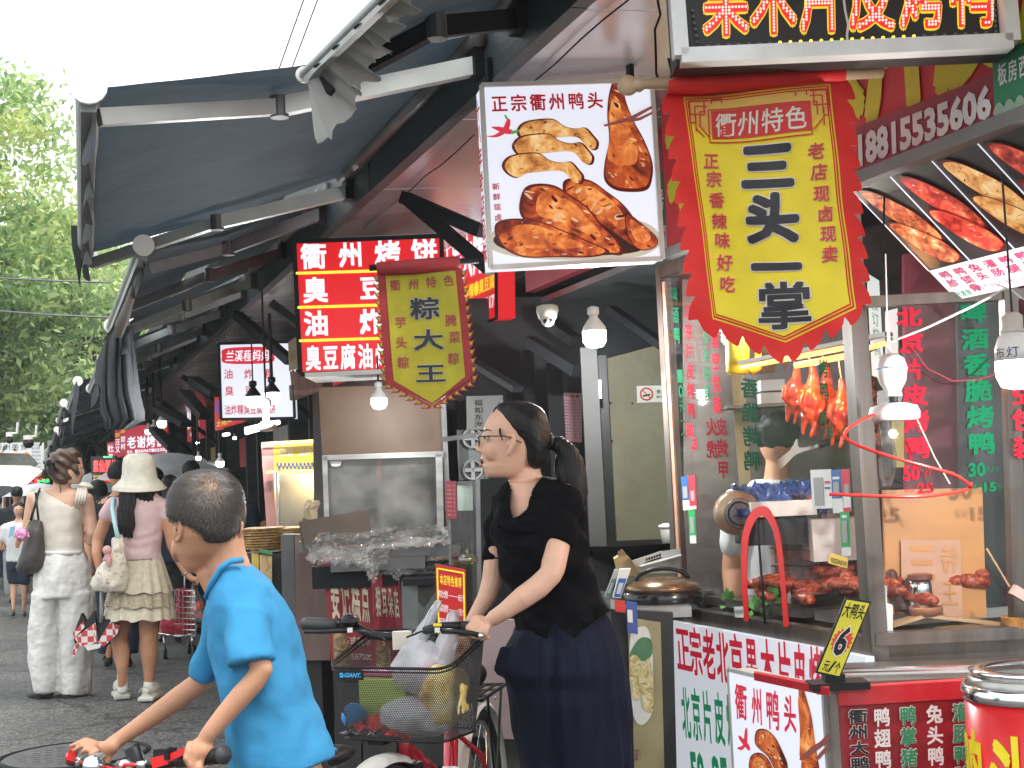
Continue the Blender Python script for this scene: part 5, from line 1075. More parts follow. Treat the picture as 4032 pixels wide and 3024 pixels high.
g=G(); g.slab([PZ(.885).at(*p)for p in((2395,2372),(2500,2375),(2700,2412),(2700,2330),(2400,2300))],(0,0,-.035))if 0 else g.box(P(2545,2385,5.0),.25,.56,.035,(RH,FH,Z)); obj('counter_top',g,STEEL,o)
STK=[((2421,2362),(2461,2366),(2463,2412),(2423,2408),(.6,.04,.03)),((2466,2366),(2508,2372),(2512,2498),(2470,2490),(.05,.09,.30)),((2404,2360),(2419,2362),(2420,2400),(2405,2396),(.3,.34,.3))]
for i,(a_,b_,c_,d_,col)in enumerate(STK):bb,s=pq(PD(4.66),[a_,b_,c_,d_],.003,'payment_sticker',M('sticker_%d'%i,col,.4),o);
s=Surf(PD(4.655),[(2470,2400),(2490,2402),(2492,2452),(2472,2450)]); g=G(); s.panel(g,.002); obj('sticker_card',g,WHITEP,bb)
def payment_stand(lb,pts,dm,cols,th):
    q=PD(dm); g=G(); s=Surf(q,pts); s.panel(g,th); o=thing('payment_stand',lb,'payment sign',s.at(.5,1)); obj('board',g,cols[0],o)
    g=G(); rect(g,s,.08,.33,.92,.97,.002); obj('colour_panel',g,cols[1],o); g=G(); rect(g,s,.25,.48,.75,.86,.004); obj('code_card',g,M('card_grey',(.5,.55,.52),.5),o); return o
payment_stand('white payment stand with a blue panel leaning on the side counter',zu((700,935),(905,930),(700,1500),(560,1485)),4.8,[WHITEP,M('pay_blue',(.02,.12,.38),.4)],.04)
payment_stand('faded green payment stand left of the blue one',zu((600,935),(690,960),(485,1490),(400,1470)),4.85,[M('pale_card',(.45,.48,.45),.5),M('pay_green_dull',(.15,.26,.2),.5)],.02)
o=thing('griddle','round black electric griddle with a bronze lid on the side counter','griddle',P(2600,2372,4.9)); c=P(2610,2335,4.95)
g=G(); g.lathe(c,[(.10,-.055),(.135,-.05),(.145,.0),(.13,.015)],n=28); obj('base',g,M('gloss_black',(.012,.012,.013),.2),o,True)
g=G(); g.lathe(c,[(.135,.012),(.125,.03),(.08,.05),(.02,.058)],n=28); obj('lid',g,M('bronze_lid',(.22,.14,.08),.25,.7),o,True)
g=G(); g.tube([c+RH*.09*math.cos(a)+Z*(.045+.04*math.sin(a))for a in[k*math.pi/10 for k in range(11)]],.008,8); obj('handle',g,BLACK,o,True)
o=thing('basket','white plastic draining basket tilted on the side counter','basket',P(2600,2260,5.2)); q=PD(5.2)
WBK=M('basket_white',(.42,.42,.39),.5,dirt=.2)
g=G(); g.slab([q.at(*p)for p in zu((925,775),(1190,685),(1200,800),(1070,870),(1110,1010),(1000,930))],FH*.01); g.slab([q.at(*p)for p in zu((1480,590),(1540,590),(1860,540),(1860,1010),(1120,1020),(1060,865),(1500,730))],FH*.01); g.slab([q.at(*p)for p in zu((1185,690),(1480,590),(1470,640),(1180,735))],FH*.01)
for i in range(7):x=1178+51*i; g.slab([q.at(*p)for p in zu((x,730-17*i),(x+10,727-17*i),(x+16,800-17*i),(x+6,803-17*i))],FH*.01)
g.slab([q.at(*p)for p in zu((1190,785),(1500,680),(1502,692),(1194,797))],FH*.01); g.slab([q.at(*p)for p in zu((1060,870),(1860,650),(1860,670),(1075,895))],FH*-.05)
obj('side',g,WBK,o)
o=thing('paper_box','open tan paper box with a raised flap on the side counter','paper box',P(2470,2260,5.1)); q=PD(5.1); KR=M('kraft',(.42,.30,.15),.75,var=.1)
g=G(); g.slab([q.at(*p)for p in zu((590,740),(660,690),(830,660),(880,720),(1050,1070),(700,1060),(640,930))],FH*.08); obj('body',g,KR,o); g=G(); g.slab([q.at(*p)for p in zu((650,600),(735,545),(830,665),(660,700))],FH*.004); g.slab([q.at(*p)for p in zu((880,720),(960,840),(1130,1060),(1050,1070))],FH*-.05); obj('flap',g,M('kraft_dark',(.27,.17,.08),.75),o)
o=thing('wok','wide black oily wok behind the side counter','wok',P(2490,2200,5.7)); c=P(2491,2140,5.7); g=G(); g.lathe(c,[(.03,-.10),(.12,-.08),(.20,-.03),(.225,.0),(.232,.004),(.22,.002),(.19,-.03),(.10,-.075)],n=36); obj('bowl',g,M('oily_black',(.015,.015,.015),.12,.5),o,True)
g=G(); g.tube([c+RH*-.22+Z*.0,c+RH*-.26+Z*.02,c+RH*-.24-FH*.05],.006,6); obj('handle',g,DARK,o)
o=thing('bucket','grimy lidded plastic bucket left of the kiosk post','bucket',P(2648,2140,5.8)); c=P(2642,2105,5.8); g=G(); g.lathe(c,[(.035,-.05),(.045,.03)],n=20); obj('body',g,M('grimy_white',(.32,.31,.27),.5,dirt=.4),o,True); g=G(); g.lathe(c,[(.05,.03),(.05,.04),(.03,.047)],n=20); obj('lid',g,WHITEP,o,True)
g=G(); c=P(2520,2200,5.6); g.box(Vector((c.x,c.y,.86)),.5,.5,.03,(RH,FH,Z)); g.box(Vector((c.x,c.y,.42)),.46,.46,.84,(RH,FH,Z)); obj('work_table',g,M('stall_base'),label='dark work table carrying the wok behind the side counter',cat='table')
# ================================================================ ROAST DUCK KIOSK
XK=2.27; YN,YF=3.57,4.86
K=thing('duck_kiosk','steel framed glass kiosk with a white lit lower panel and red lettered panes','kiosk',(2.8,4.1,0))
qx=PX(XK); qd=PD(4.08)
def kq(pl,pts,t,name,m,par=None,**kw):g=G(); s=Surf(pl,pts); s.panel(g,t); return obj(name,g,m,par or K,**kw),s
PST=M('post_steel',(.15,.13,.115),.36,.75,var=.3,sc=3,str_=(6,6,.6),dirt=.45,dcol=(.16,.09,.05))
def upright(x,y,w,z0,z1,m=PST):g=G(); g.box(Vector((x,y,(z0+z1)/2)),w,w*.9,z1-z0); return obj('post',g,m,K)
upright(XK+.018,YF,.045,.0,2.10); upright(XK+.02,YN+.01,.055,.0,2.10)
g=G(); g.box((XK+.005,YF-.03,1.4),.008,.03,1.28); obj('post_reflection',g,M('reflection_peach',(.5,.28,.18),.4),K)  # peach reflection on the steel post, painted as a thin strip
g=G(); g.box((XK+.02,(YN+YF)/2,.80),.05,YF-YN-.05,.05); obj('sill',g,PST,K)
g=G(); g.box((XK+.02,(YN+YF)/2,2.08),.05,YF-YN-.05,.05); obj('head_rail',g,PST,K)
# side pane
sd_=surf3((XK,YF-.03,2.05),(XK,YN+.04,2.05),(XK,YN+.04,.83),(XK,YF-.03,.83)); g=G(); sd_.quad(g); obj('side_pane',g,GLASS,K)
# front frame: sill, mullion, right side
c0=P(3410,2520,4.1); RS=(RH,FH,Z)
def fbar(x0,y0,x1,y1,d,w,h,name='front_rail',m=PST):g=G(); g.bar(P(x0,y0,d),P(x1,y1,d),w,h); return obj(name,g,m,K)
fbar(3440,2515,4400,2470,4.08,.05,.035); fbar(3430,2570,4400,2525,4.12,.06,.075)
fbar(3400,1190,4400,1140,4.1,.04,.03)
sf_=Surf(qd,[(3450,1210),(4000,1180),(4060,2485),(3462,2512)]); g=G(); sf_.quad(g); obj('front_pane',g,GLASS,K)
fbar(3968,1100,4010,2480,4.09,.045,.03,'mullion')
# interior
DRK=M('kiosk_dark',(.05,.035,.03),.6,var=.3,dirt=.4); MAR=M('maroon_wall',(.12,.012,.025),.5,var=.2,sc=2)
g=G(); g.box((3.35,4.35,1.3),.04,1.9,2.0); obj('back_wall',g,DRK,K)
kq(PD(5.55),[(2690,1100),(3500,1100),(3500,2500),(2700,2500)],.03,'inner_wall',M('kiosk_inner',(.10,.08,.07),.6,var=.3,dirt=.4))
kq(PD(4.75),[(3560,1000),(4300,1000),(4300,2560),(3570,2560)],.03,'maroon_panel',MAR)
kq(PD(4.6),[(3768,1150),(3950,1140),(3960,2440),(3790,2440)],.02,'green_black_panel',M('green_black',(.012,.022,.02),.4))
g=G(); g.box((XK+.30,4.25,.80),.52,1.2,.03); obj('inner_counter',g,STEEL,K)
kq(PD(4.35),[(3478,1930),(3868,1920),(3885,2430),(3492,2440)],.02,'wood_board',M('warm_plywood',(.48,.22,.07),.5,var=.18,sc=3,str_=(1,1,3)))
b,s=kq(PD(4.335),cL((512,335),(858,335),(872,790),(520,790)),.002,'banner_reflection',M('reflection_pink',(.50,.27,.17),.5))  # pennant's reflection in the pane, painted as a thin pink sheet
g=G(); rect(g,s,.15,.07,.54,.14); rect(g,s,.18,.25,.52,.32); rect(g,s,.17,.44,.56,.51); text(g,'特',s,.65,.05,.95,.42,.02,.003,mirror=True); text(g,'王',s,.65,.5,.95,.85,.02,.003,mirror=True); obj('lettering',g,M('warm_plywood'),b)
for pts in(cL((470,820),(660,765),(1228,830),(1228,850),(660,785),(470,845)),cL((470,870),(1228,865),(1228,885),(470,895))):g=G(); g.slab([PD(4.2).at(*p)for p in pts],FH*.05); obj('tray_edge',g,WOOD,K)
g=G(); g.slab([PZ(.82).at(*p)for p in cL((400,890),(1228,850),(1228,800),(640,770),(420,850))],(0,0,-.01)); obj('wood_tray',g,WOOD,K)
# food trays seen through the side pane
g=G()
for y in(4.62,4.25,3.85):g.box((XK+.33,y,.85),.5,.32,.03)
obj('food_tray',g,STEEL,K,kind='stuff')
BR_=food('braised_meat',[(.3,(.07,.008,.005)),(.5,(.32,.045,.02)),(.62,(.55,.13,.05)),(.78,(.8,.4,.25))],30,0,.006,.25)
random.seed(21);
for i in range(46):
    y=random.uniform(3.66,4.0)if i<26 else random.uniform(4.05,4.4); x=XK+random.uniform(.08,.5); g=G(); a=random.uniform(0,3.1); z=.885+random.uniform(0,.05)+.12*(x-XK)
    u=Vector((math.cos(a),math.sin(a),random.uniform(-.2,.2))); w=Vector((-math.sin(a),math.cos(a),0)); g.ell((x,y,z),u*.07,w*.03,Z*.022,9,6); g.ell(Vector((x,y,z))+u*.05,u*.035,w*.02,Z*.018,7,5)
    obj('braised_duck_piece',g,BR_,smooth=True,label='glazed brown braised piece heaped on the steel trays behind the kiosk pane' if i<26 else 'glazed brown braised piece on the middle tray behind the red arch',cat='braised meat',group='braised pieces nearest the corner post' if i<26 else 'braised pieces behind the red arch')
RBX=glassm('red_tub',(.9,.5,.42),.15,.1,.3)
for i in range(5):
    y=4.38; z=.95+.062*i; g=G(); c=Vector((XK+.30,y,z)); g.rings([])if 0 else g.box(c,.16,.24,.05); g.box(c+Z*.028,.18,.26,.006)
    o=obj('food_tub',g,RBX,label='clear red tub of preserved food, %s of the stack behind the red arch'%['lowest','second lowest','middle','second highest','topmost'][i],cat='tub',group='stacked red tubs')
    g=G()
    for k in range(14):g.ball(c+Vector((random.uniform(-.06,.06),random.uniform(-.1,.1),random.uniform(-.012,.012))),.016,7,5)
    obj('peppers',g,food('red_pickle',[(.3,(.2,.01,.01)),(.6,(.55,.06,.03)),(.8,(.7,.3,.1))],30),o,True,kind='stuff')
# inner clutter: blue wrap, steamer, white box, boiler
BLU=M('blue_tarp',(.03,.07,.25),.3,var=.3,bump=.01,bsc=14)
o=thing('tarp','blue crumpled plastic sheet on the shelf inside the kiosk','plastic sheet',P(3050,2040,4.9)); g=G()
film(g,[(2880,1930),(3200,1900),(3320,2030),(2900,2040)],40,20,.06,3,4.98,4.8); obj('sheet',g,BLU,o)
o=thing('rice_boiler','round steel boiler end with a dark ring inside the kiosk','boiler',P(2900,2100,4.95)); c=P(2900,2020,4.9)
g=G(); g.lathe(c,[(.075,.06),(.078,-.02),(.06,-.035)],axis=-FH,n=24); obj('body',g,M('tan_steel',(.38,.26,.17),.35,.5),o,True)
g=G(); g.tube([c-FH*.07+RH*.045*math.cos(a)+Z*.045*math.sin(a)for a in[k*math.pi/10 for k in range(20)]],.008,6,closed=True); g.lathe(c,[(.035,.065),(.035,.072),(.0,.074)],axis=-FH,n=18); obj('ring',g,DSTEEL,o)
o=thing('storage_box','white lidded plastic box behind the kiosk pane','box',P(3060,2140,4.8)); g=G(); g.box(P(3280,2120,4.85),.18,.2,.14,RS); obj('body',g,WHITEP,o); g=G(); g.box(P(3060,2000,4.9),.22,.25,.05,RS); obj('white_lid',g,WHITEP,o); g=G(); g.box(P(3060,2080,4.95),.26,.25,.1,RS); obj('dark_case',g,BLACK,o)
o=thing('license_card','small yellow card with dark mirrored digits low inside the kiosk','card',P(3300,2210,4.6)); s=Surf(PD(4.5),cK((1250,285),(1360,320),(1355,385),(1232,352))); g=G(); s.panel(g,.004); obj('card',g,M('card_yellow',(.65,.5,.06),.5),o); g=G(); text(g,'013A5237',s,.08,.4,.92,.85,.02,.003,one=True,mirror=True); obj('lettering',g,BLACK,o)
for i,(x,y,w,h,d,lb)in enumerate([(2995,1560,100,90,5.0,'white carton stack on the inner shelf left of the hanging ducks'),]):
    c=P(x+30,y-20,d)
    for k in(0,1):g=G(); g.box(P(3032,1520+50*k,d+.35),w*d/FP,.12,45*d/FP,RS); obj('carton',g,M('carton_white',(.35,.35,.34),.6),label=['upper','lower'][k]+' pale carton on the inner shelf left of the hanging ducks',cat='carton',group='pale cartons')
g=G(); g.box(P(3030,1600,5.35),.35,.2,.01,RS); obj('shelf',g,DSTEEL,label='thin steel shelf under the pale cartons inside the kiosk',cat='shelf')
kq(PD(5.4),[(2882,1480),(2930,1470),(2960,1960),(2915,1960)],.02,'inner_door_edge',M('tan_edge',(.45,.36,.2),.6))
o=thing('jerrycan','bright yellow plastic jerrycan on the shelf behind the kiosk pane','jerrycan',P(2900,1470,4.7)); g=G()
g.rings([(2865,2945,1472,4.7,.045),(2858,2952,1460,4.7,.05),(2856,2950,1350,4.7,.05),(2862,2945,1325,4.7,.045),(2880,2925,1312,4.7,.03)],12); obj('body',g,M('yellow_hdpe',(.75,.55,.04),.4,var=.05),o,True)
g=G(); g.tube([P(2960,1330,4.7),P(2985,1335,4.7),P(2985,1450,4.7),P(2955,1465,4.7)],.012,8); obj('handle',g,M('yellow_hdpe'),o,True)
o=thing('cleaver','long pale steel cleaver leaning below the hanging ducks','cleaver',P(3080,1830,4.65)); q=PD(4.65)
g=G(); g.slab([q.at(*p)for p in splinepts(cI((925,1215),(935,1180),(1020,1110),(1060,1040),(1075,1100),(1180,1080),(1215,1070),(1200,1095),(1060,1140),(1000,1195),(950,1235)),3)],FH*.004); obj('blade',g,M('blade_steel',(.20,.20,.19),.5,.4),o)
g=G(); g.tube([q.at(*p)for p in cI((1200,1085),(1330,1040))],.012,8); obj('handle',g,BLACK,o)
# orange heat lamps and roast ducks
HL=lit('heat_lamp',(1,.42,.12),2.4); o=thing('heat_lamp','glowing orange heat lamp bar over the hanging roast ducks','lamp',P(3100,1420,4.5))
g=G(); g.tube([P(2920,1448,4.6),P(3330,1368,4.35)],.008,8); g.tube([P(3130,1440,4.4),P(3340,1400,4.3)],.01,8); obj('tube',g,HL,o,True)
g=G(); g.bar(P(2920,1430,4.65),P(3500,1315,4.3),.05,.012); g.bar(P(3400,1385,4.3),P(3500,1335,4.2),.03,.012); obj('reflector',g,STEEL,o)
g=G(); g.tube([P(3395,1378,4.25),P(3484,1352,4.15)],.008,8); obj('short_tube',g,HL,o,True)
for px_,py_,pd_ in((3120,1445,4.5),(3215,1500,4.4),(3290,1440,4.36)):
    l=bpy.data.lights.new('heat_light','POINT'); l.energy=1.1; l.color=(1,.42,.14); l.shadow_soft_size=.01; lo=bpy.data.objects.new('heat_light',l); COL.objects.link(lo); lo.location=P(px_,py_,pd_)
o=thing('hanging_lamp','added unseen tube lamp under the kiosk head rail behind the big pennant','lamp',P(2980,1180,4.65)); g=G(); g.tube([P(2900,1185,4.7),P(3150,1165,4.55)],.012,8); obj('tube',g,TUBE,o,True)  # out-of-sight lamp added to brighten the dark kiosk interior
l=bpy.data.lights.new('lamp_light','POINT'); l.energy=3.5; l.color=(1,.9,.75); l.shadow_soft_size=.012; lo=bpy.data.objects.new('lamp_light',l); COL.objects.link(lo); lo.location=P(2980,1225,4.6)  # point light of the added tube lamp
DUCK=food('roast_duck_skin',[(.28,(.06,.005,.002)),(.45,(.28,.022,.004)),(.58,(.50,.06,.008)),(.75,(.72,.18,.03))],16,0,.004,.22,.8)
for i,(cx,cy,rx,ry,d,rot,lb)in enumerate([(cx,cy,rx,ry,d+.14,rot,lb)for cx,cy,rx,ry,d,rot,lb in[(3130,1545,42,90,4.55,6,'leftmost hanging roast duck, slim and dark red'),(3195,1570,48,110,4.42,-4,'second hanging roast duck from the left, glossy orange, its neck string bright'),(3250,1575,50,112,4.5,3,'third hanging roast duck, behind the green pane lettering'),(3310,1620,46,105,4.38,-5,'rightmost hanging roast duck beside the corner post')]]):
    g=G(); g.pell(cx,cy+10,d,rx,ry*.72,.055,rot); g.pell(cx-4,cy+ry*.45,d,rx*.92,ry*.5,.05,rot)
    g.chain([(cx+6,cy-ry*.6,d,rx*.5),(cx+8,cy-ry*1.0,d,rx*.32),(cx+4,cy-ry*1.15,d,rx*.28)])
    g.chain([(cx-rx*.8,cy-ry*.2,d-.03,16),(cx-rx*1.0,cy+ry*.2,d-.04,12),(cx-rx*.7,cy+ry*.45,d-.04,9)]); g.chain([(cx+rx*.8,cy-ry*.2,d-.02,16),(cx+rx*.95,cy+ry*.25,d-.03,12),(cx+rx*.7,cy+ry*.5,d-.04,9)])
    g.chain([(cx-rx*.5,cy+ry*.6,d-.02,17),(cx-rx*.65,cy+ry*.95,d-.02,11),(cx-rx*.7,cy+ry*1.25,d-.02,8)]); g.chain([(cx+rx*.4,cy+ry*.6,d-.02,17),(cx+rx*.2,cy+ry*1.0,d-.03,11),(cx-rx*.05,cy+ry*1.35,d-.03,8)]); g.chain([(cx-5,cy+ry*.8,d,12),(cx-8,cy+ry*1.05,d,5)])
    o=thing('roast_duck',lb,'roast duck',P(cx,cy+ry,d),'roast ducks hanging under the heat lamp'); obj('body',fuse(g,.005,3,lambda p:.002*noise.noise(p*60)),DUCK,o,True)
    g=G(); g.tube([P(cx+4,cy-ry*1.15,d),P(cx-12,1400,d)],.0022,5); obj('string',g,M('butcher_string',(.6,.5,.35),.7),o)
o=thing('rib_rack','dark spiced rib slab hanging right of the corner post','ribs',P(3440,1800,4.35)); g=G()
g.rings([(3395,3440,1480,4.35,.03),(3388,3450,1520,4.35,.05),(3400,3450,1640,4.35,.045),(3412,3470,1760,4.35,.05),(3425,3462,1808,4.35,.02)],18); obj('slab',fuse(g,.006,2,lambda p:.007*noise.noise(p*45)),food('spiced_rib',[(.3,(.05,.012,.006)),(.5,(.18,.045,.02)),(.75,(.4,.16,.07))],60,0,.01,.5),o)
g=G(); g.tube([P(3415,1480,4.35),P(3405,1340,4.3)],.002,5); obj('string',g,DARK,o)
# papers and window light inside
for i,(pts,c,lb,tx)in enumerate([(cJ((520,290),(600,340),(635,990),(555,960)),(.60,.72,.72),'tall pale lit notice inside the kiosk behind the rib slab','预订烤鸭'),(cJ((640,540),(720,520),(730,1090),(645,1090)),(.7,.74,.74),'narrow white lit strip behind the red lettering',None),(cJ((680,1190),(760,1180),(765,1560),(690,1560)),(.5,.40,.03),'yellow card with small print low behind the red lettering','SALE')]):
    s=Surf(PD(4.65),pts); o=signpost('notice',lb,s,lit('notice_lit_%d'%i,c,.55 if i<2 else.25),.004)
    if tx:g=G(); text(g,tx,s,.2,.2,.8,.8 if i==0 else.3,.01,.003,vert=(i==0),one=(i==2)); obj('lettering',g,M('print_grey_green',(.1,.2,.15)),o)
o=thing('plastic_bag','pale hanging bundle of plastic bags behind the kiosk front pane','plastic bag',P(3480,1900,4.3)); g=G(); g.rings([(3455,3490,1640,4.35,.02),(3450,3510,1700,4.35,.03),(3458,3525,1800,4.35,.04),(3470,3520,1880,4.35,.03),(3480,3505,1915,4.35,.01)],18)
for i,v in enumerate(g.v):g.v[i]=v+RH*.006*math.sin(i*2.3)+FH*.008*math.sin(i*1.3)
obj('bags',g,glassm('bag_white',(.75,.73,.7),.2,.25,.6),o)
# items on the front ledge
o=thing('steel_canister','ribbed steel canister with a dark lid on the wooden tray','canister',P(3630,2390,4.25)); c=P(3627,2340,4.25)
g=G(); g.lathe(c,[(.034,-.045),(.036,-.02),(.034,-.01),(.036,.0),(.034,.02),(.034,.045)],n=24); obj('body',g,CHROME,o,True); g=G(); g.lathe(c,[(.037,.045),(.037,.058),(.03,.061)],n=24); obj('lid',g,M('brown_lid',(.16,.05,.03),.3),o)
g=G(); g.lathe(P(3645,2395,4.2),[(.045,-.02),(.05,.0),(.048,.006),(.02,-.012)],n=20); obj('bowl',g,M('bowl_brown',(.3,.12,.06),.35),label='small brown bowl in front of the steel canister',cat='bowl',smooth=True)
s=Surf(PD(4.13),cL((392,605),(432,600),(465,700),(465,880),(388,885),(380,860))[:4]); o=thing('tape_dispenser','white wedge shaped card reader standing at the pane corner','card reader',P(3480,2500,4.15)); g=G(); g.slab([PD(4.16).at(*p)for p in cL((395,605),(433,600),(432,700),(466,712),(466,878),(385,885),(383,860))],FH*.06); obj('body',g,WHITEP,o); g=G(); g.slab([PD(4.155).at(*p)for p in cL((393,622),(418,620),(414,660),(390,662))],-FH*.003); obj('label_strip',g,M('pay_blue'),o)
o=thing('spice_figures','dark lumpy braised ducks necks piled at the window corner','braised meat',P(3560,2430,4.3)); g=G(); g.chain([(3510,2260,4.3,22),(3525,2320,4.3,30),(3560,2390,4.3,34),(3595,2440,4.3,24),(3600,2410,4.28,14)]); g.chain([(3590,2370,4.3,24),(3575,2400,4.3,30),(3545,2430,4.3,28)]); obj('pile',fuse(g,.006,2,lambda p:.004*noise.noise(p*50)),food('dark_meat',[(.3,(.02,.008,.006)),(.6,(.12,.04,.025)),(.8,(.3,.12,.08))],25,0,.006,.3),o,True)
o=thing('hanging_clip','pale pink plastic clip hanging at the right edge on a thin stick','clip',P(4000,2320,4.0)); g=G(); g.box(P(4020,2340,4.0),.06,.03,.03,(RV*.8-UV_*.5,FH,UV_*.8+RV*.5)); obj('body',g,M('pink_clip',(.55,.35,.3),.3),o); g=G(); g.tube([P(3885,2160,4.0),P(3975,2310,4.0)],.003,6); obj('stick',g,WOOD,o)
g=G(); g.lathe(P(4025,2440,4.1),[(.05,-.02),(.06,.01),(.056,.012),(.03,-.01)],n=20); obj('basket',g,M('wicker_orange',(.5,.22,.05),.6,var=.3,sc=40),label='small orange wicker basket at the right edge of the tray',cat='basket')
# pane lettering
GV=M('green_decal',(.006,.13,.055),.9,var=.05,spec=.05); RVN=M('red_decal',(.40,.015,.03),.9,var=.05,spec=.05)
def decal(txt,pl,boxes,m,label=None,**k):
    g=G()
    for ch,b in zip(txt,boxes):tpx(g,ch,pl,b,**k)
    return g
qf=PD(4.072)
g=decal('北京片皮烤鸭',qf,[cJ((x0,y0),(x0+180,y0-12),(x0+185,y0+h-12),(x0+5,y0+h))for x0,y0,h in((700,515,135),(715,685,135),(725,855,140),(738,1022,142),(748,1190,148),(752,1362,148))],RVN,off=.05,h=.003)
tpx(g,'50',qf,cJ((752,1548),(862,1540),(866,1645),(756,1652)),off=.04,h=.003,one=True); tpx(g,'元/只',qf,cJ((872,1575),(940,1570),(942,1620),(874,1625)),off=.01,h=.003)
tpx(g,'25',qf,cL((600,5),(700,0),(704,60),(604,66)),off=.04,h=.003,one=True); tpx(g,'半只',qf,cL((525,30),(590,28),(592,62),(527,64)),off=.01,h=.003); obj('red_lettering',g,RVN,K)
g=decal('啤酒香脆烤鸭',qf,[cJ((x0,y0),(x0+192,y0-12),(x0+197,y0+h-12),(x0+5,y0+h))for x0,y0,h in((1115,485,142),(1126,655,142),(1138,822,148),(1150,990,148),(1160,1160,150),(1170,1335,148))],GV,off=.05,h=.003)
tpx(g,'30',qf,cJ((1180,1530),(1292,1522),(1296,1620),(1184,1628)),off=.04,h=.003,one=True); tpx(g,'元/只',qf,cJ((1296,1555),(1380,1550),(1382,1590),(1298,1595)),off=.01,h=.003)
tpx(g,'15',qf,cL((992,0),(1066,-4),(1068,52),(995,56)),off=.04,h=.003,one=True); tpx(g,'半只',qf,cL((925,8),(985,6),(987,46),(927,48)),off=.01,h=.003); tpx(g,'元',qf,cL((1068,12),(1094,10),(1095,44),(1070,46)),off=.01,h=.003); obj('green_lettering',g,GV,K)
g=decal('真空包装',qf,[cJ((x0,y0),(x0+150,y0-10),(x0+155,y0+140),(x0+5,y0+150))for x0,y0 in((1440,850),(1450,1010),(1458,1180),(1466,1360))],RVN,off=.05,h=.003); obj('side_red_lettering',g,RVN,K)
# lettering on the side pane
qs=PX(XK-.002)
DRV=M('deep_red_decal',(.16,.008,.015),.9,spec=.05); DGV=M('deep_green_decal',(.006,.055,.025),.9,spec=.05)
def col(txt,x0,y0,x1,y1,w,m,name,slant=0,mirror=False,off=.04):
    g=G(); n=len(txt)
    for i,ch in enumerate(txt):
        t=i/n; x=x0+(x1-x0)*t; y=y0+(y1-y0)*t; hh=(y1-y0)/n*.86
        tpx(g,ch,qs,cI((x,y),(x+w,y+w*.05),(x+w+4,y+hh+w*.05),(x+4,y+hh)),off=off,h=.003,mirror=mirror)
    return obj(name,g,m,K)
col('真空包装',500,330,515,900,58,RVN,'red_lettering'); col('北京片皮烤鸭',325,150,350,930,52,DRV,'red_lettering'); col('东坡猪脚',446,330,462,800,36,GV,'green_lettering',off=.02); col('啤酒鸭',240,40,262,440,44,DGV,'green_lettering')
col('10元一个',280,590,310,1080,36,DGV,'green_lettering',off=.02); col('烤鸭',1200,520,1215,810,66,GV,'green_lettering'); col('香脆烤鸭',690,640,715,1270,120,DGV,'green_lettering',mirror=True); col('火虎',465,900,470,1190,80,DRV,'red_lettering',mirror=True); col('皮烤甲',530,900,545,1320,80,DRV,'red_lettering',mirror=True)
g=G(); tpx(g,'50',qs,cI((340,940),(385,942),(387,1030),(342,1028)),off=.04,h=.003,one=True); tpx(g,'25',qs,cI((372,1035),(410,1037),(411,1115),(373,1112)),off=.04,h=.003,one=True); obj('price_numbers',g,RVN,K)
g=G(); tpx(g,'30',qs,cI((1215,860),(1260,862),(1261,945),(1216,943)),off=.04,h=.003,one=True); tpx(g,'15',qs,cI((1258,955),(1300,957),(1301,1040),(1259,1038)),off=.04,h=.003,one=True); obj('price_numbers',g,GV,K)
def sticker(lb,pts,layers):
    s=Surf(PX(XK-.006),pts); g=G(); s.panel(g,.002); o=thing('payment_sticker',lb,'sticker',s.at(.5,1)); obj('sheet',g,layers[0],o)
    for k,(u0,v0,u1,v1,m)in enumerate(layers[1:]):g=G(); rect(g,s,u0,v0,u1,v1,.001+.0006*k); obj('print',g,m,o)
PB,PR,PG,PGY=M('pay_blue'),M('pay_red',(.6,.03,.05),.4),M('pay_green',(.02,.38,.1),.4),M('pay_grey',(.33,.33,.31),.5)
PW_=M('pay_white',(.72,.72,.68),.4)
sticker('white payment card on the kiosk pane near the corner post',cI((1145,1245),(1280,1240),(1290,1495),(1160,1500)),[PW_,(.14,.2,.62,.92,PGY),(.7,.3,.95,.36,PR),(.7,.45,.95,.5,PB)])
sticker('blue payment card right of the white one on the kiosk pane',cI((1282,1245),(1345,1242),(1362,1525),(1294,1528)),[PW_,(0,0,1,.66,PB),(.15,.16,.85,.22,PW_),(.2,.28,.8,.62,PGY)])
sticker('red payment card at the edge of the corner post',cI((1348,1240),(1400,1238),(1412,1515),(1366,1522)),[PW_,(0,0,1,.62,PR),(.3,.35,.9,.62,PGY),(0,.9,1,1,PR)])
sticker('green payment card below the blue one on the kiosk pane',cI((1340,1518),(1398,1516),(1412,1805),(1352,1808)),[PW_,(0,0,1,.80,PG),(.22,.08,.8,.14,PW_),(.22,.2,.78,.7,PGY)])
sticker('blue half of the payment card pair beside the left kiosk post',cI((302,1290),(345,1285),(358,1505),(315,1508)),[PW_,(0,0,1,.7,PB),(.2,.3,.85,.65,PGY)])
sticker('red half of the payment card pair beside the left kiosk post',cI((348,1285),(392,1278),(404,1500),(360,1505)),[PR,(.25,.45,.8,.75,PGY),(0,.9,1,1,PW_)])
sticker('small green payment card low beside the left kiosk post',cI((350,1510),(392,1508),(400,1725),(360,1725)),[PW_,(0,0,1,.75,PG),(.25,.2,.78,.68,PGY)])
sticker('small white warning card at the foot of the red arch',cK((632,630),(695,628),(697,700),(640,698)),[PW_,(.1,.3,.9,.6,PGY)])
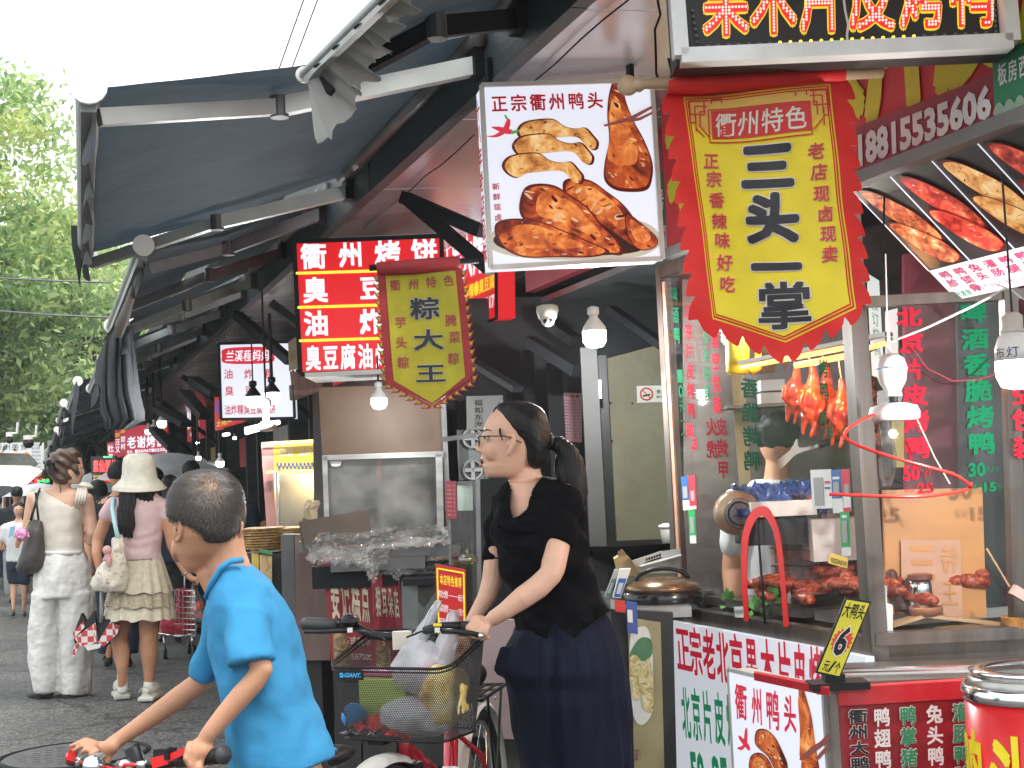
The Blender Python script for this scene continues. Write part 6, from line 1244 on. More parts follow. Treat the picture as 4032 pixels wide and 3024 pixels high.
# red taped arch opening
AR=thing('pane_arch','red taped arch around the serving opening in the kiosk side pane','arch',PX(XK-.01).at(3010,2450)); qa=PX(XK-.008)
outer=cK((700,722),(680,300),(700,130),(750,20),(815,-12),(870,25),(930,180),(962,480),(985,757)); inner=cK((953,757),(932,480),(898,200),(855,85),(810,52),(768,90),(728,200),(718,420),(728,722))
g=G(); po_=[]
def sp2(pts,n=4):
    out=[]
    m=len(pts)
    for i in range(m-1):
        p0,p1,p2,p3=[Vector((*pts[min(max(i+k,0),m-1)],0))for k in(-1,0,1,2)]
        for j in range(n):t=j/n; q=.5*((2*p1)+(p2-p0)*t+(2*p0-5*p1+4*p2-p3)*t*t+(3*p1-p0-3*p2+p3)*t**3); out.append((q.x,q.y))
    return out+[pts[-1]]
A_,B_=sp2(outer),sp2(inner)[::-1]
for i in range(len(A_)-1):g.slab([qa.at(*A_[i]),qa.at(*A_[i+1]),qa.at(*B_[i+1]),qa.at(*B_[i])],qa.n*.003)
obj('tape',g,M('red_tape',(.72,.03,.03),.4,var=.08),AR)
g=G(); g.slab([qa.at(*p)for p in cK((780,70),(788,70),(838,742),(828,742))],qa.n*.004); obj('slot',g,BLACK,AR)
o=thing('food_tray_card','white tray card with tiny figures standing inside the red arch','card',qx.at(3040,2380)); s=Surf(PX(XK+.12),cK((835,508),(985,520),(990,610),(842,600))); g=G(); s.panel(g,.004); obj('card',g,WHITEP,o); g=G(); blob(g,s,[(.2,.3),(.32,.25),(.36,.8),(.15,.8)],.002); blob(g,s,[(.55,.3),(.65,.3),(.68,.8),(.5,.8)],.0024); obj('print',g,M('figure_red',(.5,.12,.08)),o)
for i,(a,r)in enumerate([((600,630),30),((780,680),34),((880,612),24)]):
    g=G(); c=PX(XK+.08).at(*cK(a)[0])
    for k in range(9):t=k*.7; u=Vector((0,math.cos(t),math.sin(t))); w=Vector((.5,-math.sin(t)*.8,math.cos(t)*.8)).normalized(); p=c+u*.02; g.face([p,p+u*.03+w*.014,p+u*.05,p+u*.03-w*.014])
    obj('leaf_garnish',g,M('lettuce_green',(.10,.34,.05),.5,var=.3),label=['green leaf garnish left of the red arch','green leaf garnish inside the foot of the red arch','green leaf garnish on the meat behind the arch'][i],cat='garnish',group='green garnishes')
# white lower sign, red text
SL=surf3((XK-.035,YF+.01,.775),(XK-.035,YN-.02,.775),(XK-.035,YN-.02,.02),(XK-.035,YF+.01,.02)); o=thing('panel_sign','white panel below the kiosk pane with tall red then green characters','sign',(XK-.03,4.2,0)); g=G(); SL.panel(g,.03); obj('panel',g,lit('low_white_panel',(.80,.83,.90),.62),o)
q=PX(XK-.035); bx=[(255,350),(342,425),(425,510),(512,600),(597,690),(700,780),(795,892),(900,1000),(1005,1090),(1105,1205),(1215,1330)]
g=G()
for ch,(a,b)in zip('正宗老北京果木片皮烤鸭',bx):ya=735+.152*(a-240); hh=305+.13*(a-255); tpx(g,ch,q,cK((a,ya),(b,ya+.152*(b-a)),(b+22,ya+.152*(b-a)+hh+10),(a+18,ya+hh)),off=.035,h=.003)
obj('red_lettering',g,lit('low_red',(.62,.02,.05),.55),o); g=G()
for k,ch in enumerate('北京片皮烤鸭'):a=290+62*k+3*k*k*.8; b=a+60+3*k; ya=1125+.19*(a-290); tpx(g,ch,q,cK((a,ya),(b,ya+12),(b+22,ya+365),(a+22,ya+345)),off=.035,h=.003)
tpx(g,'50',q,cK((350,1545),(440,1560),(460,1840),(370,1820)),off=.05,h=.003,one=True); tpx(g,'25',q,cK((490,1575),(590,1592),(610,1870),(510,1850)),off=.05,h=.003,one=True); obj('green_lettering',g,lit('low_green',(.02,.30,.14),.5),o)
# light box in front: duck head
XB=2.05; q=PX(XB); SB=Surf(q,cK((600,1030),(1205,1160),(1262,1990),(668,1700))); SB.bl=Vector((XB,SB.tl.y,.06)); SB.br=Vector((XB,SB.tr.y,.06)); SB.tr.z=SB.tl.z
o=thing('lightbox_sign','low white light box with red characters and a duck neck picture at the kiosk foot','sign',(XB,4,.0)); g=G(); SB.panel(g,.07); obj('box',g,M('box_cream',(.62,.60,.54),.4),o)
g=G(); SB.sub(.008,.012,.985,.99).panel(g,-.003); obj('face',g,lit('low_white_b',(.82,.86,.97),.82),o); g=G(); frame(g,SB.sub(.0,.0,1.,1.),.012,.0,.012); obj('frame',g,ALU,o)
g=G()
for k in(0,1):
    for j in(0,1):c=SB.at(.05+.9*k,0)+Z*-.03*0-SB.n*.035; g.box((c.x,c.y,.03),.02,.02,.06)
obj('foot',g,DARK,o,kind='stuff')
qb=q.off(.004); g=G()
for ch,(x0,y0,x1,y1)in zip('衢州鸭头',((635,1112,718,1350),(742,1135,815,1385),(832,1150,925,1415),(945,1180,1032,1435))):tpx(g,ch,qb,cK((x0,y0),(x1,y0+12),(x1+8,y1+12),(x0+8,y1)),off=.03,h=.002)
obj('lettering',g,lit('low_red_b',(.68,.02,.06),.65),o)
g=G(); bpx(g,qb,cK((652,1530),(690,1510),(698,1440),(706,1405),(716,1410),(718,1460),(712,1510),(680,1545))); bpx(g,qb,cK((662,1450),(690,1470),(720,1500),(735,1535),(725,1548),(700,1520),(668,1480)),.0035); obj('chili_picture',g,lit('print_chili'),o)
meat(o,qb,cK((770,1430),(800,1408),(850,1420),(900,1470),(945,1560),(975,1640),(960,1700),(900,1680),(850,1590),(800,1545),(765,1500)),FPR,.003,14,71); meat(o,qb,cK((735,1590),(790,1560),(850,1600),(890,1700),(870,1790),(780,1790),(730,1700)),FPR,.0045,14,72)
meat(o,qb,cK((1043,1150),(1055,1130),(1075,1150),(1105,1250),(1130,1350),(1150,1500),(1180,1680),(1190,1800),(1070,1780),(1062,1600),(1062,1450),(1050,1300)),FPR,.003,20,73)
g=G(); bpx(g,qb,cK((1050,1598),(1120,1530),(1180,1490),(1228,1445),(1230,1490),(1160,1550),(1075,1605)),.0065); bpx(g,qb,cK((1165,1580),(1230,1510),(1232,1535),(1175,1605)),.0068); obj('chopstick_picture',g,lit('print_chopstick'),o)

# red front counter
o=thing('front_counter','red menu fronted counter with a steel top before the kiosk window','counter',P(3700,3300,3.75)); q=PD(3.62)
CR=M('counter_red',(.45,.012,.02),.35,var=.06,dirt=.06,dcol=(.6,.55,.5),dsc=14); CD=M('counter_dark_red',(.30,.012,.02),.45,var=.1,sc=2)
def fq(pts,t,name,m,pl=q):g=G(); s=Surf(pl,pts); s.panel(g,t); obj(name,g,m,o); return s
fq(cL((150,1195),(1260,1128),(1260,1232),(160,1300)),.04,'red_rim',CR); s=fq(cL((162,1303),(1260,1236),(1300,2600),(240,2600)),.03,'menu_panel',CD,PD(3.63))
g=G(); g.slab([PZ(.765).at(*p)for p in cL((20,1165),(1260,1120),(1260,1010),(120,1050))],(0,0,-.03)); obj('steel_top',g,STEEL,o)
g=G(); tz=PZ(.775);
for y0,y1 in((1090,1065),(1112,1084)):g.tube([tz.at(*p)for p in cL((160,y0),(1260,y1))],.006,6)
obj('slide_rail',g,CHROME,o)
g=G(); g.slab([PZ(.772).at(*p)for p in cK((765,1040),(1240,1130),(1236,1150),(758,1052))],(0,0,-.02)); obj('red_edge',g,CR,o)
BKN,WHN,GRN=M('menu_ink',(.015,.01,.012),.4),M('menu_white_vinyl',(.72,.70,.66),.4),M('menu_green_vinyl',(.02,.24,.10),.4)
colsm=[(200,'衢州大鸭头',BKN,1),(345,'鸭翅鸭腿',WHN,0),(497,'鸭掌猪蹄',GRN,1),(650,'兔头鸭脖',WHN,0),(803,'灌肠鸭胗',GRN,1),(950,'锁骨猪耳',WHN,0),(1100,'牛肉鸡爪',GRN,1)]
g3={BKN:G(),WHN:G(),GRN:G()}; gw=G()
for x0,tx,m,ol in colsm:
    for j,ch in enumerate(tx):
        w=118 if m is BKN else 104; y0=1318-.06*(x0-200)+(j*92 if m is BKN else(j//2)*245+(j%2)*122); y0+=0
        b=cL((x0+j*4,y0),(x0+w+j*4,y0-8),(x0+w+3+j*4,y0+(84 if m is BKN else 112)-8),(x0+3+j*4,y0+(84 if m is BKN else 112)))
        tpx(g3[m],ch,q,b,off=.04,h=.006)
        if ol:tpx(gw,ch,q,b,off=.07,h=.003)
for m in g3:obj('lettering',g3[m],m,o)
obj('outline',gw,WHN,o)
# price tag
q=PD(3.55); TG=cL((193,668),(342,692),(157,1137),(16,1106)); o=thing('price_tag','tilted yellow price tag with a red starburst standing on the counter corner','price tag',q.at(*cL((140,1190))[0]))
g=G(); S_=Surf(q,TG); S_.panel(g,.012); obj('frame',g,BLACK,o); S8=S_.sub(.06,.025,.94,.975); g=G(); rect(g,S8,0,0,1,1,.002); obj('face',g,lit('tag_yellow',(.9,.8,.05),.25),o)
g=G(); pts=[]
for k in range(32):r=.52 if k%2==0 else.40; a=2*math.pi*k/32; pts.append(S8.at(.5+r*math.cos(a)*.95,.55+r*math.sin(a)*.36,.003))
g.face(pts); obj('starburst',g,lit('tag_red',(.85,.08,.03),.25),o)
g=G(); text(g,'大鸭头',S8,.02,.02,.98,.24,.03,.004,gap=0); text(g,'6',S8,.24,.34,.76,.75,.03,.0055,one=True); text(g,'元/个',S8,.12,.82,.9,.98,.03,.004,gap=0); obj('lettering',g,BLACK,o)
g=G(); text(g,'6',S8,.20,.32,.80,.77,.06,.0042,one=True); obj('number_outline',g,WHN,o)
g=G(); c=P(3298,2695,3.6); g.box(c,.145,.09,.018,RS); g.box(c+Z*.018-RH*.01,.05,.05,.02,RS); obj('base',g,BLACK,o)
# pot with wrapped label
c=P(4105,2850,3.25); rad=.168; PC=Vector((c.x,c.y,.48)); H0,H1=.18,.775
o=thing('stock_pot','steel pot wrapped in a red sheet with huge yellow characters at the right edge','pot',(c.x,c.y,0)); POTR=M('wrap_red',(.62,.012,.015),.3,var=.05)
g=G(); g.lathe((c.x,c.y,0),[(rad,H0-.18),(rad,H1)],n=64); obj('wrap',g,POTR,o,True)
g=G(); g.lathe((c.x,c.y,0),[(rad+.004,H1-.002),(rad+.008,H1+.006),(rad+.004,H1+.03),(rad-.004,H1+.032),(rad-.006,H1+.0)],n=64,cap=False); obj('rim',g,CHROME,o,True)
g=G(); g.lathe((c.x,c.y,0),[(rad-.006,H1+.01),(rad-.01,H1+.045),(rad-.016,H1+.05),(rad-.05,H1+.044),(.03,H1+.04)],n=64); obj('lid',g,STEEL,o,True)
g=G(); g.lathe((c.x,c.y,0),[(rad-.02,H1+.052),(rad-.012,H1+.062),(rad-.04,H1+.066),(rad-.05,H1+.06)],n=64,cap=False); obj('lid_ring',g,CHROME,o,True)
th0=math.atan2((CAM-c).y,(CAM-c).x)
class CylS:
    def at(s,u,v,h=0):a=th0-1.64+1.6*u; return Vector((c.x+math.cos(a)*(rad+.002+h),c.y+math.sin(a)*(rad+.002+h),H1-.02-(H1-.05)*v))
g=G(); cs=CylS(); text(g,'鸭头',cs,.0,.05,1.02,.44,.03,.002,gap=.02); text(g,'正宗',cs,.03,.5,1.02,.88,.05,.002,gap=.02); obj('lettering',g,M('wrap_yellow',(.85,.68,.02),.4),o)
# fly whisk spinner
c=P(3517,1560,3.85); o=thing('fly_spinner','white ceiling spinner with long thin red ribbons before the kiosk window','fly spinner',c)
g=G(); g.lathe(c,[(.02,.115),(.036,.10),(.042,.075),(.036,.04),(.02,.012),(.024,.0)],n=24); obj('motor',g,WHITEP,o,True)
g=G(); g.lathe(c,[(.012,.0),(.012,-.02)],n=12); obj('neck',g,BLACK,o)
g=G(); g.lathe(c,[(.03,-.018),(.062,-.028),(.068,-.045),(.066,-.062),(.05,-.066)],n=28); obj('hub',g,WHITEP,o,True)
g=G(); g.tube([c+Vector((0,0,z))+Vector((math.cos(a),math.sin(a),0))*r for a,r,z in[(k*math.pi/12,.043,.075)for k in range(24)]],.0018,5,closed=True); obj('blue_band',g,M('blue_band',(.2,.4,.55),.4),o)
RBN=M('red_ribbon',(.75,.02,.015),.35)
def ribbon(pts,w):g=G(); b=[P(*p)for p in pts];
def rib(pts,w,t=.0015):
    sp=[]
    m=len(pts)
    for i in range(m-1):
        p0,p1,p2,p3=[P(*pts[min(max(i+k,0),m-1)])for k in(-1,0,1,2)]
        for j in range(8):tt=j/8; sp.append(.5*((2*p1)+(p2-p0)*tt+(2*p0-5*p1+4*p2-p3)*tt*tt+(3*p1-p0-3*p2+p3)*tt**3))
    g=G(); g.tube(sp,w,6); obj('ribbon',g,RBN,o,True)
rib([(3500,1612,3.85),(3400,1650,3.8),(3330,1700,3.75),(3350,1740,3.7),(3480,1790,3.65),(3640,1835,3.65),(3760,1870,3.7),(3830,1920,3.75)],.0042)
rib([(3265,1946,3.6),(3420,1952,3.6),(3600,1956,3.62),(3720,1945,3.68),(3800,1930,3.74),(3826,1900,3.76)],.0042)
g=G(); g.tube([c+Z*.115,c+Z*.2,P(3497,1390,3.88),P(3492,1200,3.9),P(3487,1000,3.92)],.002,5); g.tube([P(3497,1350,3.9),P(3650,1290,3.8),P(3830,1205,3.7),P(3960,1135,3.6)],.003,6); obj('wires',g,WHITEP,o)
g=G(); g.tube([P(3600,1380,4.05),P(3650,1450,4.04),P(3750,1500,4.03),P(3850,1495,4.0),P(3930,1470,3.9)],.0022,5); obj('cable',g,M('maroon_cable',(.25,.03,.05),.5),label='thin maroon cable sagging across the kiosk front pane',cat='cable')
g=G(); g.tube([P(3592,1610,3.95),P(3680,1800,3.95),P(3740,1905,3.95)],.002,5); obj('string',g,M('butcher_string'),label='tan string slanting down across the front pane under the spinner',cat='string')
# handwritten bulb
c=P(4000,1455,3.5); rr_=78*3.5/FP; o=thing('hanging_lamp','large lit bulb with two handwritten characters at the right edge','lamp',c)
g=G(); g.lathe(c,[(rr_*.2,-rr_*1.0),(rr_*.75,-rr_*.85),(rr_*.98,-rr_*.3),(rr_,.0),(rr_*1.0,rr_*.45)],n=28); obj('diffuser',g,BULB,o,True)
g=G(); g.lathe(c,[(rr_,rr_*.45),(rr_*.97,rr_*1.1),(rr_*.8,rr_*1.6),(rr_*.6,rr_*1.85)],n=28); obj('bulb_base',g,WHITEP,o,True)
g=G(); g.lathe(c,[(rr_*.6,rr_*1.85),(rr_*.66,rr_*1.95),(rr_*.5,rr_*2.1),(rr_*.52,rr_*2.7),(rr_*.3,rr_*2.9)],n=20); obj('socket',g,M('old_white',(.5,.47,.42),.5),o,True)
g=G(); g.tube([c+Z*rr_*2.9,c+Z*rr_*4.2,c+Z*(rr_*4.2+.5)],.003,5); obj('cord',g,BLACK,o)
class CylB:
    def at(s,u,v,h=0):a=math.atan2((CAM-c).y,(CAM-c).x)-1.25+1.6*u; return Vector((c.x+math.cos(a)*(rr_*.985+.001),c.y+math.sin(a)*(rr_*.985+.001),c.z+rr_*(1.15-.6*v)))
g=G(); text(g,'布灯',CylB(),.05,0,.95,1,.0,0,gap=.1); obj('hand_lettering',g,M('marker_blue',(.02,.03,.12)),o)
l=bpy.data.lights.new('lamp_light','POINT'); l.energy=14; l.shadow_soft_size=.012; lo=bpy.data.objects.new('lamp_light',l); COL.objects.link(lo); lo.location=c-Z*.12
g=G(); c=P(3960,1050,3.9); g.tube([P(4032,1180,3.6),P(3980,1140,3.6),P(3925,1120,3.6)],.002,5); obj('cord',g,WHITEP,label='short white cord under the menu board at the right edge',cat='cord')
# ================================================================ PEOPLE
SKIN=M('skin_fair',(.60,.35,.24),.55,var=.06,sc=14,bump=.0006,bsc=220,sss=.12); SKINB=M('skin_tan',(.47,.235,.135),.55,var=.07,sc=12,bump=.0006,bsc=220,sss=.12); SKD=M('skin_shade',(.42,.22,.14),.5,var=.08,sc=14)
HAIR=M('black_hair',(.004,.0035,.0035),.55,var=.5,sc=60,str_=(1,1,.15),bump=.0015,bsc=120,spec=.3); HAIRB=M('brown_hair',(.06,.030,.018),.4,var=.4,sc=60,str_=(1,1,.15),bump=.003,bsc=120)
LIP=M('lips',(.45,.13,.11),.4); EYEW=M('eye_white',(.7,.68,.65),.3)
def fold(ax,ay,az,amp,seed=0):
    def f(p):
        q=Vector((p.x*ax+seed,p.y*ay,p.z*az)); return amp*(noise.noise(q)+.5*noise.noise(q*2.1)+.25*noise.noise(q*4.3))
    return f
def ringx(lst,d,hd,n=28,g=None):
    g=g or G(); g.rings([(a,b,y,d+dd,h)for(a,b,y,dd,h)in lst],n); return g
# ---------- the woman in black
D=4.1; wb=PZ(0).at(2230,3720); base=Vector((P(2230,2700,D).x,P(2230,2700,D).y,0))
w=thing('person','woman in black top, navy trousers and glasses looking left, hand on the bicycle','person',base)
g=G()
prof=[(1583,1998,2062,.018),(1592,1968,2095,.038),(1612,1945,2122,.054),(1645,1921,2140,.067),(1675,1907,2150,.073),(1700,1902,2155,.075),(1715,1903,2156,.075),(1740,1897,2153,.074),(1765,1894,2146,.071),(1785,1895,2136,.067),(1805,1896,2120,.063),(1820,1902,2105,.060),(1835,1899,2090,.057),(1848,1904,2078,.053),(1862,1908,2062,.048),(1874,1918,2040,.040),(1882,1936,2010,.028)]
rr=[]
for y,xf,xb,lt in prof:a,b=P(xf,y,D),P(xb,y,D); rr.append(((a+b)/2,(a-b)/2,FH*lt))
g.loft(rr,28,True,-.16)
g.chain([(1906,1712,D,9),(1895,1735,D,10),(1886,1758,D,12),(1884,1768,D,13)]); g.pball(1894,1774,D-.010,10); g.pball(1894,1774,D+.010,10)
g.pell(1901,1806,D,11,7,.018); g.pell(1904,1835,D,12,7,.017); g.pball(1925,1868,D,16); g.pell(1942,1772,D-.040,44,42,.020); g.pell(1942,1772,D+.040,44,42,.020)
g.chain([(2060,1820,D+.01,62),(2068,1880,D+.01,66),(2080,1935,D+.01,78)])
# shoulders and chest under the top
ringx([(1990,2200,1900,.02,.09),(1962,2245,1950,.03,.12),(1950,2280,2000,.03,.13),(1945,2290,2080,.03,.13),(1975,2300,2200,.03,.12),(2020,2320,2300,.03,.12),(2040,2370,2420,.03,.14),(2060,2370,2520,.03,.13)],D,.1,g=g)
g.chain([(2222,1960,D-.05,58),(2205,2060,D-.09,55),(2192,2150,D-.12,53),(2178,2235,D-.15,49),(2168,2262,D-.16,46),(2120,2310,D-.17,47),(2060,2352,D-.18,45),(1990,2405,D-.18,35),(1945,2433,D-.17,31)])
g.chain([(1985,2000,D+.13,50),(1960,2100,D+.14,45),(1948,2200,D+.13,42),(1938,2290,D+.12,42),(1918,2350,D+.10,38),(1880,2410,D+.07,30),(1850,2460,D+.05,25),(1838,2505,D+.04,26)])
# near hand: palm, four fingers over the grip, thumb
g.pell(1893,2452,D-.165,44,30,.022,-20)
for pts in([(1862,2452,D-.175,13),(1843,2472,D-.185,12),(1850,2494,D-.180,11),(1866,2500,D-.165,9)],[(1880,2462,D-.185,13),(1862,2484,D-.195,12),(1868,2506,D-.185,11),(1884,2511,D-.165,9)],[(1900,2468,D-.185,13),(1886,2492,D-.195,12),(1892,2513,D-.182,10.5),(1905,2515,D-.165,9)],[(1920,2466,D-.18,12),(1910,2492,D-.188,11),(1916,2510,D-.175,10),(1926,2510,D-.165,8)]):g.chain(pts)
g.chain([(1905,2440,D-.15,14),(1872,2448,D-.135,12),(1850,2462,D-.13,10)])
# far hand resting on the saddle
g.pell(1822,2550,D+.03,34,50,.018,8)
for pts in([(1838,2580,D+.02,13),(1850,2615,D+.01,11),(1856,2640,D+.01,10),(1857,2662,D+.015,8)],[(1825,2590,D+.01,13),(1828,2615,D-.005,11),(1824,2634,D-.005,9)],[(1808,2590,D+.01,13),(1800,2612,D-.005,11),(1790,2626,D-.005,9)],[(1795,2580,D+.02,12),(1780,2598,D+.005,10),(1768,2608,D,8)],[(1805,2530,D+.0,13),(1788,2552,D-.01,11),(1776,2568,D-.01,9)]):g.chain(pts)
for x0,x1,dd in((2130,2090,.05),(2330,2370,.02)):g.chain([(x0,2560,D+dd,90),(x0,2900,D+dd,75),(x1,3250,D+dd,52),(x1,3600,D+dd,40),(x1,3640,D+dd,34)]); g.chain([(x1,3660,D+dd,36),(x1-70,3690,D+dd-.05,30)])
obj('body',fuse(g,.0038,4),SKIN,w,True)
g=G(); g.chain([(1999,1732,D-.078,5),(2001,1720,D-.082,6.5),(2010,1713,D-.085,7.5),(2020,1715,D-.088,7.5),(2026,1728,D-.090,7.5),(2023,1748,D-.088,7),(2014,1766,D-.084,7),(2006,1782,D-.078,7),(2000,1788,D-.074,6)]); g.pell(2008,1745,D-.074,14,30,.008,-12); g.chain([(1999,1752,D-.08,5),(2003,1745,D-.08,4.5)]); g.chain([(2014,1728,D-.086,4),(2016,1745,D-.085,4),(2009,1762,D-.082,4)])
obj('ear',fuse(g,.0022,2),SKIN,w,True)
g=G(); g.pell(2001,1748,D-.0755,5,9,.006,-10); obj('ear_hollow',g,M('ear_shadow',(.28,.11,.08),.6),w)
# hair
g=G(); rr=[]
for y,xf,xb,lt in[(1580,1998,2068,.03),(1590,1962,2105,.052),(1606,1950,2132,.066),(1630,1953,2150,.078),(1660,1962,2160,.085),(1690,1972,2166,.087),(1715,1990,2168,.086),(1740,2022,2166,.083),(1765,2040,2158,.079),(1790,2048,2150,.073),(1815,2062,2138,.066),(1838,2080,2128,.05),(1848,2095,2122,.03)]:
    a,b=P(xf,y,D),P(xb,y,D); rr.append(((a+b)/2,(a-b)/2,FH*lt))
g.loft(rr,28,True,-.05); g.pell(2120,1780,D,44,58,.055,20); g.chain([(1968,1690,D-.070,8),(1972,1712,D-.073,6),(1978,1735,D-.074,4)]); g.chain([(2150,1738,D,22),(2172,1742,D,24)])
obj('hair',fuse(g,.0045,3,lambda p:.0005*math.sin(p.z*260+(p-CAM).dot(RH)*190+3*noise.noise(p*20))+.0008*noise.noise(p*50)),HAIR,w,True)
g=G(); g.chain([(1953,1605,D-.045,4),(1942,1622,D-.05,2.5)]); g.tube([P(2000,1572,D),P(1985,1569,D),P(1970,1570,D)],.0008,4); g.tube([P(2030,1576,D-.02),P(2010,1562,D-.02),P(1995,1565,D-.02)],.0008,4); g.tube([P(1975,1592,D-.03),P(1965,1583,D-.03),P(1958,1590,D-.03)],.0008,4); obj('stray_hair',g,HAIR,w,kind='stuff')
g=G(); q=P(2168,1738,D); g.tube([q+UV_*.019*math.cos(a)+FV*.019*math.sin(a)+RV*.002*math.sin(a*3)for a in[k*math.pi/10 for k in range(20)]],.007,8,closed=True); obj('hair_tie',g,BLACK,w,True)
g=G(); cl=[(2180,1742,.0,22),(2205,1752,.0,32),(2232,1785,.0,42),(2250,1830,.0,48),(2262,1880,-.01,48),(2272,1930,-.02,42),(2280,1975,-.03,30),(2286,2010,-.03,14)]
g.chain([(x,y,D+dd,r*1.08)for x,y,dd,r in cl]); g.chain([(2215,1800,D,30),(2212,1850,D-.01,34),(2222,1890,D-.02,26),(2245,1885,D-.03,16)])
obj('ponytail',fuse(g,.005,3,lambda p:.0013*math.sin(((p-CAM).dot(RH))*620+p.z*60+3*noise.noise(p*18))),HAIR,w,True)
# glasses, eye, brow, lips
GLS=M('glasses_frame',(.02,.018,.02),.25)
go=obj('glasses',(lambda g:(g.tube([P(1884,1719,D-.058),P(1930,1717,D-.072),P(1985,1717,D-.083),P(2010,1722,D-.088),P(2035,1735,D-.088),P(2052,1742,D-.084)],.0018,6),[g.tube([P(1886+dx,y,dp)for dx,y,dp in((-4,1720,D+s*.012),(-6,1718,D+s*.035),(0,1720,D+s*.056),(2,1740,D+s*.058),(0,1756,D+s*.045),(-1,1758,D+s*.025),(-2,1745,D+s*.012))],.0016,6,closed=True)for s in(-1,1)],g.tube([P(1882,1724,D-.012),P(1878,1722,D),P(1882,1724,D+.012)],.0018,6),g)[-1])(G()),GLS,w,True)
for s in(-1,1):
    g=G(); g.face([P(1882+dx,y,D+s*dp)for dx,y,dp in((-1,1722,.014),(2,1721,.054),(3,1754,.044),(1,1755,.024))]); obj('lens',g,glassm('lens_glass_clear',(.9,.93,.95),.3),go)
g=G(); g.pell(1915,1725,D-.043,11,4.5,.012,-4); obj('eye',g,EYEW,w,True); g=G(); g.pell(1909,1725,D-.048,4,4.5,.008); obj('iris',g,BLACK,w,True)
g=G(); g.tube([P(1904,1721,D-.048),P(1914,1718,D-.055),P(1928,1722,D-.061)],.0011,5); obj('eyelid_line',g,HAIR,w); g=G(); g.tube([P(1902,1699,D-.040),P(1916,1692,D-.056),P(1936,1695,D-.069)],[.0012,.0022,.0008],6); obj('eyebrow',g,HAIR,w,True)
g=G(); g.pell(1893.5,1810,D,8,5,.017,-8); obj('upper_lip',g,LIP,w,True); g=G(); g.pell(1895,1833,D,8,5.5,.016,8); obj('lower_lip',g,LIP,w,True); g=G(); g.pell(1899,1821,D,8,5,.014); obj('mouth_opening',g,M('mouth_dark',(.06,.015,.015),.5),w)
g=G(); g.pell(1889,1781,D-.009,3.5,2.2,.003); obj('nostril',g,M('mouth_dark'),w)
# top
TOP=M('black_jersey',(.0035,.0035,.0045),.9,var=.3,sc=30,bump=.004,bsc=22,spec=.06); NK=za((860,1190),(845,1300),(850,1400),(880,1500),(960,1460),(1035,1400),(1052,1330),(1075,1250),(1110,1160),(1170,1080),(1245,998),(1200,900),(1000,850),(800,1000))
g=G(); ringx([(2030,2190,1880,.02,.07),(1975,2240,1905,.02,.11),(1948,2275,1950,.03,.145),(1935,2300,2005,.03,.155),(1932,2308,2080,.02,.165),(1945,2312,2150,.015,.165),(1962,2325,2210,.02,.155),(1972,2340,2260,.03,.145),(2002,2360,2310,.03,.14),(2024,2390,2370,.03,.15),(2022,2412,2430,.03,.165),(2020,2414,2500,.03,.17),(2030,2414,2590,.03,.17)],D,.1,40,g)
q_=D/FP; g.tube([P(2215,1935,D-.04),P(2208,2020,D-.075),P(2202,2080,D-.095),P(2190,2142,D-.115)],[70*q_,76*q_,74*q_,70*q_],24); g.chain([(1985,1985,D+.12,56),(1958,2090,D+.14,52),(1945,2172,D+.135,48)])
hem=[(1900,2495),(2022,2487),(2062,2548),(2127,2588),(2150,2520),(2176,2445),(2220,2480),(2264,2514),(2310,2470),(2369,2425),(2430,2385),(2500,2700),(1900,2700)]
def topcut(c):
    x,y,d=proj(c)
    return(inpoly(x,y,NK)and d<D+.055)or inpoly(x,y,hem)
mt=cutmesh(fuse(g,.004,6,lambda p:.006*math.sin((p.z+(p-CAM).dot(RH)*.5)*62+3*noise.noise(p*9))*(1 if p.z<1.28 else.3)+.003*noise.noise(p*25)),topcut)
sh_=obj('top',mt,TOP,w,True); md=sh_.modifiers.new('s','SOLIDIFY'); md.thickness=.003
g=G(); g.slab([P(x,y,D-.142-.0*(i%2))for i,(x,y)in enumerate(zb((740,-60),(700,-110),(880,-130),(1000,-170),(1090,-230),(1150,-150),(1165,-40),(1080,10),(900,-5),(800,-30)))],FH*.03)
obj('collar_flap',fuse(g,.005,3,fold(12,12,20,.006)),TOP,sh_,True)
# trousers
NAVY=M('navy_cotton',(.007,.009,.021),.8,spec=.12,var=.18,sc=10,str_=(2,2,.35),bump=.006,bsc=12)
g=G(); ringx([(2060,2380,2420,.03,.15),(2020,2420,2480,.03,.165),(1988,2445,2545,.02,.175),(1958,2470,2630,.01,.18),(1985,2480,2680,.01,.17),(2005,2484,2750,.0,.17),(2024,2487,2850,.0,.165),(2048,2490,2960,.0,.16),(2062,2490,3100,.0,.155),(2070,2488,3300,.0,.15),(2080,2470,3450,0,.14)],D,.1,44,g)
ringx([(2075,2215,3300,.04,.115),(2065,2215,3560,.04,.12)],D,.1,30,g); ringx([(2245,2480,3300,-.02,.13),(2255,2490,3590,-.02,.145)],D,.1,30,g)
g.chain([(1972,2632,D-.04,24),(1990,2560,D-.04,22)])
def pleat(p):
    x=(p-CAM).dot(RH); y=(p-CAM).dot(FH); k=min(1,max(0,(1.02-p.z)*3))
    X,Y,d_=proj(p); gr=0 if d_>D else-.022*math.exp(-((X-2172-(Y-2450)*.03)/20)**2)*min(1,max(0,(Y-2470)/140))
    return gr+.006*math.sin(x*88+y*60+2.2*noise.noise(p*5)+p.z*2)*k+.011*noise.noise(Vector((x*9,y*9,p.z*5)))+.004*noise.noise(Vector((x*30,y*30,p.z*10)))
PNW=zb((1180,1345),(1320,960),(1560,1140)); obj('trousers',fuse(g,.008,3,pleat),NAVY,w,True)
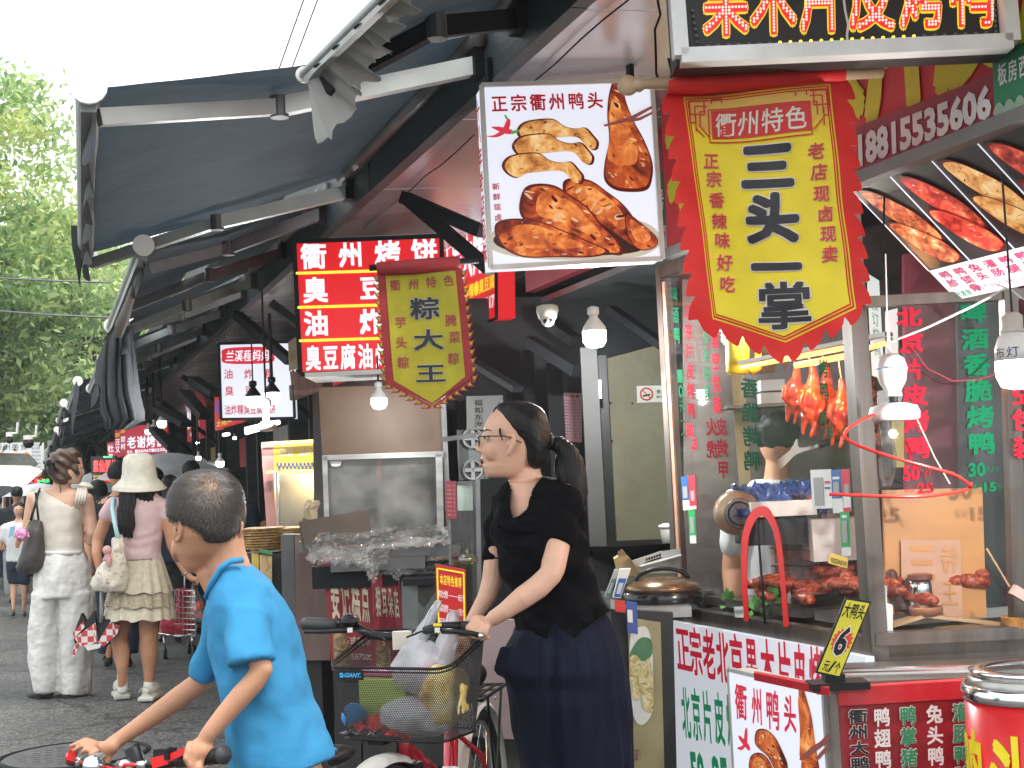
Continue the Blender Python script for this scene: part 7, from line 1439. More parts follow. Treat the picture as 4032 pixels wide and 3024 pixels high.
for x1,dd in((2090,.05),(2370,.02)):g=G(); g.chain([(x1,3665,D+dd,44),(x1-40,3680,D+dd-.03,42),(x1-80,3695,D+dd-.05,34)]); obj('shoe',fuse(g,.01,2),BLACK,w,True)

# ---------- the boy in blue
D=3.0; bb=P(1050,2800,D); b=thing('person','boy in a blue T-shirt with cropped hair, seen from behind, holding red handlebars','person',(bb.x,bb.y,0))
g=G()
rr=[]
for y,xl,xr,hd,dd in[(1857,785,850,.022,.0),(1872,735,895,.048,0),(1900,700,925,.066,0),(1940,676,945,.077,0),(1985,667,953,.082,0),(2030,670,955,.082,0),(2070,675,952,.080,0),(2105,682,942,.075,0),(2140,690,925,.068,.005),(2175,698,905,.062,.01),(2205,708,880,.056,.02),(2230,722,850,.05,.025),(2248,742,810,.04,.03),(2256,760,790,.02,.03)]:
    rr.append((xl,xr,y,D+dd,hd))
g.rings(rr,28)
g.pell(700,2160,D+.03,16,55,.05);
g.chain([(880,2120,D+.0,78),(890,2180,D,78),(900,2240,D+.0,88),(920,2290,D,80)]); g.chain([(820,2260,D-.0,46),(868,2330,D,58)])
ringx([(875,985,2270,.0,.06),(865,1040,2340,.0,.075),(865,1090,2450,.0,.08),(880,1130,2600,.0,.08),(905,1180,2800,.0,.08),(940,1220,2980,.0,.08),(950,1250,3150,.0,.09)],D,.1,g=g)
# far arm to the left
g.chain([(872,2480,D+.11,42),(836,2600,D+.12,42),(790,2684,D+.125,43),(700,2750,D+.12,44),(600,2822,D+.11,38),(500,2890,D+.10,31),(440,2930,D+.09,29)])
g.pell(400,2945,D+.085,36,26,.017,-28); g.chain([(440,2940,D+.08,30),(420,2960,D+.08,26)])
g.chain([(372,2925,D+.075,14),(335,2915,D+.07,13),(300,2930,D+.065,11),(277,2937,D+.065,9)]); g.chain([(365,2938,D+.06,14),(325,2935,D+.05,12),(302,2948,D+.05,10),(290,2956,D+.05,8)]); g.chain([(372,2950,D+.045,14),(335,2952,D+.035,12),(322,2964,D+.035,9)]); g.chain([(382,2958,D+.035,13),(362,2968,D+.025,11),(350,2980,D+.025,8)])
g.chain([(428,2962,D+.08,16),(430,2985,D+.075,14),(418,3010,D+.07,11),(412,3028,D+.07,9)])
# near arm
g.chain([(975,2400,D-.07,56),(990,2500,D-.11,52),(1018,2590,D-.14,46),(1032,2635,D-.15,43),(1000,2685,D-.155,44),(950,2740,D-.16,45),(880,2820,D-.165,40),(830,2880,D-.17,35),(812,2905,D-.17,33)])
g.pell(792,2955,D-.17,52,50,.026,15)
for pts in([(748,2930,D-.185,16),(740,2958,D-.198,15),(752,2985,D-.196,14),(776,2990,D-.18,11)],[(745,2960,D-.19,16),(732,2985,D-.203,15),(745,3008,D-.2,14),(768,3010,D-.18,11)],[(760,2985,D-.19,16),(748,3010,D-.203,15),(762,3030,D-.2,13),(785,3028,D-.18,11)],[(790,3000,D-.185,15),(785,3024,D-.198,14),(800,3040,D-.19,12),(815,3030,D-.18,10)]):g.chain(pts)
g.chain([(780,2920,D-.16,17),(748,2938,D-.145,14),(735,2958,D-.14,11)])
for x0,dd in((1000,.06),(1180,-.05)):g.chain([(x0,3050,D+dd,95),(x0-10,3450,D+dd,70),(x0+20,3800,D+dd,52),(x0+20,4200,D+dd,38),(x0+20,4280,D+dd,34)]); g.chain([(x0+20,4310,D+dd,36),(x0-60,4340,D+dd,30)])
obj('body',fuse(g,.0042,3),SKINB,b,True)
for s,pts,el in((0,[(684,2052,D-.04,6),(690,2040,D-.055,8),(702,2040,D-.064,8),(712,2056,D-.070,8),(716,2082,D-.070,8),(712,2108,D-.064,8),(704,2124,D-.055,9),(696,2128,D-.045,8)],(700,2086,D-.045,17,40,.012,-6)),(1,[(948,2050,D-.01,6),(953,2062,D-.02,7),(952,2088,D-.022,7),(942,2112,D-.018,7),(930,2130,D-.01,6)],(944,2090,D-.005,8,34,.012,14))):
    g=G(); g.chain(pts); g.pell(*el)
    if s==0:g.chain([(702,2060,D-.066,4),(706,2082,D-.066,4.5),(700,2100,D-.06,4.5)])
    obj('ear',fuse(g,.0022,2),SKINB,b,True)
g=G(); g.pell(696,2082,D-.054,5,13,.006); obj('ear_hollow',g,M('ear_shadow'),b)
# cropped hair: cap plus thousands of short strands growing from the whorl
g=G(); rr=[]
for y,xl,xr,hd in[(1853,785,852,.026),(1868,730,900,.054),(1898,694,932,.072),(1940,670,952,.083),(1985,661,959,.088),(2020,663,960,.088),(2050,676,957,.086),(2080,716,952,.082),(2105,750,944,.076),(2128,778,925,.068),(2138,800,905,.05)]:rr.append((xl,xr,y,D-.0,hd))
g.rings(rr,32)
def haircut(c):
    x,y,d=proj(c); return d>D+.055 and y>2010
hm=fuse(g,.0045,3)
CAPM=bpy.data.materials.new('cropped_scalp'); CAPM.use_nodes=True; n=CAPM.node_tree.nodes; l=CAPM.node_tree.links.new; bs=n['Principled BSDF']; bs.inputs['Roughness'].default_value=.7
tc=n.new('ShaderNodeTexCoord'); mp_=n.new('ShaderNodeMapping'); l(tc.outputs['Object'],mp_.inputs[0]); wl=P(832,1908,D-.065)-Vector((bb.x,bb.y,0)); ds=n.new('ShaderNodeVectorMath'); ds.operation='DISTANCE'; ds.inputs[1].default_value=wl; l(tc.outputs['Object'],ds.inputs[0])
r_=n.new('ShaderNodeValToRGB'); e=r_.color_ramp.elements; e[0].position=.0; e[0].color=(.34,.22,.14,1); e[1].position=.16; e[1].color=(.012,.011,.011,1); q_=e.new(.035); q_.color=(.12,.08,.055,1); q2=e.new(.08); q2.color=(.035,.028,.024,1)
nz=n.new('ShaderNodeTexNoise'); nz.inputs['Scale'].default_value=220; l(tc.outputs['Object'],nz.inputs[0]); ma=n.new('ShaderNodeMath'); ma.operation='MULTIPLY_ADD'; ma.inputs[1].default_value=.05; l(nz.outputs[0],ma.inputs[0]); l(ds.outputs['Value'],ma.inputs[2]); mb_=n.new('ShaderNodeMath'); mb_.operation='SUBTRACT'; mb_.inputs[1].default_value=.025; l(ma.outputs[0],mb_.inputs[0]); l(mb_.outputs[0],r_.inputs[0]); l(r_.outputs[0],bs.inputs['Base Color'])
random.seed(31); gs=G(); vs=hm.vertices; W0=P(832,1908,D-.07)
for _ in range(44000):
    v=vs[random.randrange(len(vs))]; x,y,d=proj(v.co)
    if d>D+.07:continue
    nn=v.normal; p=v.co+Vector([random.uniform(-.003,.003)for _ in range(3)]); t=p-W0; t-=nn*t.dot(nn); dist=t.length; t=t.normalized()if dist>1e-4 else Vector((0,0,-1))
    if dist<.012 and random.random()<.6:continue
    L_=.0052+.0018*random.random()
    if y>2060:L_*=max(.3,1-(y-2060)/110)
    tip=p+(t*.9+nn*.38+Vector([random.uniform(-.35,.35)for _ in range(3)])*.35).normalized()*L_; s_=t.cross(nn).normalized()*.00042
    gs.add([p-s_,p+s_,tip],[(0,1,2)])
hr=obj('hair',hm,CAPM,b,True); obj('strands',gs,M('cropped_strand',(.035,.028,.024),.38,var=.6,sc=200),hr,kind='stuff')
# T-shirt
BLUE=M('blue_tshirt',(.040,.235,.44),.8,var=.06,sc=20,bump=.004,bsc=24,spec=.2)
g=G(); ringx([(868,975,2212,.005,.075),(845,1010,2245,.0,.088),(822,1068,2300,.0,.11),(815,1112,2370,.0,.125),(818,1150,2450,.0,.13),(828,1182,2550,.0,.13),(850,1215,2650,.0,.13),(862,1240,2750,.0,.13),(880,1278,2850,.0,.135),(892,1296,2900,.0,.137)],D,.1,44,g); g.rings([(892,2895,1300,2900,D,.138),(902,2960,1316,2940,D,.14),(915,3060,1330,2966,D,.14)],44)
q_=D/FP; g.tube([P(880,2400,D+.07),P(845,2520,D+.10),P(826,2590,D+.11),P(798,2664,D+.12)],[60*q_,62*q_,60*q_,60*q_],20); g.tube([P(975,2340,D-.04),P(982,2440,D-.10),P(975,2530,D-.125),P(988,2618,D-.145)],[84*q_,90*q_,92*q_,96*q_],24); g.chain([(912,2340,D-.02,96),(1000,2390,D-.02,96)])
COLR=[(740,2420),(800,2370),(826,2330),(868,2238),(905,2208),(956,2204),(990,2180),(800,2150)]
def ang(x,y,a,b_):return(x-a[0])*(b_[1]-a[1])-(y-a[1])*(b_[0]-a[0])
def shcut(c):
    x,y,d=proj(c)
    return inpoly(x,y,COLR)
tm=cutmesh(fuse(g,.0055,5,lambda p:.009*noise.noise(Vector((p.x*11,p.y*11,p.z*4)))+.005*noise.noise(p*24)+.004*math.sin((p-CAM).dot(RH)*70+p.z*28+3*noise.noise(p*7))*max(0,min(1,(1.25-p.z)*3))),shcut)
ts=obj('tshirt',tm,BLUE,b,True); md=ts.modifiers.new('s','SOLIDIFY'); md.thickness=.0025
g=G(); g.tube([P(812,2352,D-.055),P(832,2300,D-.085),P(868,2238,D-.09),P(905,2210,D-.085),P(955,2205,D-.065)],.0065,8); obj('collar',g,BLUE,ts,True)
g=G(); ringx([(935,1285,2960,.0,.105),(945,1290,3050,.0,.11),(930,1100,3300,.05,.1)],D,.1,30,g); ringx([(1080,1320,3050,-.04,.1),(1090,1310,3500,-.04,.1)],D,.1,24,g); ringx([(915,1090,3050,.06,.09),(900,1090,3500,.06,.09)],D,.1,24,g); obj('shorts',fuse(g,.01,3,fold(10,10,5,.01)),M('black_shorts',(.012,.012,.013),.8),b,True)
for x0,dd in((1020,.06),(1200,-.05)):g=G(); g.chain([(x0,4320,D+dd,46),(x0-80,4345,D+dd,38)]); obj('shoe',fuse(g,.012,2),WHITEP,b,True)

# ---------- the woman in beige
def stand(x,y):return PZ(0).at(x,y)
D=(stand(245,2742)-CAM).dot(FV); bp=stand(245,2742)
w=thing('person','woman in an off-shoulder beige top and wide white trousers walking away','person',(bp.x,bp.y,0))
g=G(); g.rings([(235,285,1775,D,.04),(205,318,1795,D,.08),(198,326,1835,D,.095),(205,327,1865,D,.09),(215,322,1890,D,.075),(240,316,1905,D,.05)],20); g.pball(326,1868,D,7); g.chain([(322,1840,D,6),(330,1862,D-.0,6)])
g.chain([(246,1880,D,34),(242,1925,D,34),(240,1945,D,40)])
ringx([(170,310,1922,0,.05),(130,345,1942,0,.08),(122,350,1975,0,.10),(135,335,2020,0,.11),(150,325,2100,0,.11),(165,325,2170,0,.11),(150,350,2260,0,.12)],D,.1,g=g)
g.chain([(345,1965,D,24),(355,2030,D,24),(363,2100,D-.02,25),(360,2128,D,23),(330,2090,D+.15,18),(320,2060,D+.2,15)]); g.chain([(128,1960,D,24),(117,2020,D,22),(108,2080,D,21),(105,2150,D+.02,18),(110,2220,D,15),(112,2240,D,14)])
for x in(180,300):g.chain([(x,2250,D,45),(x,2500,D,34),(x,2700,D,20),(x,2725,D,20)])
obj('body',fuse(g,.009,3),SKIN,w,True)
g=G(); g.rings([(240,290,1766,D,.05),(205,318,1782,D,.10),(192,322,1815,D,.115),(190,310,1850,D,.11),(200,290,1885,D-.03,.09),(215,265,1905,D-.05,.05)],22); g.pell(208,1835,D-.05,26,42,.07,10); g.pell(262,1795,D,44,28,.1); g.chain([(300,1840,D-.07,12),(303,1868,D-.06,8)]); obj('hair',fuse(g,.009,3,lambda p:.006*math.sin(p.z*90+p.x*70)+.006*noise.noise(p*25)),HAIRB,w,True)
g=G(); g.bar(P(192,1812,D-.14),P(208,1872,D-.14),.05,.03); g.bar(P(186,1820,D-.12),P(200,1828,D-.16),.06,.02); obj('hair_claw',g,BLACK,w)
g=G(); g.tube([P(236,1900,D-.06),P(238,1930,D-.07),P(236,1955,D-.08)],.003,5); g.tube([P(300,1846,D-.08),P(303,1880,D-.07)],.003,5); obj('loose_strands',g,HAIRB,w,kind='stuff')
g=G(); g.tube([P(300,1848,D-.09),P(322,1843,D-.06),P(329,1842,D-.0)],.0022,5); obj('glasses',g,CHROME,w)
BEIGE=M('beige_knit',(.62,.57,.49),.8,var=.05,bump=.005,bsc=18); cutp=[(165,1880),(172,1930),(215,1962),(260,1985),(320,2010),(298,1985),(305,1925),(350,1880)]
g=G(); ringx([(150,330,1925,0,.07),(127,342,1955,0,.10),(132,338,2000,0,.12),(140,330,2060,0,.125),(150,326,2110,0,.125),(160,328,2160,0,.125),(158,335,2182,0,.13)],D,.1,30,g); g.chain([(312,1945,D,28),(330,1980,D,26)])
bt=cutmesh(fuse(g,.01,3,lambda p:.004*noise.noise(Vector((p.x*8,p.y*8,p.z*14)))),lambda c:inpoly(proj(c)[0],proj(c)[1],cutp)or proj(c)[1]>2184)
t_=obj('top',bt,BEIGE,w,True); md=t_.modifiers.new('s','SOLIDIFY'); md.thickness=.004
g=G()
for k in range(4):g.tube([P(296+12*k,1988-2*k,D-.12),P(303+11*k,1955,D-.13),P(308+10*k,1928+2*k,D-.08),P(312+9*k,1920,D-.0)],.009,7)
obj('gathered_strap',g,BEIGE,t_,True); WHT=M('white_cotton',(.66,.65,.62),.8,var=.05,sc=9,bump=.012,bsc=14)
g=G(); ringx([(165,330,2172,0,.13),(152,345,2215,0,.16),(138,360,2280,0,.18),(132,366,2350,0,.18)],D,.1,36,g); ringx([(122,245,2330,.0,.15),(114,244,2450,0,.15),(118,243,2580,0,.145),(132,243,2680,0,.14),(140,243,2722,0,.14)],D,.1,26,g); ringx([(240,370,2330,.0,.15),(242,369,2450,0,.15),(243,362,2580,0,.145),(244,356,2680,0,.14),(244,348,2728,0,.14)],D,.1,26,g)
obj('trousers',fuse(g,.012,2,lambda p:.012*noise.noise(Vector((p.x*7,p.y*7,p.z*2.2)))+.012*noise.noise(Vector((p.x*16,p.y*16,p.z*7)))+.004*noise.noise(p*35)),WHT,w,True)
g=G(); g.rings([(165,330,2166,D,.137),(165,332,2184,D,.137)],30); obj('waistband',g,WHT,w,True)
g=G(); g.chain([(190,2725,D-.04,24),(165,2732,D-.02,26),(130,2738,D+.04,22)]); obj('shoe',fuse(g,.01,2),M('black_shoe',(.015,.015,.016),.5),w,True); g=G(); g.chain([(260,2738,D-.05,24),(290,2740,D-.04,27),(312,2742,D-.02,24)]); mk=fuse(g,.01,2); obj('shoe',mk,M('black_shoe',(.015,.015,.016),.5),w,True)
# tote on her shoulder
TOTE=M('dark_tote',(.045,.038,.036),.55,var=.2,sc=30,bump=.001,bsc=200)
o=thing('tote_bag','dark monogram tote bag hanging from the shoulder of the woman in beige','bag',P(110,2260,D-.15)); g=G(); g.rings([(116,168,2046,D-.1,.035),(108,172,2090,D-.12,.06),(92,176,2150,D-.12,.09),(74,177,2205,D-.12,.10),(62,172,2235,D-.12,.09),(72,150,2256,D-.12,.06)],16); obj('bag',fuse(g,.012,2,fold(12,12,8,.008)),TOTE,o,True)
g=G(); g.tube([P(120,2050,D-.17),P(138,1990,D-.15),P(152,1935,D-.09),P(158,1925,D+.0)],.009,6); g.tube([P(152,2048,D-.17),P(145,1990,D-.15),P(140,1940,D-.1)],.008,6); obj('strap',g,BLACK,o,True)
o=thing('plush_charm','pink fluffy pompom charm with a small brown figure clipped to the tote','charm',P(82,2150,D-.25)); g=G(); g.ball(P(84,2102,D-.25),.042,20,14)
for i,v in enumerate(g.v):g.v[i]=v+Vector((noise.noise(v*90),noise.noise(v*80+Vector((5,0,0))),noise.noise(v*85+Vector((0,5,0)))))*.022
obj('pompom',g,M('pink_fluff',(.72,.30,.52),.95,var=.25,sc=60),o,True); g=G(); g.chain([(74,2124,D-.25,10),(70,2138,D-.25,11),(68,2150,D-.25,9)]); g.pball(85,2128,D-.25,7); obj('figure',fuse(g,.006,2),M('light_brown',(.45,.2,.13),.8),o,True); g=G(); g.tube([P(100,2080,D-.22),P(108,2060,D-.2),P(118,2048,D-.18)],.004,5); obj('clip',g,M('gold',(.7,.5,.15),.3,1),o)

# ---------- the woman in pink with the bucket hat
D=(stand(520,2762)-CAM).dot(FV); bp=stand(520,2762); FX=FP
w=thing('person','woman in a cream bucket hat, pink T-shirt and lace skirt walking away','person',(bp.x,bp.y,0))
g=G(); g.rings([(505,580,1830,D,.06),(498,600,1870,D,.085),(505,600,1910,D,.08),(520,590,1935,D,.06)],18); g.chain([(552,1930,D,34),(550,1965,D,38)])
ringx([(470,630,1960,0,.07),(440,650,1990,0,.10),(445,645,2060,0,.11),(470,622,2130,0,.10),(476,616,2200,0,.10),(465,630,2300,0,.11)],D,.1,g=g)
g.chain([(440,1995,D,26),(410,2060,D,26),(385,2130,D,24),(380,2180,D-.05,20),(392,2235,D-.06,16),(405,2260,D-.06,14)]); g.chain([(640,2000,D,28),(665,2070,D,27),(682,2150,D+.0,25),(708,2210,D+.0,19),(730,2255,D,14),(748,2272,D-.0,14)])
g.pell(762,2282,D,18,12,.03,-30);
for k in range(4):g.chain([(768+3*k,2284+k*2,D-.03+.015*k,5),(782-3*k,2292+3*k,D-.03+.015*k,4.5),(778-6*k,2304+k,D-.03+.015*k,4)])
g.chain([(755,2275,D-.02,6),(775,2272,D-.03,5),(796,2282,D-.03,4)])
g.chain([(478,2380,D,46),(474,2450,D,40),(470,2520,D,34),(478,2570,D,33),(482,2620,D-.02,25),(482,2665,D-.02,19),(480,2710,D-.0,18)]); g.chain([(592,2380,D,50),(588,2450,D,42),(584,2520,D,35),(588,2580,D,34),(588,2640,D-.0,25),(586,2690,D-.0,19),(584,2715,D,18)])
obj('body',fuse(g,.009,3),SKINB,w,True)
CREAM=M('cream_corduroy',(.62,.59,.50),.9,var=.10,sc=25,bump=.006,bsc=45)
ax=(Z*.97+RH*.05-FH*.12).normalized(); c=P(548,1862,D)
g=G(); g.lathe(c,[(.02,.125),(.075,.12),(.098,.098),(.104,.06),(.112,.0),(.118,-.035),(.15,-.075),(.172,-.098),(.168,-.104),(.145,-.08),(.112,-.04),(.105,-.0),(.09,.09)],axis=ax,n=40)
for i,v in enumerate(g.v):g.v[i]=v+ax*(.012*noise.noise(v*11))+RH*.010*noise.noise(v*16+Vector((4,0,0)))
obj('hat',g,CREAM,w,True)
g=G(); g.lathe(c,[(.172,-.096),(.176,-.1),(.172,-.106)],axis=ax,n=40,cap=False)
obj('hat_stitching',g,M('cream_edge',(.7,.66,.55),.9),w)
g=G(); g.rings([(512,612,1895,D-.02,.09),(515,612,1930,D-.03,.09),(535,612,1965,D-.04,.06),(560,606,1980,D-.05,.03)],18); g.rings([(495,540,1905,D-.08,.04),(470,535,1945,D-.11,.04),(462,532,2010,D-.135,.035),(462,530,2070,D-.145,.03),(472,528,2100,D-.145,.02),(490,525,2118,D-.145,.008)],18)
obj('hair',fuse(g,.008,2,lambda p:.006*math.sin((p-CAM).dot(RH)*260+p.z*25)+.003*noise.noise(p*40)),HAIR,w,True)
PINKT=M('pink_cotton',(.56,.40,.41),.8,var=.05,sc=20,bump=.006,bsc=16); cutp=[(525,1900),(535,1945),(560,1968),(595,1965),(612,1940),(620,1900)]
g=G(); ringx([(520,610,1938,0,.05),(460,640,1960,0,.09),(438,655,1995,0,.115),(445,645,2050,0,.12),(455,640,2100,0,.12),(462,634,2140,0,.12),(460,634,2180,0,.125),(458,636,2225,0,.125)],D,.1,30,g); g.chain([(450,1990,D,36),(420,2030,D,32)]); g.chain([(635,1995,D,36),(655,2025,D,33)])
bt=cutmesh(fuse(g,.01,3,lambda p:.0025*math.sin(p.z*75+4*noise.noise(p*6))*(1 if p.z<1.1 else.1)+.003*noise.noise(p*18)),lambda c_:inpoly(proj(c_)[0],proj(c_)[1],cutp)or proj(c_)[1]>2205); t_=obj('tshirt',bt,PINKT,w,True); md=t_.modifiers.new('s','SOLIDIFY'); md.thickness=.004
SK=[M('lace_cream',(.52,.47,.36),.85,var=.15,sc=30,bump=.003,bsc=70),M('lace_tan',(.36,.31,.22),.85,var=.3,sc=70,bump=.003,bsc=90)]
for k,(y0,y1,xl0,xr0,xl1,xr1)in enumerate([(2172,2330,462,632,430,672),(2300,2385,432,668,418,682),(2350,2435,424,676,415,686)]):
    g=G(); rr=[]; nn_=72
    for j in range(7):
        t=j/6; a,e2=P(xl0*(1-t)+xl1*t,y0*(1-t)+y1*t,D),P(xr0*(1-t)+xr1*t,y0*(1-t)+y1*t,D); rr.append(((a+e2)/2,(e2-a)/2,FH*(.13+.06*t-.012*(2-k))))
    g.loft(rr,nn_,False)
    for i,v in enumerate(g.v):
        kk=i%nn_; t=(i//nn_)/6; c_=rr[i//nn_][0]; dv_=(v-c_); dv_.normalize(); g.v[i]=v+dv_*(.012*math.sin(kk*2*math.pi/nn_*17+k)+.006*math.sin(kk*1.9))*t+Z*(.008*math.sin(kk*.9)*t)
    obj('skirt_tier',g,SK[0 if k!=1 else 1],w,True)
for(xa,ya,xb_,yb_)in((482,2655,482,2715),(586,2690,584,2725)):g=G(); g.chain([(xa,ya,D-.0,21.5),(xb_,yb_,D-.0,20.5)]); obj('sock',fuse(g,.008,2),WHITEP,w,True)
CLG=M('cream_clog',(.58,.57,.50),.5,dirt=.2,dcol=(.3,.28,.24))
for xs,tilt in((478,.35),(588,0)):
    q=stand(xs,2752 if xs<500 else 2760)+Vector((0,0,.035+.0*tilt)); g=G(); dirv=(FH*.95-RH*(.35 if tilt else-.05)).normalized(); up_=Z
    g.ell(q+dirv*.05+Z*.03*(1+tilt),dirv*.12,RH*.052,Z*.05,16,10); g.box(q+dirv*.04-Z*.012,.25,.105,.03,(dirv,dirv.cross(Z),Z)); g.tube([q-dirv*.06+RH*.05+Z*.03,q-dirv*.10+Z*.075,q-dirv*.06-RH*.05+Z*.03],.008,6); obj('clog',fuse(g,.008,2),CLG,w,True)
g=G(); q=P(732,2257,D); e1=(P(748,2272,D)-P(708,2210,D)).normalized(); u1=e1.orthogonal().normalized(); g.tube([q+u1*.027*math.cos(a)+e1.cross(u1)*.027*math.sin(a)for a in[k*math.pi/10 for k in range(20)]],.004,6,closed=True); obj('bracelet',g,CHROME,w,True)
FLO=food('floral_canvas',[(.35,(.35,.22,.18)),(.42,(.60,.56,.47)),(.60,(.64,.60,.50)),(.68,(.42,.45,.30))],38,0,.002,.9,.3)
o=thing('shoulder_bag','cream floral cloth bag with a pale blue strap on the left arm of the woman in pink','bag',P(430,2330,D-.2)); o['label']='cream floral cloth bag with pale blue strap carried by the woman in pink'
g=G(); g.rings([(445,482,2118,D-.18,.03),(440,490,2160,D-.18,.05),(400,500,2220,D-.18,.07),(365,504,2270,D-.18,.08),(355,502,2305,D-.18,.08),(370,490,2330,D-.18,.06)],20); obj('bag',fuse(g,.011,2,fold(14,14,10,.014)),FLO,o,True)
g=G(); a=P(462,2120,D-.2)
for k in(0,1):g.tube([P(462+6*k,2120,D-.2),P(450+3*k,2060,D-.17),P(440+3*k,2000,D-.12),P(446+3*k,1968,D-.05),P(452,1960,D+.03)],.011,6)
obj('strap',g,M('pale_blue_strap',(.38,.60,.64),.8),o,True)
o=thing('plush_toy','small pink plush toy clipped to the floral bag','plush toy',P(420,2210,D-.26)); g=G(); g.pball(422,2166,D-.27,19); g.chain([(424,2180,D-.27,12),(428,2205,D-.27,13),(430,2225,D-.27,9)]); g.chain([(418,2190,D-.27,7),(408,2205,D-.27,6)]); obj('body',fuse(g,.007,2),M('pink_plush',(.60,.33,.33),.95,var=.1),o,True)
o=thing('carrier_bag','clear plastic bag of red food hanging from the hand of the woman in pink','plastic bag',P(780,2440,D-.03)); g=G(); g.rings([(758,772,2290,D-.03,.015),(752,785,2330,D-.03,.04),(742,806,2380,D-.03,.07),(736,818,2425,D-.03,.08),(745,812,2442,D-.03,.06)],20)
for i,v in enumerate(g.v):g.v[i]=v+Vector((noise.noise(v*22),noise.noise(v*25),noise.noise(v*19)))*.014
obj('bag',g,glassm('bag_clear',(.86,.86,.84),.2,.15,.35),o,True); g=G(); g.pell(785,2385,D-.03,14,20,.03); g.pell(770,2400,D-.03,12,16,.03); g.pell(788,2425,D-.03,20,10,.04); obj('food',g,food('red_food',[(.3,(.45,.03,.03)),(.6,(.65,.08,.04)),(.8,(.6,.3,.1))],14,0),o,True)
# furled umbrella, black and red check
CHK=bpy.data.materials.new('red_check'); CHK.use_nodes=True; n=CHK.node_tree.nodes; l=CHK.node_tree.links.new; ck=n.new('ShaderNodeTexChecker'); ck.inputs['Scale'].default_value=26; ck.inputs[1].default_value=(.55,.05,.06,1); ck.inputs[2].default_value=(.7,.65,.62,1); tc=n.new('ShaderNodeTexCoord'); l(tc.outputs['Object'],ck.inputs[0]); l(ck.outputs[0],n['Principled BSDF'].inputs['Base Color'])
o=thing('umbrella','half folded umbrella, black with red and white check, beside the white trousers','umbrella',P(370,2550,D-.1)); q=D-.12
for i,pts in enumerate([[(288,2500),(320,2415),(338,2448),(372,2405),(378,2470),(330,2500),(295,2535)],[(378,2470),(388,2410),(410,2440),(445,2420),(468,2460),(440,2510),(392,2530)]]):g=G(); g.slab([P(x,y,q+.02*i)for x,y in pts],FH*.05); obj('black_panel',g,M('umbrella_black',(.015,.015,.016),.4),o)
for i,pts in enumerate([[(284,2496),(328,2446),(332,2470),(292,2512)],[(292,2512),(376,2452),(380,2530),(318,2545)],[(385,2530),(432,2450),(470,2462),(462,2495),(405,2548)],[(290,2548),(312,2530),(300,2572),(284,2588)]]):g=G(); g.slab([P(x,y,q-.015+.006*i)for x,y in pts],FH*.012); obj('check_panel',g,CHK,o)
g=G(); g.slab([P(x,y,q-.03)for x,y in((330,2540),(400,2535),(392,2552),(345,2562))],FH*.01); obj('white_panel',g,WHITEP,o)
g=G(); g.tube([P(398,2450,q),P(400,2380,q),P(400,2330,q)],.012,8); obj('handle',g,M('umbrella_grey',(.3,.3,.3),.5),o,True)

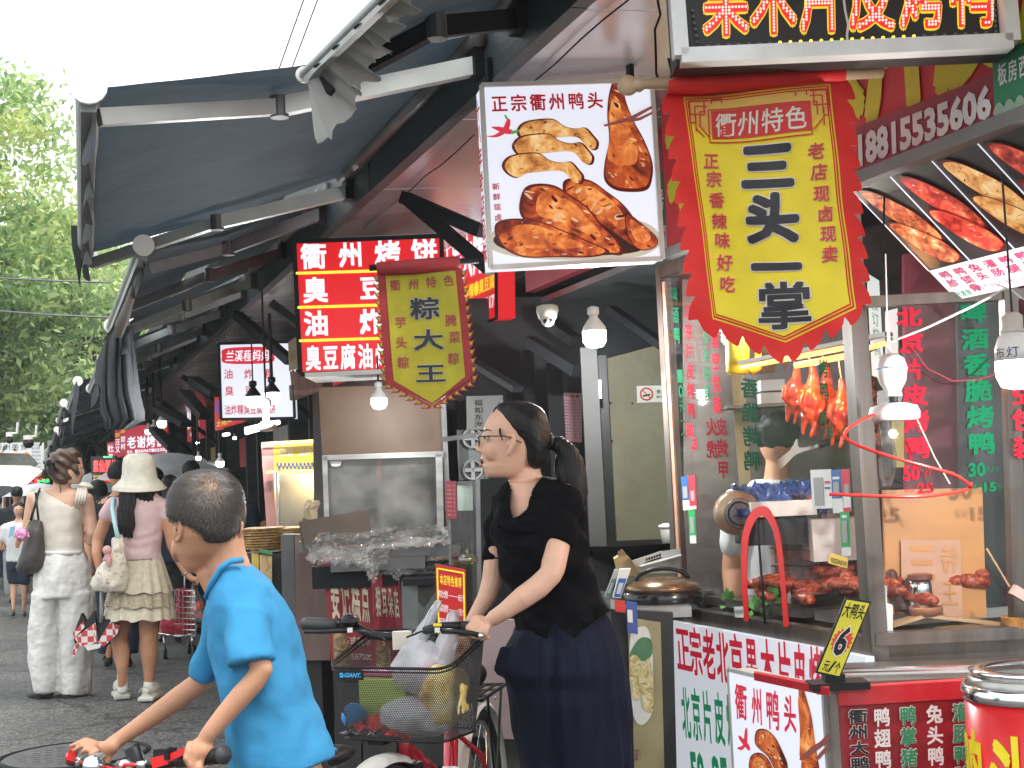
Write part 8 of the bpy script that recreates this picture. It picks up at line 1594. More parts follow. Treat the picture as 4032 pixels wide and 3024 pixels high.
# ---------- walkers
def walker(label,x,yt,yf,shirt,pant,hair=HAIR,skin=SKINB,d=None,back=True,wid=1.0,long_hair=False,short=True,turn=0,group=None,arm=0):
    q=stand(x,yf)if d is None else Vector((*P(x,2000,d).xy,0)); D_=(q-CAM).dot(FV); yf=1894-.047*(x-2016)+1.32*FP/D_ if d else yf; s=(yf-yt)/7.5
    t=thing('person',label,'person',(q.x,q.y,0),group); vx=max(.008,.0016*D_)
    g=G(); X=lambda k:x+k*s*wid; Y=lambda k:yt+k*s; M_=s*D_/FP
    g.pell(x,Y(.52),D_,.34*s,.48*s,.40*M_); g.chain([(x,Y(.9),D_,.2*s),(x,Y(1.3),D_,.25*s)])
    g.rings([(X(-.55),X(.55),Y(1.3),D_,.25*M_),(X(-.9),X(.9),Y(1.6),D_,.42*M_),(X(-.75),X(.75),Y(2.4),D_,.46*M_),(X(-.65),X(.65),Y(3.1),D_,.42*M_),(X(-.75),X(.75),Y(3.9),D_,.48*M_)],18)
    for sg in(-1,1):
        if arm and sg==arm:g.chain([(X(.92*sg),Y(1.7),D_,.24*s),(X(1.2*sg),Y(2.8),D_,.2*s),(X(1.9*sg),Y(3.5),D_-.1,.14*s),(X(2.2*sg),Y(3.8),D_-.1,.14*s)])
        else:g.chain([(X(.92*sg),Y(1.7),D_,.24*s),(X(1.08*sg),Y(2.9),D_,.2*s),(X(1.05*sg),Y(3.8),D_-.08,.14*s),(X(1.0*sg),Y(4.1),D_-.08,.14*s)])
        g.chain([(X(.38*sg),Y(3.9),D_,.38*s),(X(.36*sg),Y(5.4),D_,.25*s),(X(.34*sg),Y(7.1),D_+.05*sg,.14*s)])
    if not back:g.pball(x,Y(.58),D_-.38*M_,.09*s);
    obj('body',fuse(g,vx,2),skin,t,True)
    g=G(); g.pell(x,Y(.42),D_+(0 if back else.015),.41*s,.44*s,.46*M_)
    if long_hair:g.rings([(x-.36*s,x+.36*s,Y(.7),D_-.2*M_,.25*M_),(x-.34*s,x+.34*s,Y(1.8),D_-.4*M_,.15*M_),(x-.2*s,x+.2*s,Y(2.3),D_-.45*M_,.06*M_)],14)
    hm_=fuse(g,vx,2,lambda p:.004*noise.noise(p*40))
    if not back:hm_=cutmesh(hm_,lambda c:proj(c)[1]>Y(.34)and proj(c)[2]<D_+.03)
    elif not long_hair:hm_=cutmesh(hm_,lambda c:proj(c)[1]>Y(.80))
    obj('hair',hm_,hair,t,True)
    g=G(); g.rings([(X(-.58),X(.58),Y(1.28),D_,.26*M_),(X(-.97),X(.97),Y(1.62),D_,.48*M_),(X(-.86),X(.86),Y(2.4),D_,.54*M_),(X(-.84),X(.84),Y(3.2),D_,.54*M_),(X(-.88),X(.88),Y(3.95),D_,.56*M_)],20)
    for sg in(-1,1):g.chain([(X(.92*sg),Y(1.72),D_,.31*s),(X(1.05*sg),Y(2.4),D_,.29*s)])
    obj('shirt',fuse(g,vx,2,fold(9,9,5,.012)),shirt,t,True)
    g=G(); e_=5.4 if short else 7.0
    g.rings([(X(-.8),X(.8),Y(3.75),D_,.5*M_),(X(-.84),X(.84),Y(4.3),D_,.5*M_)],18)
    for sg in(-1,1):g.rings([(X(.42*sg)-.42*s,X(.42*sg)+.42*s,Y(4.1),D_,.42*M_),(X(.40*sg)-.34*s,X(.40*sg)+.34*s,Y(e_),D_,.34*M_)],16)
    obj('trousers' if not short else 'shorts',fuse(g,vx,2,fold(8,8,3,.012)),pant,t,True)
    for sg in(-1,1):g=G(); g.chain([(X(.34*sg),Y(7.28),D_+.04*sg,.17*s),(X(.40*sg),Y(7.38),D_+.04*sg-(0 if back else.12),.15*s)]); obj('shoe',fuse(g,vx,1),BLACK,t,True)
    if not back:
        for sg in(-1,1):g=G(); g.pell(x+.13*s*sg,Y(.50),D_-.37*M_,.05*s,.025*s,.03*M_); obj('eye',g,BLACK,t)
        g=G(); g.pell(x,Y(.76),D_-.37*M_,.09*s,.02*s,.03*M_); obj('mouth',g,LIP,t)
    return t,D_
C_=lambda n,c:M('cloth_'+n,c,.85,var=.1,spec=.15)
BLKS,GRY,WTS,DNV,FLW=C_('black',(.018,.02,.024)),C_('grey',(.25,.26,.26)),C_('white',(.6,.61,.6)),C_('navy',(.02,.03,.05)),food('flower_blouse',[(.35,(.02,.02,.03)),(.5,(.05,.05,.06)),(.62,(.4,.08,.1)),(.72,(.5,.45,.4))],22,0,0,.8)
t,_=walker('child in a white T-shirt and dark shorts walking toward the camera at the left',74,1976,2428,WTS,DNV,back=False,skin=SKIN,arm=-1)
g=G(); g.slab([P(x,y,_-.17)for x,y in((40,2075),(60,2070),(48,2110),(32,2118))],FH*.01); obj('blue_stripe',g,C_('sky',(.25,.45,.6)),t)
walker('man in a black T-shirt walking away behind the child at the left',66,1912,2490,BLKS,GRY,d=19,short=False)
walker('man in a dark navy T-shirt with a neck strap, just left of the bucket hat',466,1812,2640,BLKS,DNV,d=11.3,short=False)
walker('person in a dark flowered blouse and white sun visor between the two women',385,1888,2660,FLW,GRY,d=11.6,short=False,long_hair=True)
g=G(); c=P(350,1912,11.5); g.ell(c,RV*.085+UV_*-.02,FV*.10,UV_*.022+RV*.008,20,8); obj('sun_visor',g,M('visor_cream',(.6,.58,.45),.6),label='cream sun visor on the head between the two women',cat='hat',smooth=True)
walker('woman with long dark hair bent over a stall, right of the bucket hat',668,1868,2640,DNV,BLKS,d=13,short=False,long_hair=True)
walker('tall man with dark hair facing the stalls behind the boy',752,1812,2600,BLKS,DNV,d=13.6,short=False)
walker('dark haired person directly behind the head of the boy',910,1848,2560,DNV,BLKS,d=13.2,short=False,long_hair=True)
walker('woman with black hair between the hat and the tall man',610,1840,2560,BLKS,GRY,d=13.5,short=False,long_hair=True)
for i,(x,yt,d,c,lb)in enumerate([(22,1942,27,C_('pinkish',(.5,.3,.28)),'person in a pinkish shirt at the far left edge'),(-8,1950,24,C_('blue',(.06,.1,.2)),'person in blue half outside the left edge'),(44,1950,31,C_('white',None),'distant person in white near the far shop'),(108,1925,24,C_('dark2',(.05,.05,.06)),'distant person in dark clothes left of the woman in beige'),(395,1900,17,C_('olive',(.1,.11,.07)),'distant person in olive glimpsed between the two women'),(150,1935,34,C_('pale',(.4,.4,.42)),'far person in pale clothes behind the tote bag'),(560,1880,18,BLKS,'distant person in black behind the bucket hat'),(820,1868,16,C_('wine',(.2,.03,.05)),'person in wine red by the far stalls behind the boy'),(-60,1955,33,C_('green',(.1,.2,.12)),'far person in green beyond the left edge')]):
    hz=1894-.047*(x-2016); walker(lb,x,yt,hz+1.32*FP/d,c,DNV,d=d,short=(i%2==0),long_hair=(i%3==0),back=(i%2==1))
walker('vendor in a white T-shirt turned away behind the kiosk pane',3060,1610,3300,WTS,GRY,d=5.33,wid=.74,short=False)
# umbrellas
def brolly(label,x,y,d,r,h,m,tilt=0,n=8,handle=True):
    c=P(x,y,d); o=thing('umbrella',label,'umbrella',c); g=G();
    for ring in range(7):
        t=ring/6
        for k in range(n*6):
            a=2*math.pi*k/(n*6); sc_=1-.05*abs(math.sin(a*n/2))*t; g.v.append(c+Vector((math.cos(a)*r*t*sc_,math.sin(a)*r*t*sc_,-h*t**1.8)))
    N=n*6
    for ring in range(6):
        for k in range(N):g.f.append((ring*N+k,ring*N+(k+1)%N,(ring+1)*N+(k+1)%N,(ring+1)*N+k))
    obj('canopy',g,m,o,True)
    if handle:g=G(); g.tube([c+Z*.05,c-Z*.75],.008,6); obj('shaft',g,CHROME,o)
    for k in range(n):g=G(); a=2*math.pi*k/n; g.tube([c+Vector((math.cos(a)*r*t,math.sin(a)*r*t,-h*t**1.8-.006))for t in(0,.33,.66,1)],.004,4); obj('rib',g,CHROME,o)
UMW=clothm('white_umbrella',(.78,.79,.8),(.85,.85,.88),.5)
o_=brolly('wide white umbrella printed with small dark letters over the crowd',655,1782,14.6,.74,.26,UMW)
brolly('small white umbrella behind the head of the woman in beige',150,1902,21,.5,.18,UMW); brolly('black umbrella at the far left edge',10,1912,22,.45,.16,clothm('black_umbrella',(.03,.03,.035),(.02,.02,.02),.2))
brolly('white umbrella tip between the visor and the black LED board',385,1855,20,.5,.3,UMW)

# ---------- wire shopping trolley
T=thing('shopping_trolley','chrome wire shopping trolley with a red bag beside the woman in pink','trolley',stand(700,2590)); d=(stand(700,2592)-CAM).dot(FV); q=stand(700,2592)
g=G()
def tp(x,y,dd=0):return P(x,y,d+dd)
for y in range(2325,2505,22):
    for dd in(0,.22):g.tube([tp(688,y,dd),tp(768,y+2,dd)],.004,5)
    g.tube([tp(688,y),tp(688,y,.22)],.004,5); g.tube([tp(768,y),tp(768,y,.22)],.004,5)
for x in range(688,772,16):g.tube([tp(x,2322),tp(x+2,2505)],.004,5)
obj('basket',g,CHROME,T)
g=G(); g.tube([tp(620,2494),tp(700,2506),tp(772,2500),tp(772,2500,.25),tp(640,2494,.25)],.008,6,closed=True); g.tube([tp(728,2500,.2),tp(728,2260,.25),tp(735,2250,.25)],.008,6); g.tube([tp(645,2505),tp(650,2560)],.009,6); g.tube([tp(755,2505),tp(760,2545)],.009,6); obj('frame',g,CHROME,T,True)
for x,y,dd in((650,2575,0),(765,2560,.1),(745,2552,.25)):g=G(); g.lathe(tp(x,y,dd),[(.045,-.015),(.05,0),(.045,.015)],axis=RH+FH*.3,n=18); obj('wheel',g,BLACK,T,True)
g=G(); g.rings([(635,690,2430,d+.1,.08),(628,765,2460,d+.1,.11),(640,764,2495,d+.1,.1)],18); g.rings([(695,760,2320,d+.12,.08),(692,764,2490,d+.12,.09)],18); obj('liner',fuse(g,.012,2,fold(12,12,8,.014)),M('red_nylon',(.55,.02,.05),.5,var=.15),T,True)
# ================================================================ BICYCLES
BRED=M('bike_red',(.50,.01,.03),.25,.2,var=.04,coat=.6); TYRE=M('tyre_rubber',(.015,.015,.015),.8); FEND=M('fender_white',(.62,.60,.55),.35); SILV=M('bike_silver',(.6,.6,.6),.25,.9)
def XD(x,d,z=0):return Vector((CAM.x,CAM.y,0))+RH*x+FH*d+Z*z # metres right of and ahead of the camera
bd=(RH*.212+FH*.977).normalized(); hd=XD(-.345,4.05); sdv=(RH*.42+FH*.907).normalized(); sr=Vector((sdv.y,-sdv.x,0))
ra=hd+bd*.80+Z*.285; fa=hd-sdv*.14+Z*.285; side=Vector((bd.y,-bd.x,0))
B=thing('bicycle','red small wheeled bicycle with a black mesh basket full of shopping','bicycle',hd+bd*.4)
def wheel(par,c,dr,nr,r,spokes=20):
    g=G(); g.tube([c+dr*r*math.cos(a)+Z*r*math.sin(a)for a in[k*math.pi/28 for k in range(56)]],.021,10,closed=True); w_=obj('wheel',g,TYRE,par,True)
    g=G(); g.tube([c+dr*(r-.026)*math.cos(a)+Z*(r-.026)*math.sin(a)for a in[k*math.pi/24 for k in range(48)]],.011,6,closed=True); obj('rim',g,SILV,w_,True)
    g=G(); g.tube([c-nr*.045,c+nr*.045],.018,12); obj('hub',g,SILV,w_,True)
    for k in range(spokes):a=2*math.pi*k/spokes; g=G(); g.tube([c+nr*.03*(1 if k%2 else-1),c+dr*(r-.03)*math.cos(a)+Z*(r-.03)*math.sin(a)],.0012,4); obj('spoke',g,SILV,w_)
    return w_
def fender(par,c,dr,nr,r,a0,a1,m):
    g=G(); n=26; b0=len(g.v)
    for i in range(n+1):
        a=a0+(a1-a0)*i/n; e=dr*math.cos(a)+Z*math.sin(a)
        for j,(w,h)in enumerate(((-.034,-.012),(-.024,.006),(0,.012),(.024,.006),(.034,-.012))):g.v.append(c+e*(r+h)+nr*w)
    for i in range(n):
        for j in range(4):a=i*5+j; g.f.append((a,a+1,a+6,a+5))
    return obj('fender',g,m,par,True)
wheel(B,ra,bd,side,.262); wheel(B,fa,sdv,sr,.262); fender(B,ra,bd,side,.30,math.radians(-10),math.radians(165),FEND); fender(B,fa,sdv,sr,.30,math.radians(15),math.radians(150),FEND)
bb_=hd+bd*.42+Z*.27; st=hd+bd*.50+Z*.60; ht=hd+bd*.0+Z*.66; hb_=hd+bd*(-.02)+Z*.54
g=G(); g.tube([hb_,ht+Z*.01],.024,14); obj('head_tube',g,BRED,B,True)
g=G(); g.tube([hb_+Z*.02,bb_.lerp(hb_,.5)-Z*.01,bb_],.021,12); obj('down_tube',g,BRED,B,True); g=G(); g.tube([hb_+Z*.06,bb_.lerp(st,.35)+Z*.0],.017,12); obj('top_tube',g,BRED,B,True)
g=G(); g.tube([bb_,st],.023,14); obj('seat_tube',g,BRED,B,True); g=G(); g.lathe(bb_.lerp(st,.42),[(.026,-.035),(.026,.035)],axis=(st-bb_),n=14); obj('tube_decal',g,WHITEP,B,True)
for s_ in(-1,1):
    g=G(); g.tube([st-Z*.06+side*.012*s_,ra.lerp(st,.5)+side*.05*s_,ra+side*.055*s_],.009,8); obj('seat_stay',g,BRED,B,True)
    g=G(); g.tube([bb_+side*.02*s_,bb_.lerp(ra,.4)+side*.045*s_,ra+side*.055*s_],.010,8); obj('chain_stay',g,BRED,B,True)
    g=G(); g.tube([hb_-Z*.0+sr*.035*s_,fa+Z*.16+sr*.045*s_,fa+sr*.05*s_],.012,8); obj('fork_blade',g,BLACK,B,True)
g=G(); g.box(hb_-Z*.005,.09,.05,.035,(sr,sdv,Z)); g.lathe(hb_-Z*.03-sdv*.02,[(.032,-.03),(.036,.0),(.02,.02)],n=16); obj('fork_crown',g,BLACK,B)
g=G(); g.tube([st,st+Z*.06+bd*.015],.014,10); obj('seat_post',g,SILV,B,True)
sc_=P(1778,2668,4.42); g=G(); g.ell(sc_+bd*.05,side*.10,bd*.11,Z*.055,18,10); g.ell(sc_-bd*.06,side*.05,bd*.13,Z*.04,16,8); sd2=obj('saddle',fuse(g,.008,3),BLACK,B,True)
g=G(); g.tube([st+Z*.06,sc_-Z*.03],.014,8); g.ball(sc_-Z*.06-bd*.02,.02); obj('saddle_spring',g,DARK,B,True)
# rack
rc=ra+Z*.335; g=G()
cr_=[rc+side*sx*.07+bd*sy for sx,sy in((-1,-.18),(1,-.18),(1,.17),(-1,.17))]; g.tube(cr_,.006,6,closed=True)
for k in(-.035,0,.035):g.tube([rc+side*k-bd*.18,rc+side*k+bd*.17],.0045,5)
for k in(-.08,.05):g.tube([rc-side*.07+bd*k,rc+side*.07+bd*k],.0045,5)
for s_ in(-1,1):g.tube([rc+side*.07*s_+bd*.1,ra+side*.06*s_],.005,5); g.tube([rc+side*.07*s_-bd*.1,ra+side*.06*s_],.005,5)
obj('rear_rack',g,BLACK,B); g=G(); g.ball(rc+side*.072-Z*.02,.007); obj('rack_bolt',g,CHROME,B)
# handlebar
def hp(x,y,d):return P(x,y,d)
g=G(); g.tube([hp(1340,2462,4.18),hp(1405,2468,4.15),hp(1440,2490,4.13),hp(1471,2503,4.12),hp(1536,2507,4.1),hp(1600,2500,4.08),hp(1690,2478,4.0),hp(1745,2466,3.97),hp(1830,2464,3.95)],.0125,12); obj('handlebar',g,BLACK,B,True)
g=G(); g.tube([hp(1194,2458,4.26),hp(1215,2456,4.25),hp(1270,2458,4.22),hp(1330,2461,4.18)],[.0165,.018,.0175,.017],14)
for i,v in enumerate(g.v):g.v[i]=v+Vector((0,0,.0012*math.sin(i*5)))
obj('grip',g,M('grip_black',(.03,.03,.032),.5,bump=.001,bsc=300),B,True); g=G(); g.tube([hp(1822,2464,3.95),hp(1900,2474,3.93)],.017,12); obj('grip',g,BLACK,B,True)
g=G(); g.tube([hp(1375,2482,4.1),hp(1330,2484,4.12),hp(1270,2488,4.15),hp(1200,2487,4.18)],[.008,.007,.006,.006],8); obj('brake_lever',g,BLACK,B,True); g=G(); g.tube([hp(1742,2485,3.9),hp(1800,2487,3.87),hp(1860,2494,3.85),hp(1894,2503,3.84)],[.008,.0075,.007,.007],8); obj('brake_lever',g,BLACK,B,True)
g=G(); g.ball(hp(1894,2503,3.84),.0085); obj('lever_end',g,SILV,B,True)
for x in(1378,1722):g=G(); g.box(hp(x,2481,4.05 if x<1500 else 3.9),.014,.014,.012,(RH,FH,Z)); obj('cable_adjuster',g,WHITEP,B)
g=G(); c=hp(1376,2440,4.14); g.lathe(c,[(.024,-.018),(.026,-.004),(.024,.006),(.012,.016),(.002,.018)],n=24); g.lathe(c-Z*.005,[(.0275,-.004),(.0275,.002)],n=24); g.tube([c-RH*.026,c-RH*.036+Z*.004],.004,6); obj('bell',g,BLACK,B,True)
g=G(); g.slab([hp(x,y,3.94)for x,y in((1706,2456),(1738,2456),(1738,2466),(1706,2466))],FH*.008); obj('yellow_tag',g,M('tag_bright_yellow',(.8,.6,.02),.4),B)
g=G(); g.tube([hp(1390,2484,4.08),hp(1440,2486,4.0),hp(1500,2510,3.95),hp(1528,2530,3.95)],.003,5); g.tube([hp(1715,2484,3.9),hp(1660,2486,3.9),hp(1600,2510,3.9)],.003,5); g.tube([ht+Z*.05,ht+Z*.2+sdv*.02],.013,8); obj('brake_cable',g,BLACK,B,True)
# mesh basket
fl,fr=P(1283,2616,3.95),P(1765,2647,3.78); fr.z=fl.z=(fl.z+fr.z)/2; ex=(fr-fl); Wd=ex.length; ex.normalize(); ey=Vector((-ex.y,ex.x,0)); Dp=.25; zt2=fl.z; zb2=zt2-.197
def bask(t,v): # t 0..1 round the rounded rectangle from front left, v 0 top .. 1 bottom
    wx,wy=Wd/2*(1-.17*v),Dp/2*(1-.14*v); r=.045; per=[('l',2*wx-2*r),('c',r*math.pi/2),('l',2*wy-2*r),('c',r*math.pi/2)]*2; L_=sum(p[1]for p in per); s_=(t%1)*L_
    cx,cy,a=-wx+r,-wy,0.0; k=0
    while s_>per[k][1]and k<7:
        s_-=per[k][1]
        if per[k][0]=='l':cx+=math.cos(a)*per[k][1]; cy+=math.sin(a)*per[k][1]
        else:ox,oy=cx-math.sin(a)*r*1,cy+math.cos(a)*r; a+=math.pi/2; cx,cy=ox+math.sin(a)*r,oy-math.cos(a)*r
        k+=1
    if per[k][0]=='l':x,y=cx+math.cos(a)*s_,cy+math.sin(a)*s_
    else:ox,oy=cx-math.sin(a)*r,cy+math.cos(a)*r; b=a+s_/r; x,y=ox+math.sin(b)*r,oy-math.cos(b)*r
    zt3=zt2+.075*max(0,min(1,(y+wy)/(2*wy)))
    return fl+ex*(Wd/2+x)+ey*(Dp/2+y)+Z*((zt3*(1-v)+zb2*v)-fl.z)
bk_=obj('basket',(lambda g:g)(G().tube([bask(k/80,0)for k in range(80)],.0042,6,closed=True)),BLACK,B,True)
nu,nv=200,40; g=G(); N_={}
def bn(i,j): # lattice node
    key=(i%(2*nu),j)
    if key not in N_:N_[key]=bask(key[0]/(2*nu),max(0,min(1,j/(1.0*nv*1))))
    return N_[key]
def strip(a,b,w=.00085):
    d_=(b-a); n_=d_.cross(CAM-a).normalized()*w; g.add([a-n_,a+n_,b+n_,b-n_],[(0,1,2,3)])
for j in range(nv):
    o_=j%2
    for i in range(nu):
        a=bask(((i+.5*o_))/nu,(j+.33)/nv); b=bask(((i+.5*o_))/nu,(j-.0)/nv+.0); c1=bask((i+.5*o_+.5)/nu,(j+.66+.34)/nv); c2=bask((i+.5*o_-.5)/nu,(j+1.0)/nv)
        strip(b,bask((i+.5*o_)/nu,(j+.45)/nv)); m_=bask((i+.5*o_)/nu,(j+.45)/nv); strip(m_,c1); strip(m_,c2)
for i in range(46):
    for j in range(28): # floor mesh
        a=fl+ex*(Wd*(.09+.82*i/46))+ey*(Dp*(.08+.84*j/28))+Z*(zb2-fl.z); g.add([a,a+ex*.0011,a+ex*.0011+ey*.009,a+ey*.009],[(0,1,2,3)]); g.add([a,a+ex*.0068,a+ex*.0068+ey*.0011,a+ey*.0011],[(0,1,2,3)])
obj('wire_mesh',g,M('mesh_black',(.015,.015,.016),.5),bk_,kind='stuff')
g=G(); g.tube([bask(k/80,1.0)for k in range(80)],.004,6,closed=True); obj('bottom_wire',g,BLACK,bk_,True)
g=G(); g.tube([bask(k/80,.055)+Vector((0,0,-.0))for k in range(80)],.002,5,closed=True); obj('band_wire',g,BLACK,bk_,True)
s=surf3(*[fl+ex*(Wd*u)+Z*(-.197*v)-ey*.006+ex*0 for u,v in((.115,.03),(.325,.03),(.325,.165),(.115,.165))]); g=G(); s.panel(g,-.004); pl2=obj('logo_plate',g,BLACK,bk_)
g=G(); text(g,'GIANT.',s,.27,.25,.95,.72,.04,.006,one=True,shear=.06); blob(g,s,[(.07,.5),(.12,.28),(.20,.26),(.25,.42),(.16,.46)],.006); blob(g,s,[(.09,.62),(.17,.52),(.26,.50),(.22,.72),(.13,.76)],.0062); obj('logo_lettering',g,M('logo_blue',(.05,.38,.72),.4),pl2)
g=G(); g.box(P(1515,2912,3.95),.05,.1,.012,(ex,ey,Z)); g.tube([P(1440,2905,3.95),P(1425,2925,4.0),P(1425,3100,4.05)],.003,5); g.tube([P(1565,2912,3.95),P(1568,3100,4.0)],.004,5); obj('basket_bracket',g,DARK,bk_)
# shopping in the basket
def bp(u,w,z):return fl+ex*(Wd*u)+ey*(Dp*w)+Z*(zb2-fl.z+z)
def crump(g,k=.012,f=22):
    for i,v in enumerate(g.v):g.v[i]=v+Vector((noise.noise(v*f),noise.noise(v*f+Vector((7,0,0))),noise.noise(v*f+Vector((0,7,0)))))*k
    return g
o=thing('food_tub','lime green plastic tub standing in the bicycle basket','tub',bp(.3,.4,0)); g=G(); g.box(bp(.31,.55,.09),.155,.09,.13,(ex,ey,Z)); me_=fuse(g,.005,5); obj('tub',me_,M('lime_plastic',(.42,.52,.10),.4),o,True); g=G(); g.box(bp(.33,.62,.165),.19,.1,.014,(ex,ey,Z)); obj('lid',fuse(g,.004,2),M('pink_lid',(.60,.12,.25),.4),o,True)
g=G(); g.box(bp(.60,.72,.10),.035,.06,.18,(ex,ey,Z)); obj('pink_box',g,M('pink_carton',(.55,.10,.22),.5),label='pink carton edge between the green tub and the yellow bag in the basket',cat='carton')
g=G(); g.ell(bp(.58,.36,.055),ex*.105,ey*.075,Z*.055,26,16); g.ell(bp(.70,.35,.045),ex*.07,ey*.06,Z*.04,20,12); obj('white_bag',fuse(crump(g,.01,24),.006,1,lambda p:.003*noise.noise(p*60)),M('white_film_bag',(.62,.62,.62),.35,var=.05),label='knotted white plastic bag lying in the bicycle basket',cat='plastic bag',smooth=True)
g=G(); g.ell(bp(.80,.45,.11),ex*.065,ey*.08,Z*.085,26,16); obj('bread_bag',fuse(crump(g,.02,20),.006,1,lambda p:.004*noise.noise(p*50)),food('yellow_bag_print',[(.32,(.55,.25,.03)),(.5,(.75,.58,.2)),(.7,(.8,.74,.55))],9,0,.002,.35),label='yellow and orange bread bag at the right of the bicycle basket',cat='bag',smooth=True)
g=G(); g.ball(bp(.13,.22,.055),.036,20,14); obj('blue_ball',crump(g,.004,30),M('blue_toy',(.02,.25,.60),.35),label='blue round packet in the left corner of the bicycle basket',cat='packet',smooth=True)
g=G(); film(g,[(0,0)]*4,1,1,0,0,4,4)if 0 else None
for i in range(22):
    for j in range(9):u,v=i/21,j/8; g.v.append(bp(.14+.5*u,.06+.35*v,.022+.045*abs(noise.noise(Vector((u*5,v*3,1))))*1.6-.02*u))
for i in range(21):
    for j in range(8):a=i*9+j; g.f.append((a,a+1,a+10,a+9))
obj('red_wrapper',g,M('red_foil',(.62,.035,.015),.2,.6,var=.1),label='shiny red foil wrapper at the bottom front of the bicycle basket',cat='wrapper')
g=G()
for i in range(14):
    for j in range(7):u,v=i/13,j/6; g.v.append(bp(.06+.3*u,.04+.3*v,.012+.02*abs(noise.noise(Vector((u*6,v*3,5))))))
for i in range(13):
    for j in range(6):a=i*7+j; g.f.append((a,a+1,a+8,a+7))
obj('silver_wrapper',g,M('silver_foil',(.6,.6,.62),.2,.8),label='silver foil packet in the bottom left of the bicycle basket',cat='wrapper')
BAGW=glassm('carrier_white',(.9,.9,.92),.1,.25,.75,(.85,.85,.88),.3)
o=thing('carrier_bag','white translucent carrier bag with its two handles standing up from the basket','plastic bag',bp(.7,.5,.15)); g=G()
def rb(lst):return[(a,y1,b,y2,d,h)for(a,y1,b,y2,d,h)in lst]
g.rings(rb([(1560,2700,1770,2740,3.95,.07),(1545,2620,1778,2650,3.97,.075),(1590,2545,1775,2580,4.0,.06),(1640,2510,1770,2560,4.0,.045)]),26)
g.rings(rb([(1590,2560,1680,2570,4.0,.035),(1620,2500,1690,2520,4.02,.025),(1668,2440,1712,2450,4.03,.016),(1695,2400,1728,2405,4.03,.014),(1712,2370,1745,2372,4.03,.012),(1722,2362,1742,2364,4.03,.006)]),18)
g.rings(rb([(1700,2600,1780,2620,3.98,.035),(1720,2520,1795,2545,3.98,.03),(1745,2460,1808,2480,3.98,.022),(1768,2420,1808,2440,3.98,.016),(1782,2404,1803,2410,3.98,.008)]),18)
for i,v in enumerate(g.v):g.v[i]=v+RH*.003*math.sin(i*2.7)+FH*.005*math.sin(i*1.9)
obj('bag',crump(g,.006,30),BAGW,o,True)
g=G(); g.box(P(1585,2520,4.05),.055,.03,.05,(RH,FH,Z)); obj('white_box',g,M('cream_carton',(.65,.6,.5),.6),label='small cream box poking above the basket beside the carrier bag',cat='box')

# ---- the boy's bicycle
hb1,hb2=P(880,2975,2.80),P(262,2992,3.14); v_=(hb1-hb2).normalized(); fw=Vector((-v_.y,v_.x,0)); fw=fw if fw.dot(-RH)>0 else-fw
mid=P(520,3040,3.0); K2=thing('bicycle','bicycle with red brake levers and red cables held by the boy in blue','bicycle',Vector((mid.x,mid.y,0)))
g=G(); g.tube([P(845,2985,2.83),P(700,2998,2.90),P(600,3015,2.95),P(520,3035,3.0),P(440,3030,3.05),P(330,3005,3.10),P(275,2995,3.13)],.011,12); obj('handlebar',g,BLACK,K2,True)
g=G(); g.tube([P(700,2997,2.86),P(845,2978,2.82),P(880,2972,2.80)],[.014,.016,.017],16); obj('grip',g,BLACK,K2,True); g=G(); g.tube([P(875,2972,2.80),P(884,2971,2.796)],.019,16); obj('grip_end',g,M('grip_black'),K2,True)
g=G(); g.bar(P(604,3004,2.88),P(665,2986,2.87),.016,.02); g.bar(P(665,2986,2.87),P(735,2955,2.83),.010,.014); obj('brake_lever',g,M('lever_red',(.75,.02,.02),.3),K2)
g=G(); g.bar(P(272,2968,3.08),P(300,2975,3.08),.02,.022); g.bar(P(276,2972,3.08),P(276,2998,3.1),.016,.01); obj('brake_lever',g,M('lever_red'),K2)
g=G(); g.box(P(650,2968,2.88),.05,.022,.022,(v_,fw,Z)); g.lathe(P(668,2960,2.87),[(.010,-.006),(.012,.004),(.004,.01)],n=14); obj('brake_clamp',g,BLACK,K2); g=G(); g.tube([P(545,3012,2.94),P(572,3010,2.93)],.008,10); g.tube([P(300,2998,3.1),P(320,3000,3.1)],.010,10); obj('metal_ferrule',g,SILV,K2,True)
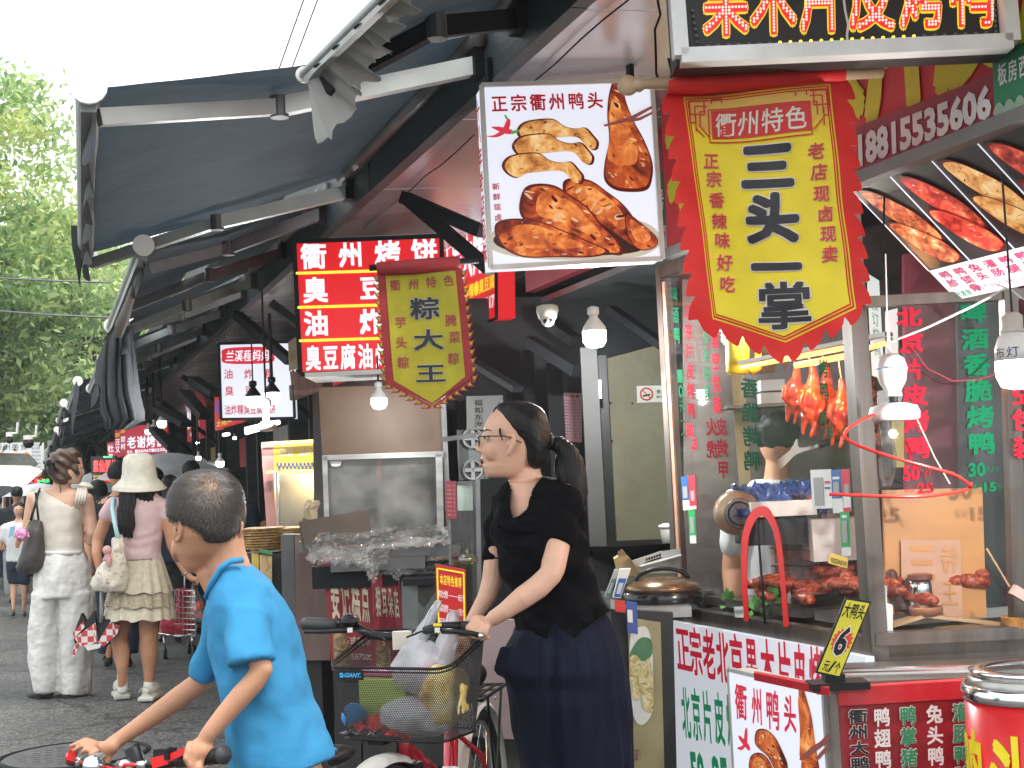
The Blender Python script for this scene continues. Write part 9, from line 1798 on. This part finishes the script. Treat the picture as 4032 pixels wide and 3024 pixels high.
g=G(); g.lathe(P(370,3006,3.0),[(.022,-.02),(.024,0),(.018,.012),(.006,.017)],n=22); obj('bell',g,CHROME,K2,True); g=G(); g.lathe(P(385,2990,3.01),[(.016,-.01),(.012,.012)],n=14); g.bar(P(392,2985,3.01),P(408,2972,3.01),.014,.01); obj('shifter',g,M('shifter_grey',(.2,.2,.2),.4),K2)
g=G(); g.tube([P(315,3002,3.08),P(380,3010,3.03),P(440,3028,3.0),P(470,3060,2.98)],.004,6); g.tube([P(490,3010,2.95),P(540,3012,2.94)],.004,6); g.tube([P(545,3012,2.94),P(490,3012,2.95),P(470,3040,2.96)],.004,6); obj('brake_cable',g,M('cable_red',(.75,.03,.03),.35),K2,True)
g=G(); g.tube([P(470,3018,3.0),P(500,3012,2.98),P(520,3030,2.98)],.013,10); obj('stem_cap',g,SILV,K2,True)
g=G(); hh_=Vector((mid.x,mid.y,.72)); g.tube([Vector((mid.x,mid.y,.8)),hh_-fw*.03,hh_-Z*.12-fw*.0],.018,12); obj('stem',g,BLACK,K2,True)
fx=Vector((mid.x,mid.y,.26))+fw*.12; rx_=Vector((mid.x,mid.y,.26))-fw*.78; sb=Vector((mid.x,mid.y,.28))-fw*.42; stt=Vector((mid.x,mid.y,.62))-fw*.52; n2=v_
for nm,a,b_,r in(('down_tube',hh_-Z*.12,sb,.019),('top_tube',hh_-Z*.06,stt-Z*.05,.016),('seat_tube',sb,stt,.017)):g=G(); g.tube([a,b_],r,12); obj(nm,g,M('lever_red'),K2,True)
for s_ in(-1,1):
    g=G(); g.tube([hh_-Z*.12+n2*.04*s_,fx+n2*.05*s_],.011,8); obj('fork_blade',g,M('lever_red'),K2,True); g=G(); g.tube([stt-Z*.05,rx_+n2*.05*s_],.008,8); obj('seat_stay',g,M('lever_red'),K2,True); g=G(); g.tube([sb,rx_+n2*.05*s_],.009,8); obj('chain_stay',g,M('lever_red'),K2,True)
wheel(K2,fx,fw,n2,.24,16); wheel(K2,rx_,fw,n2,.24,16); g=G(); g.ell(stt+Z*.06,n2*.07,fw*.12,Z*.03,16,8); obj('saddle',g,BLACK,K2,True); g=G(); g.tube([stt,stt+Z*.05],.013,8); obj('seat_post',g,SILV,K2)
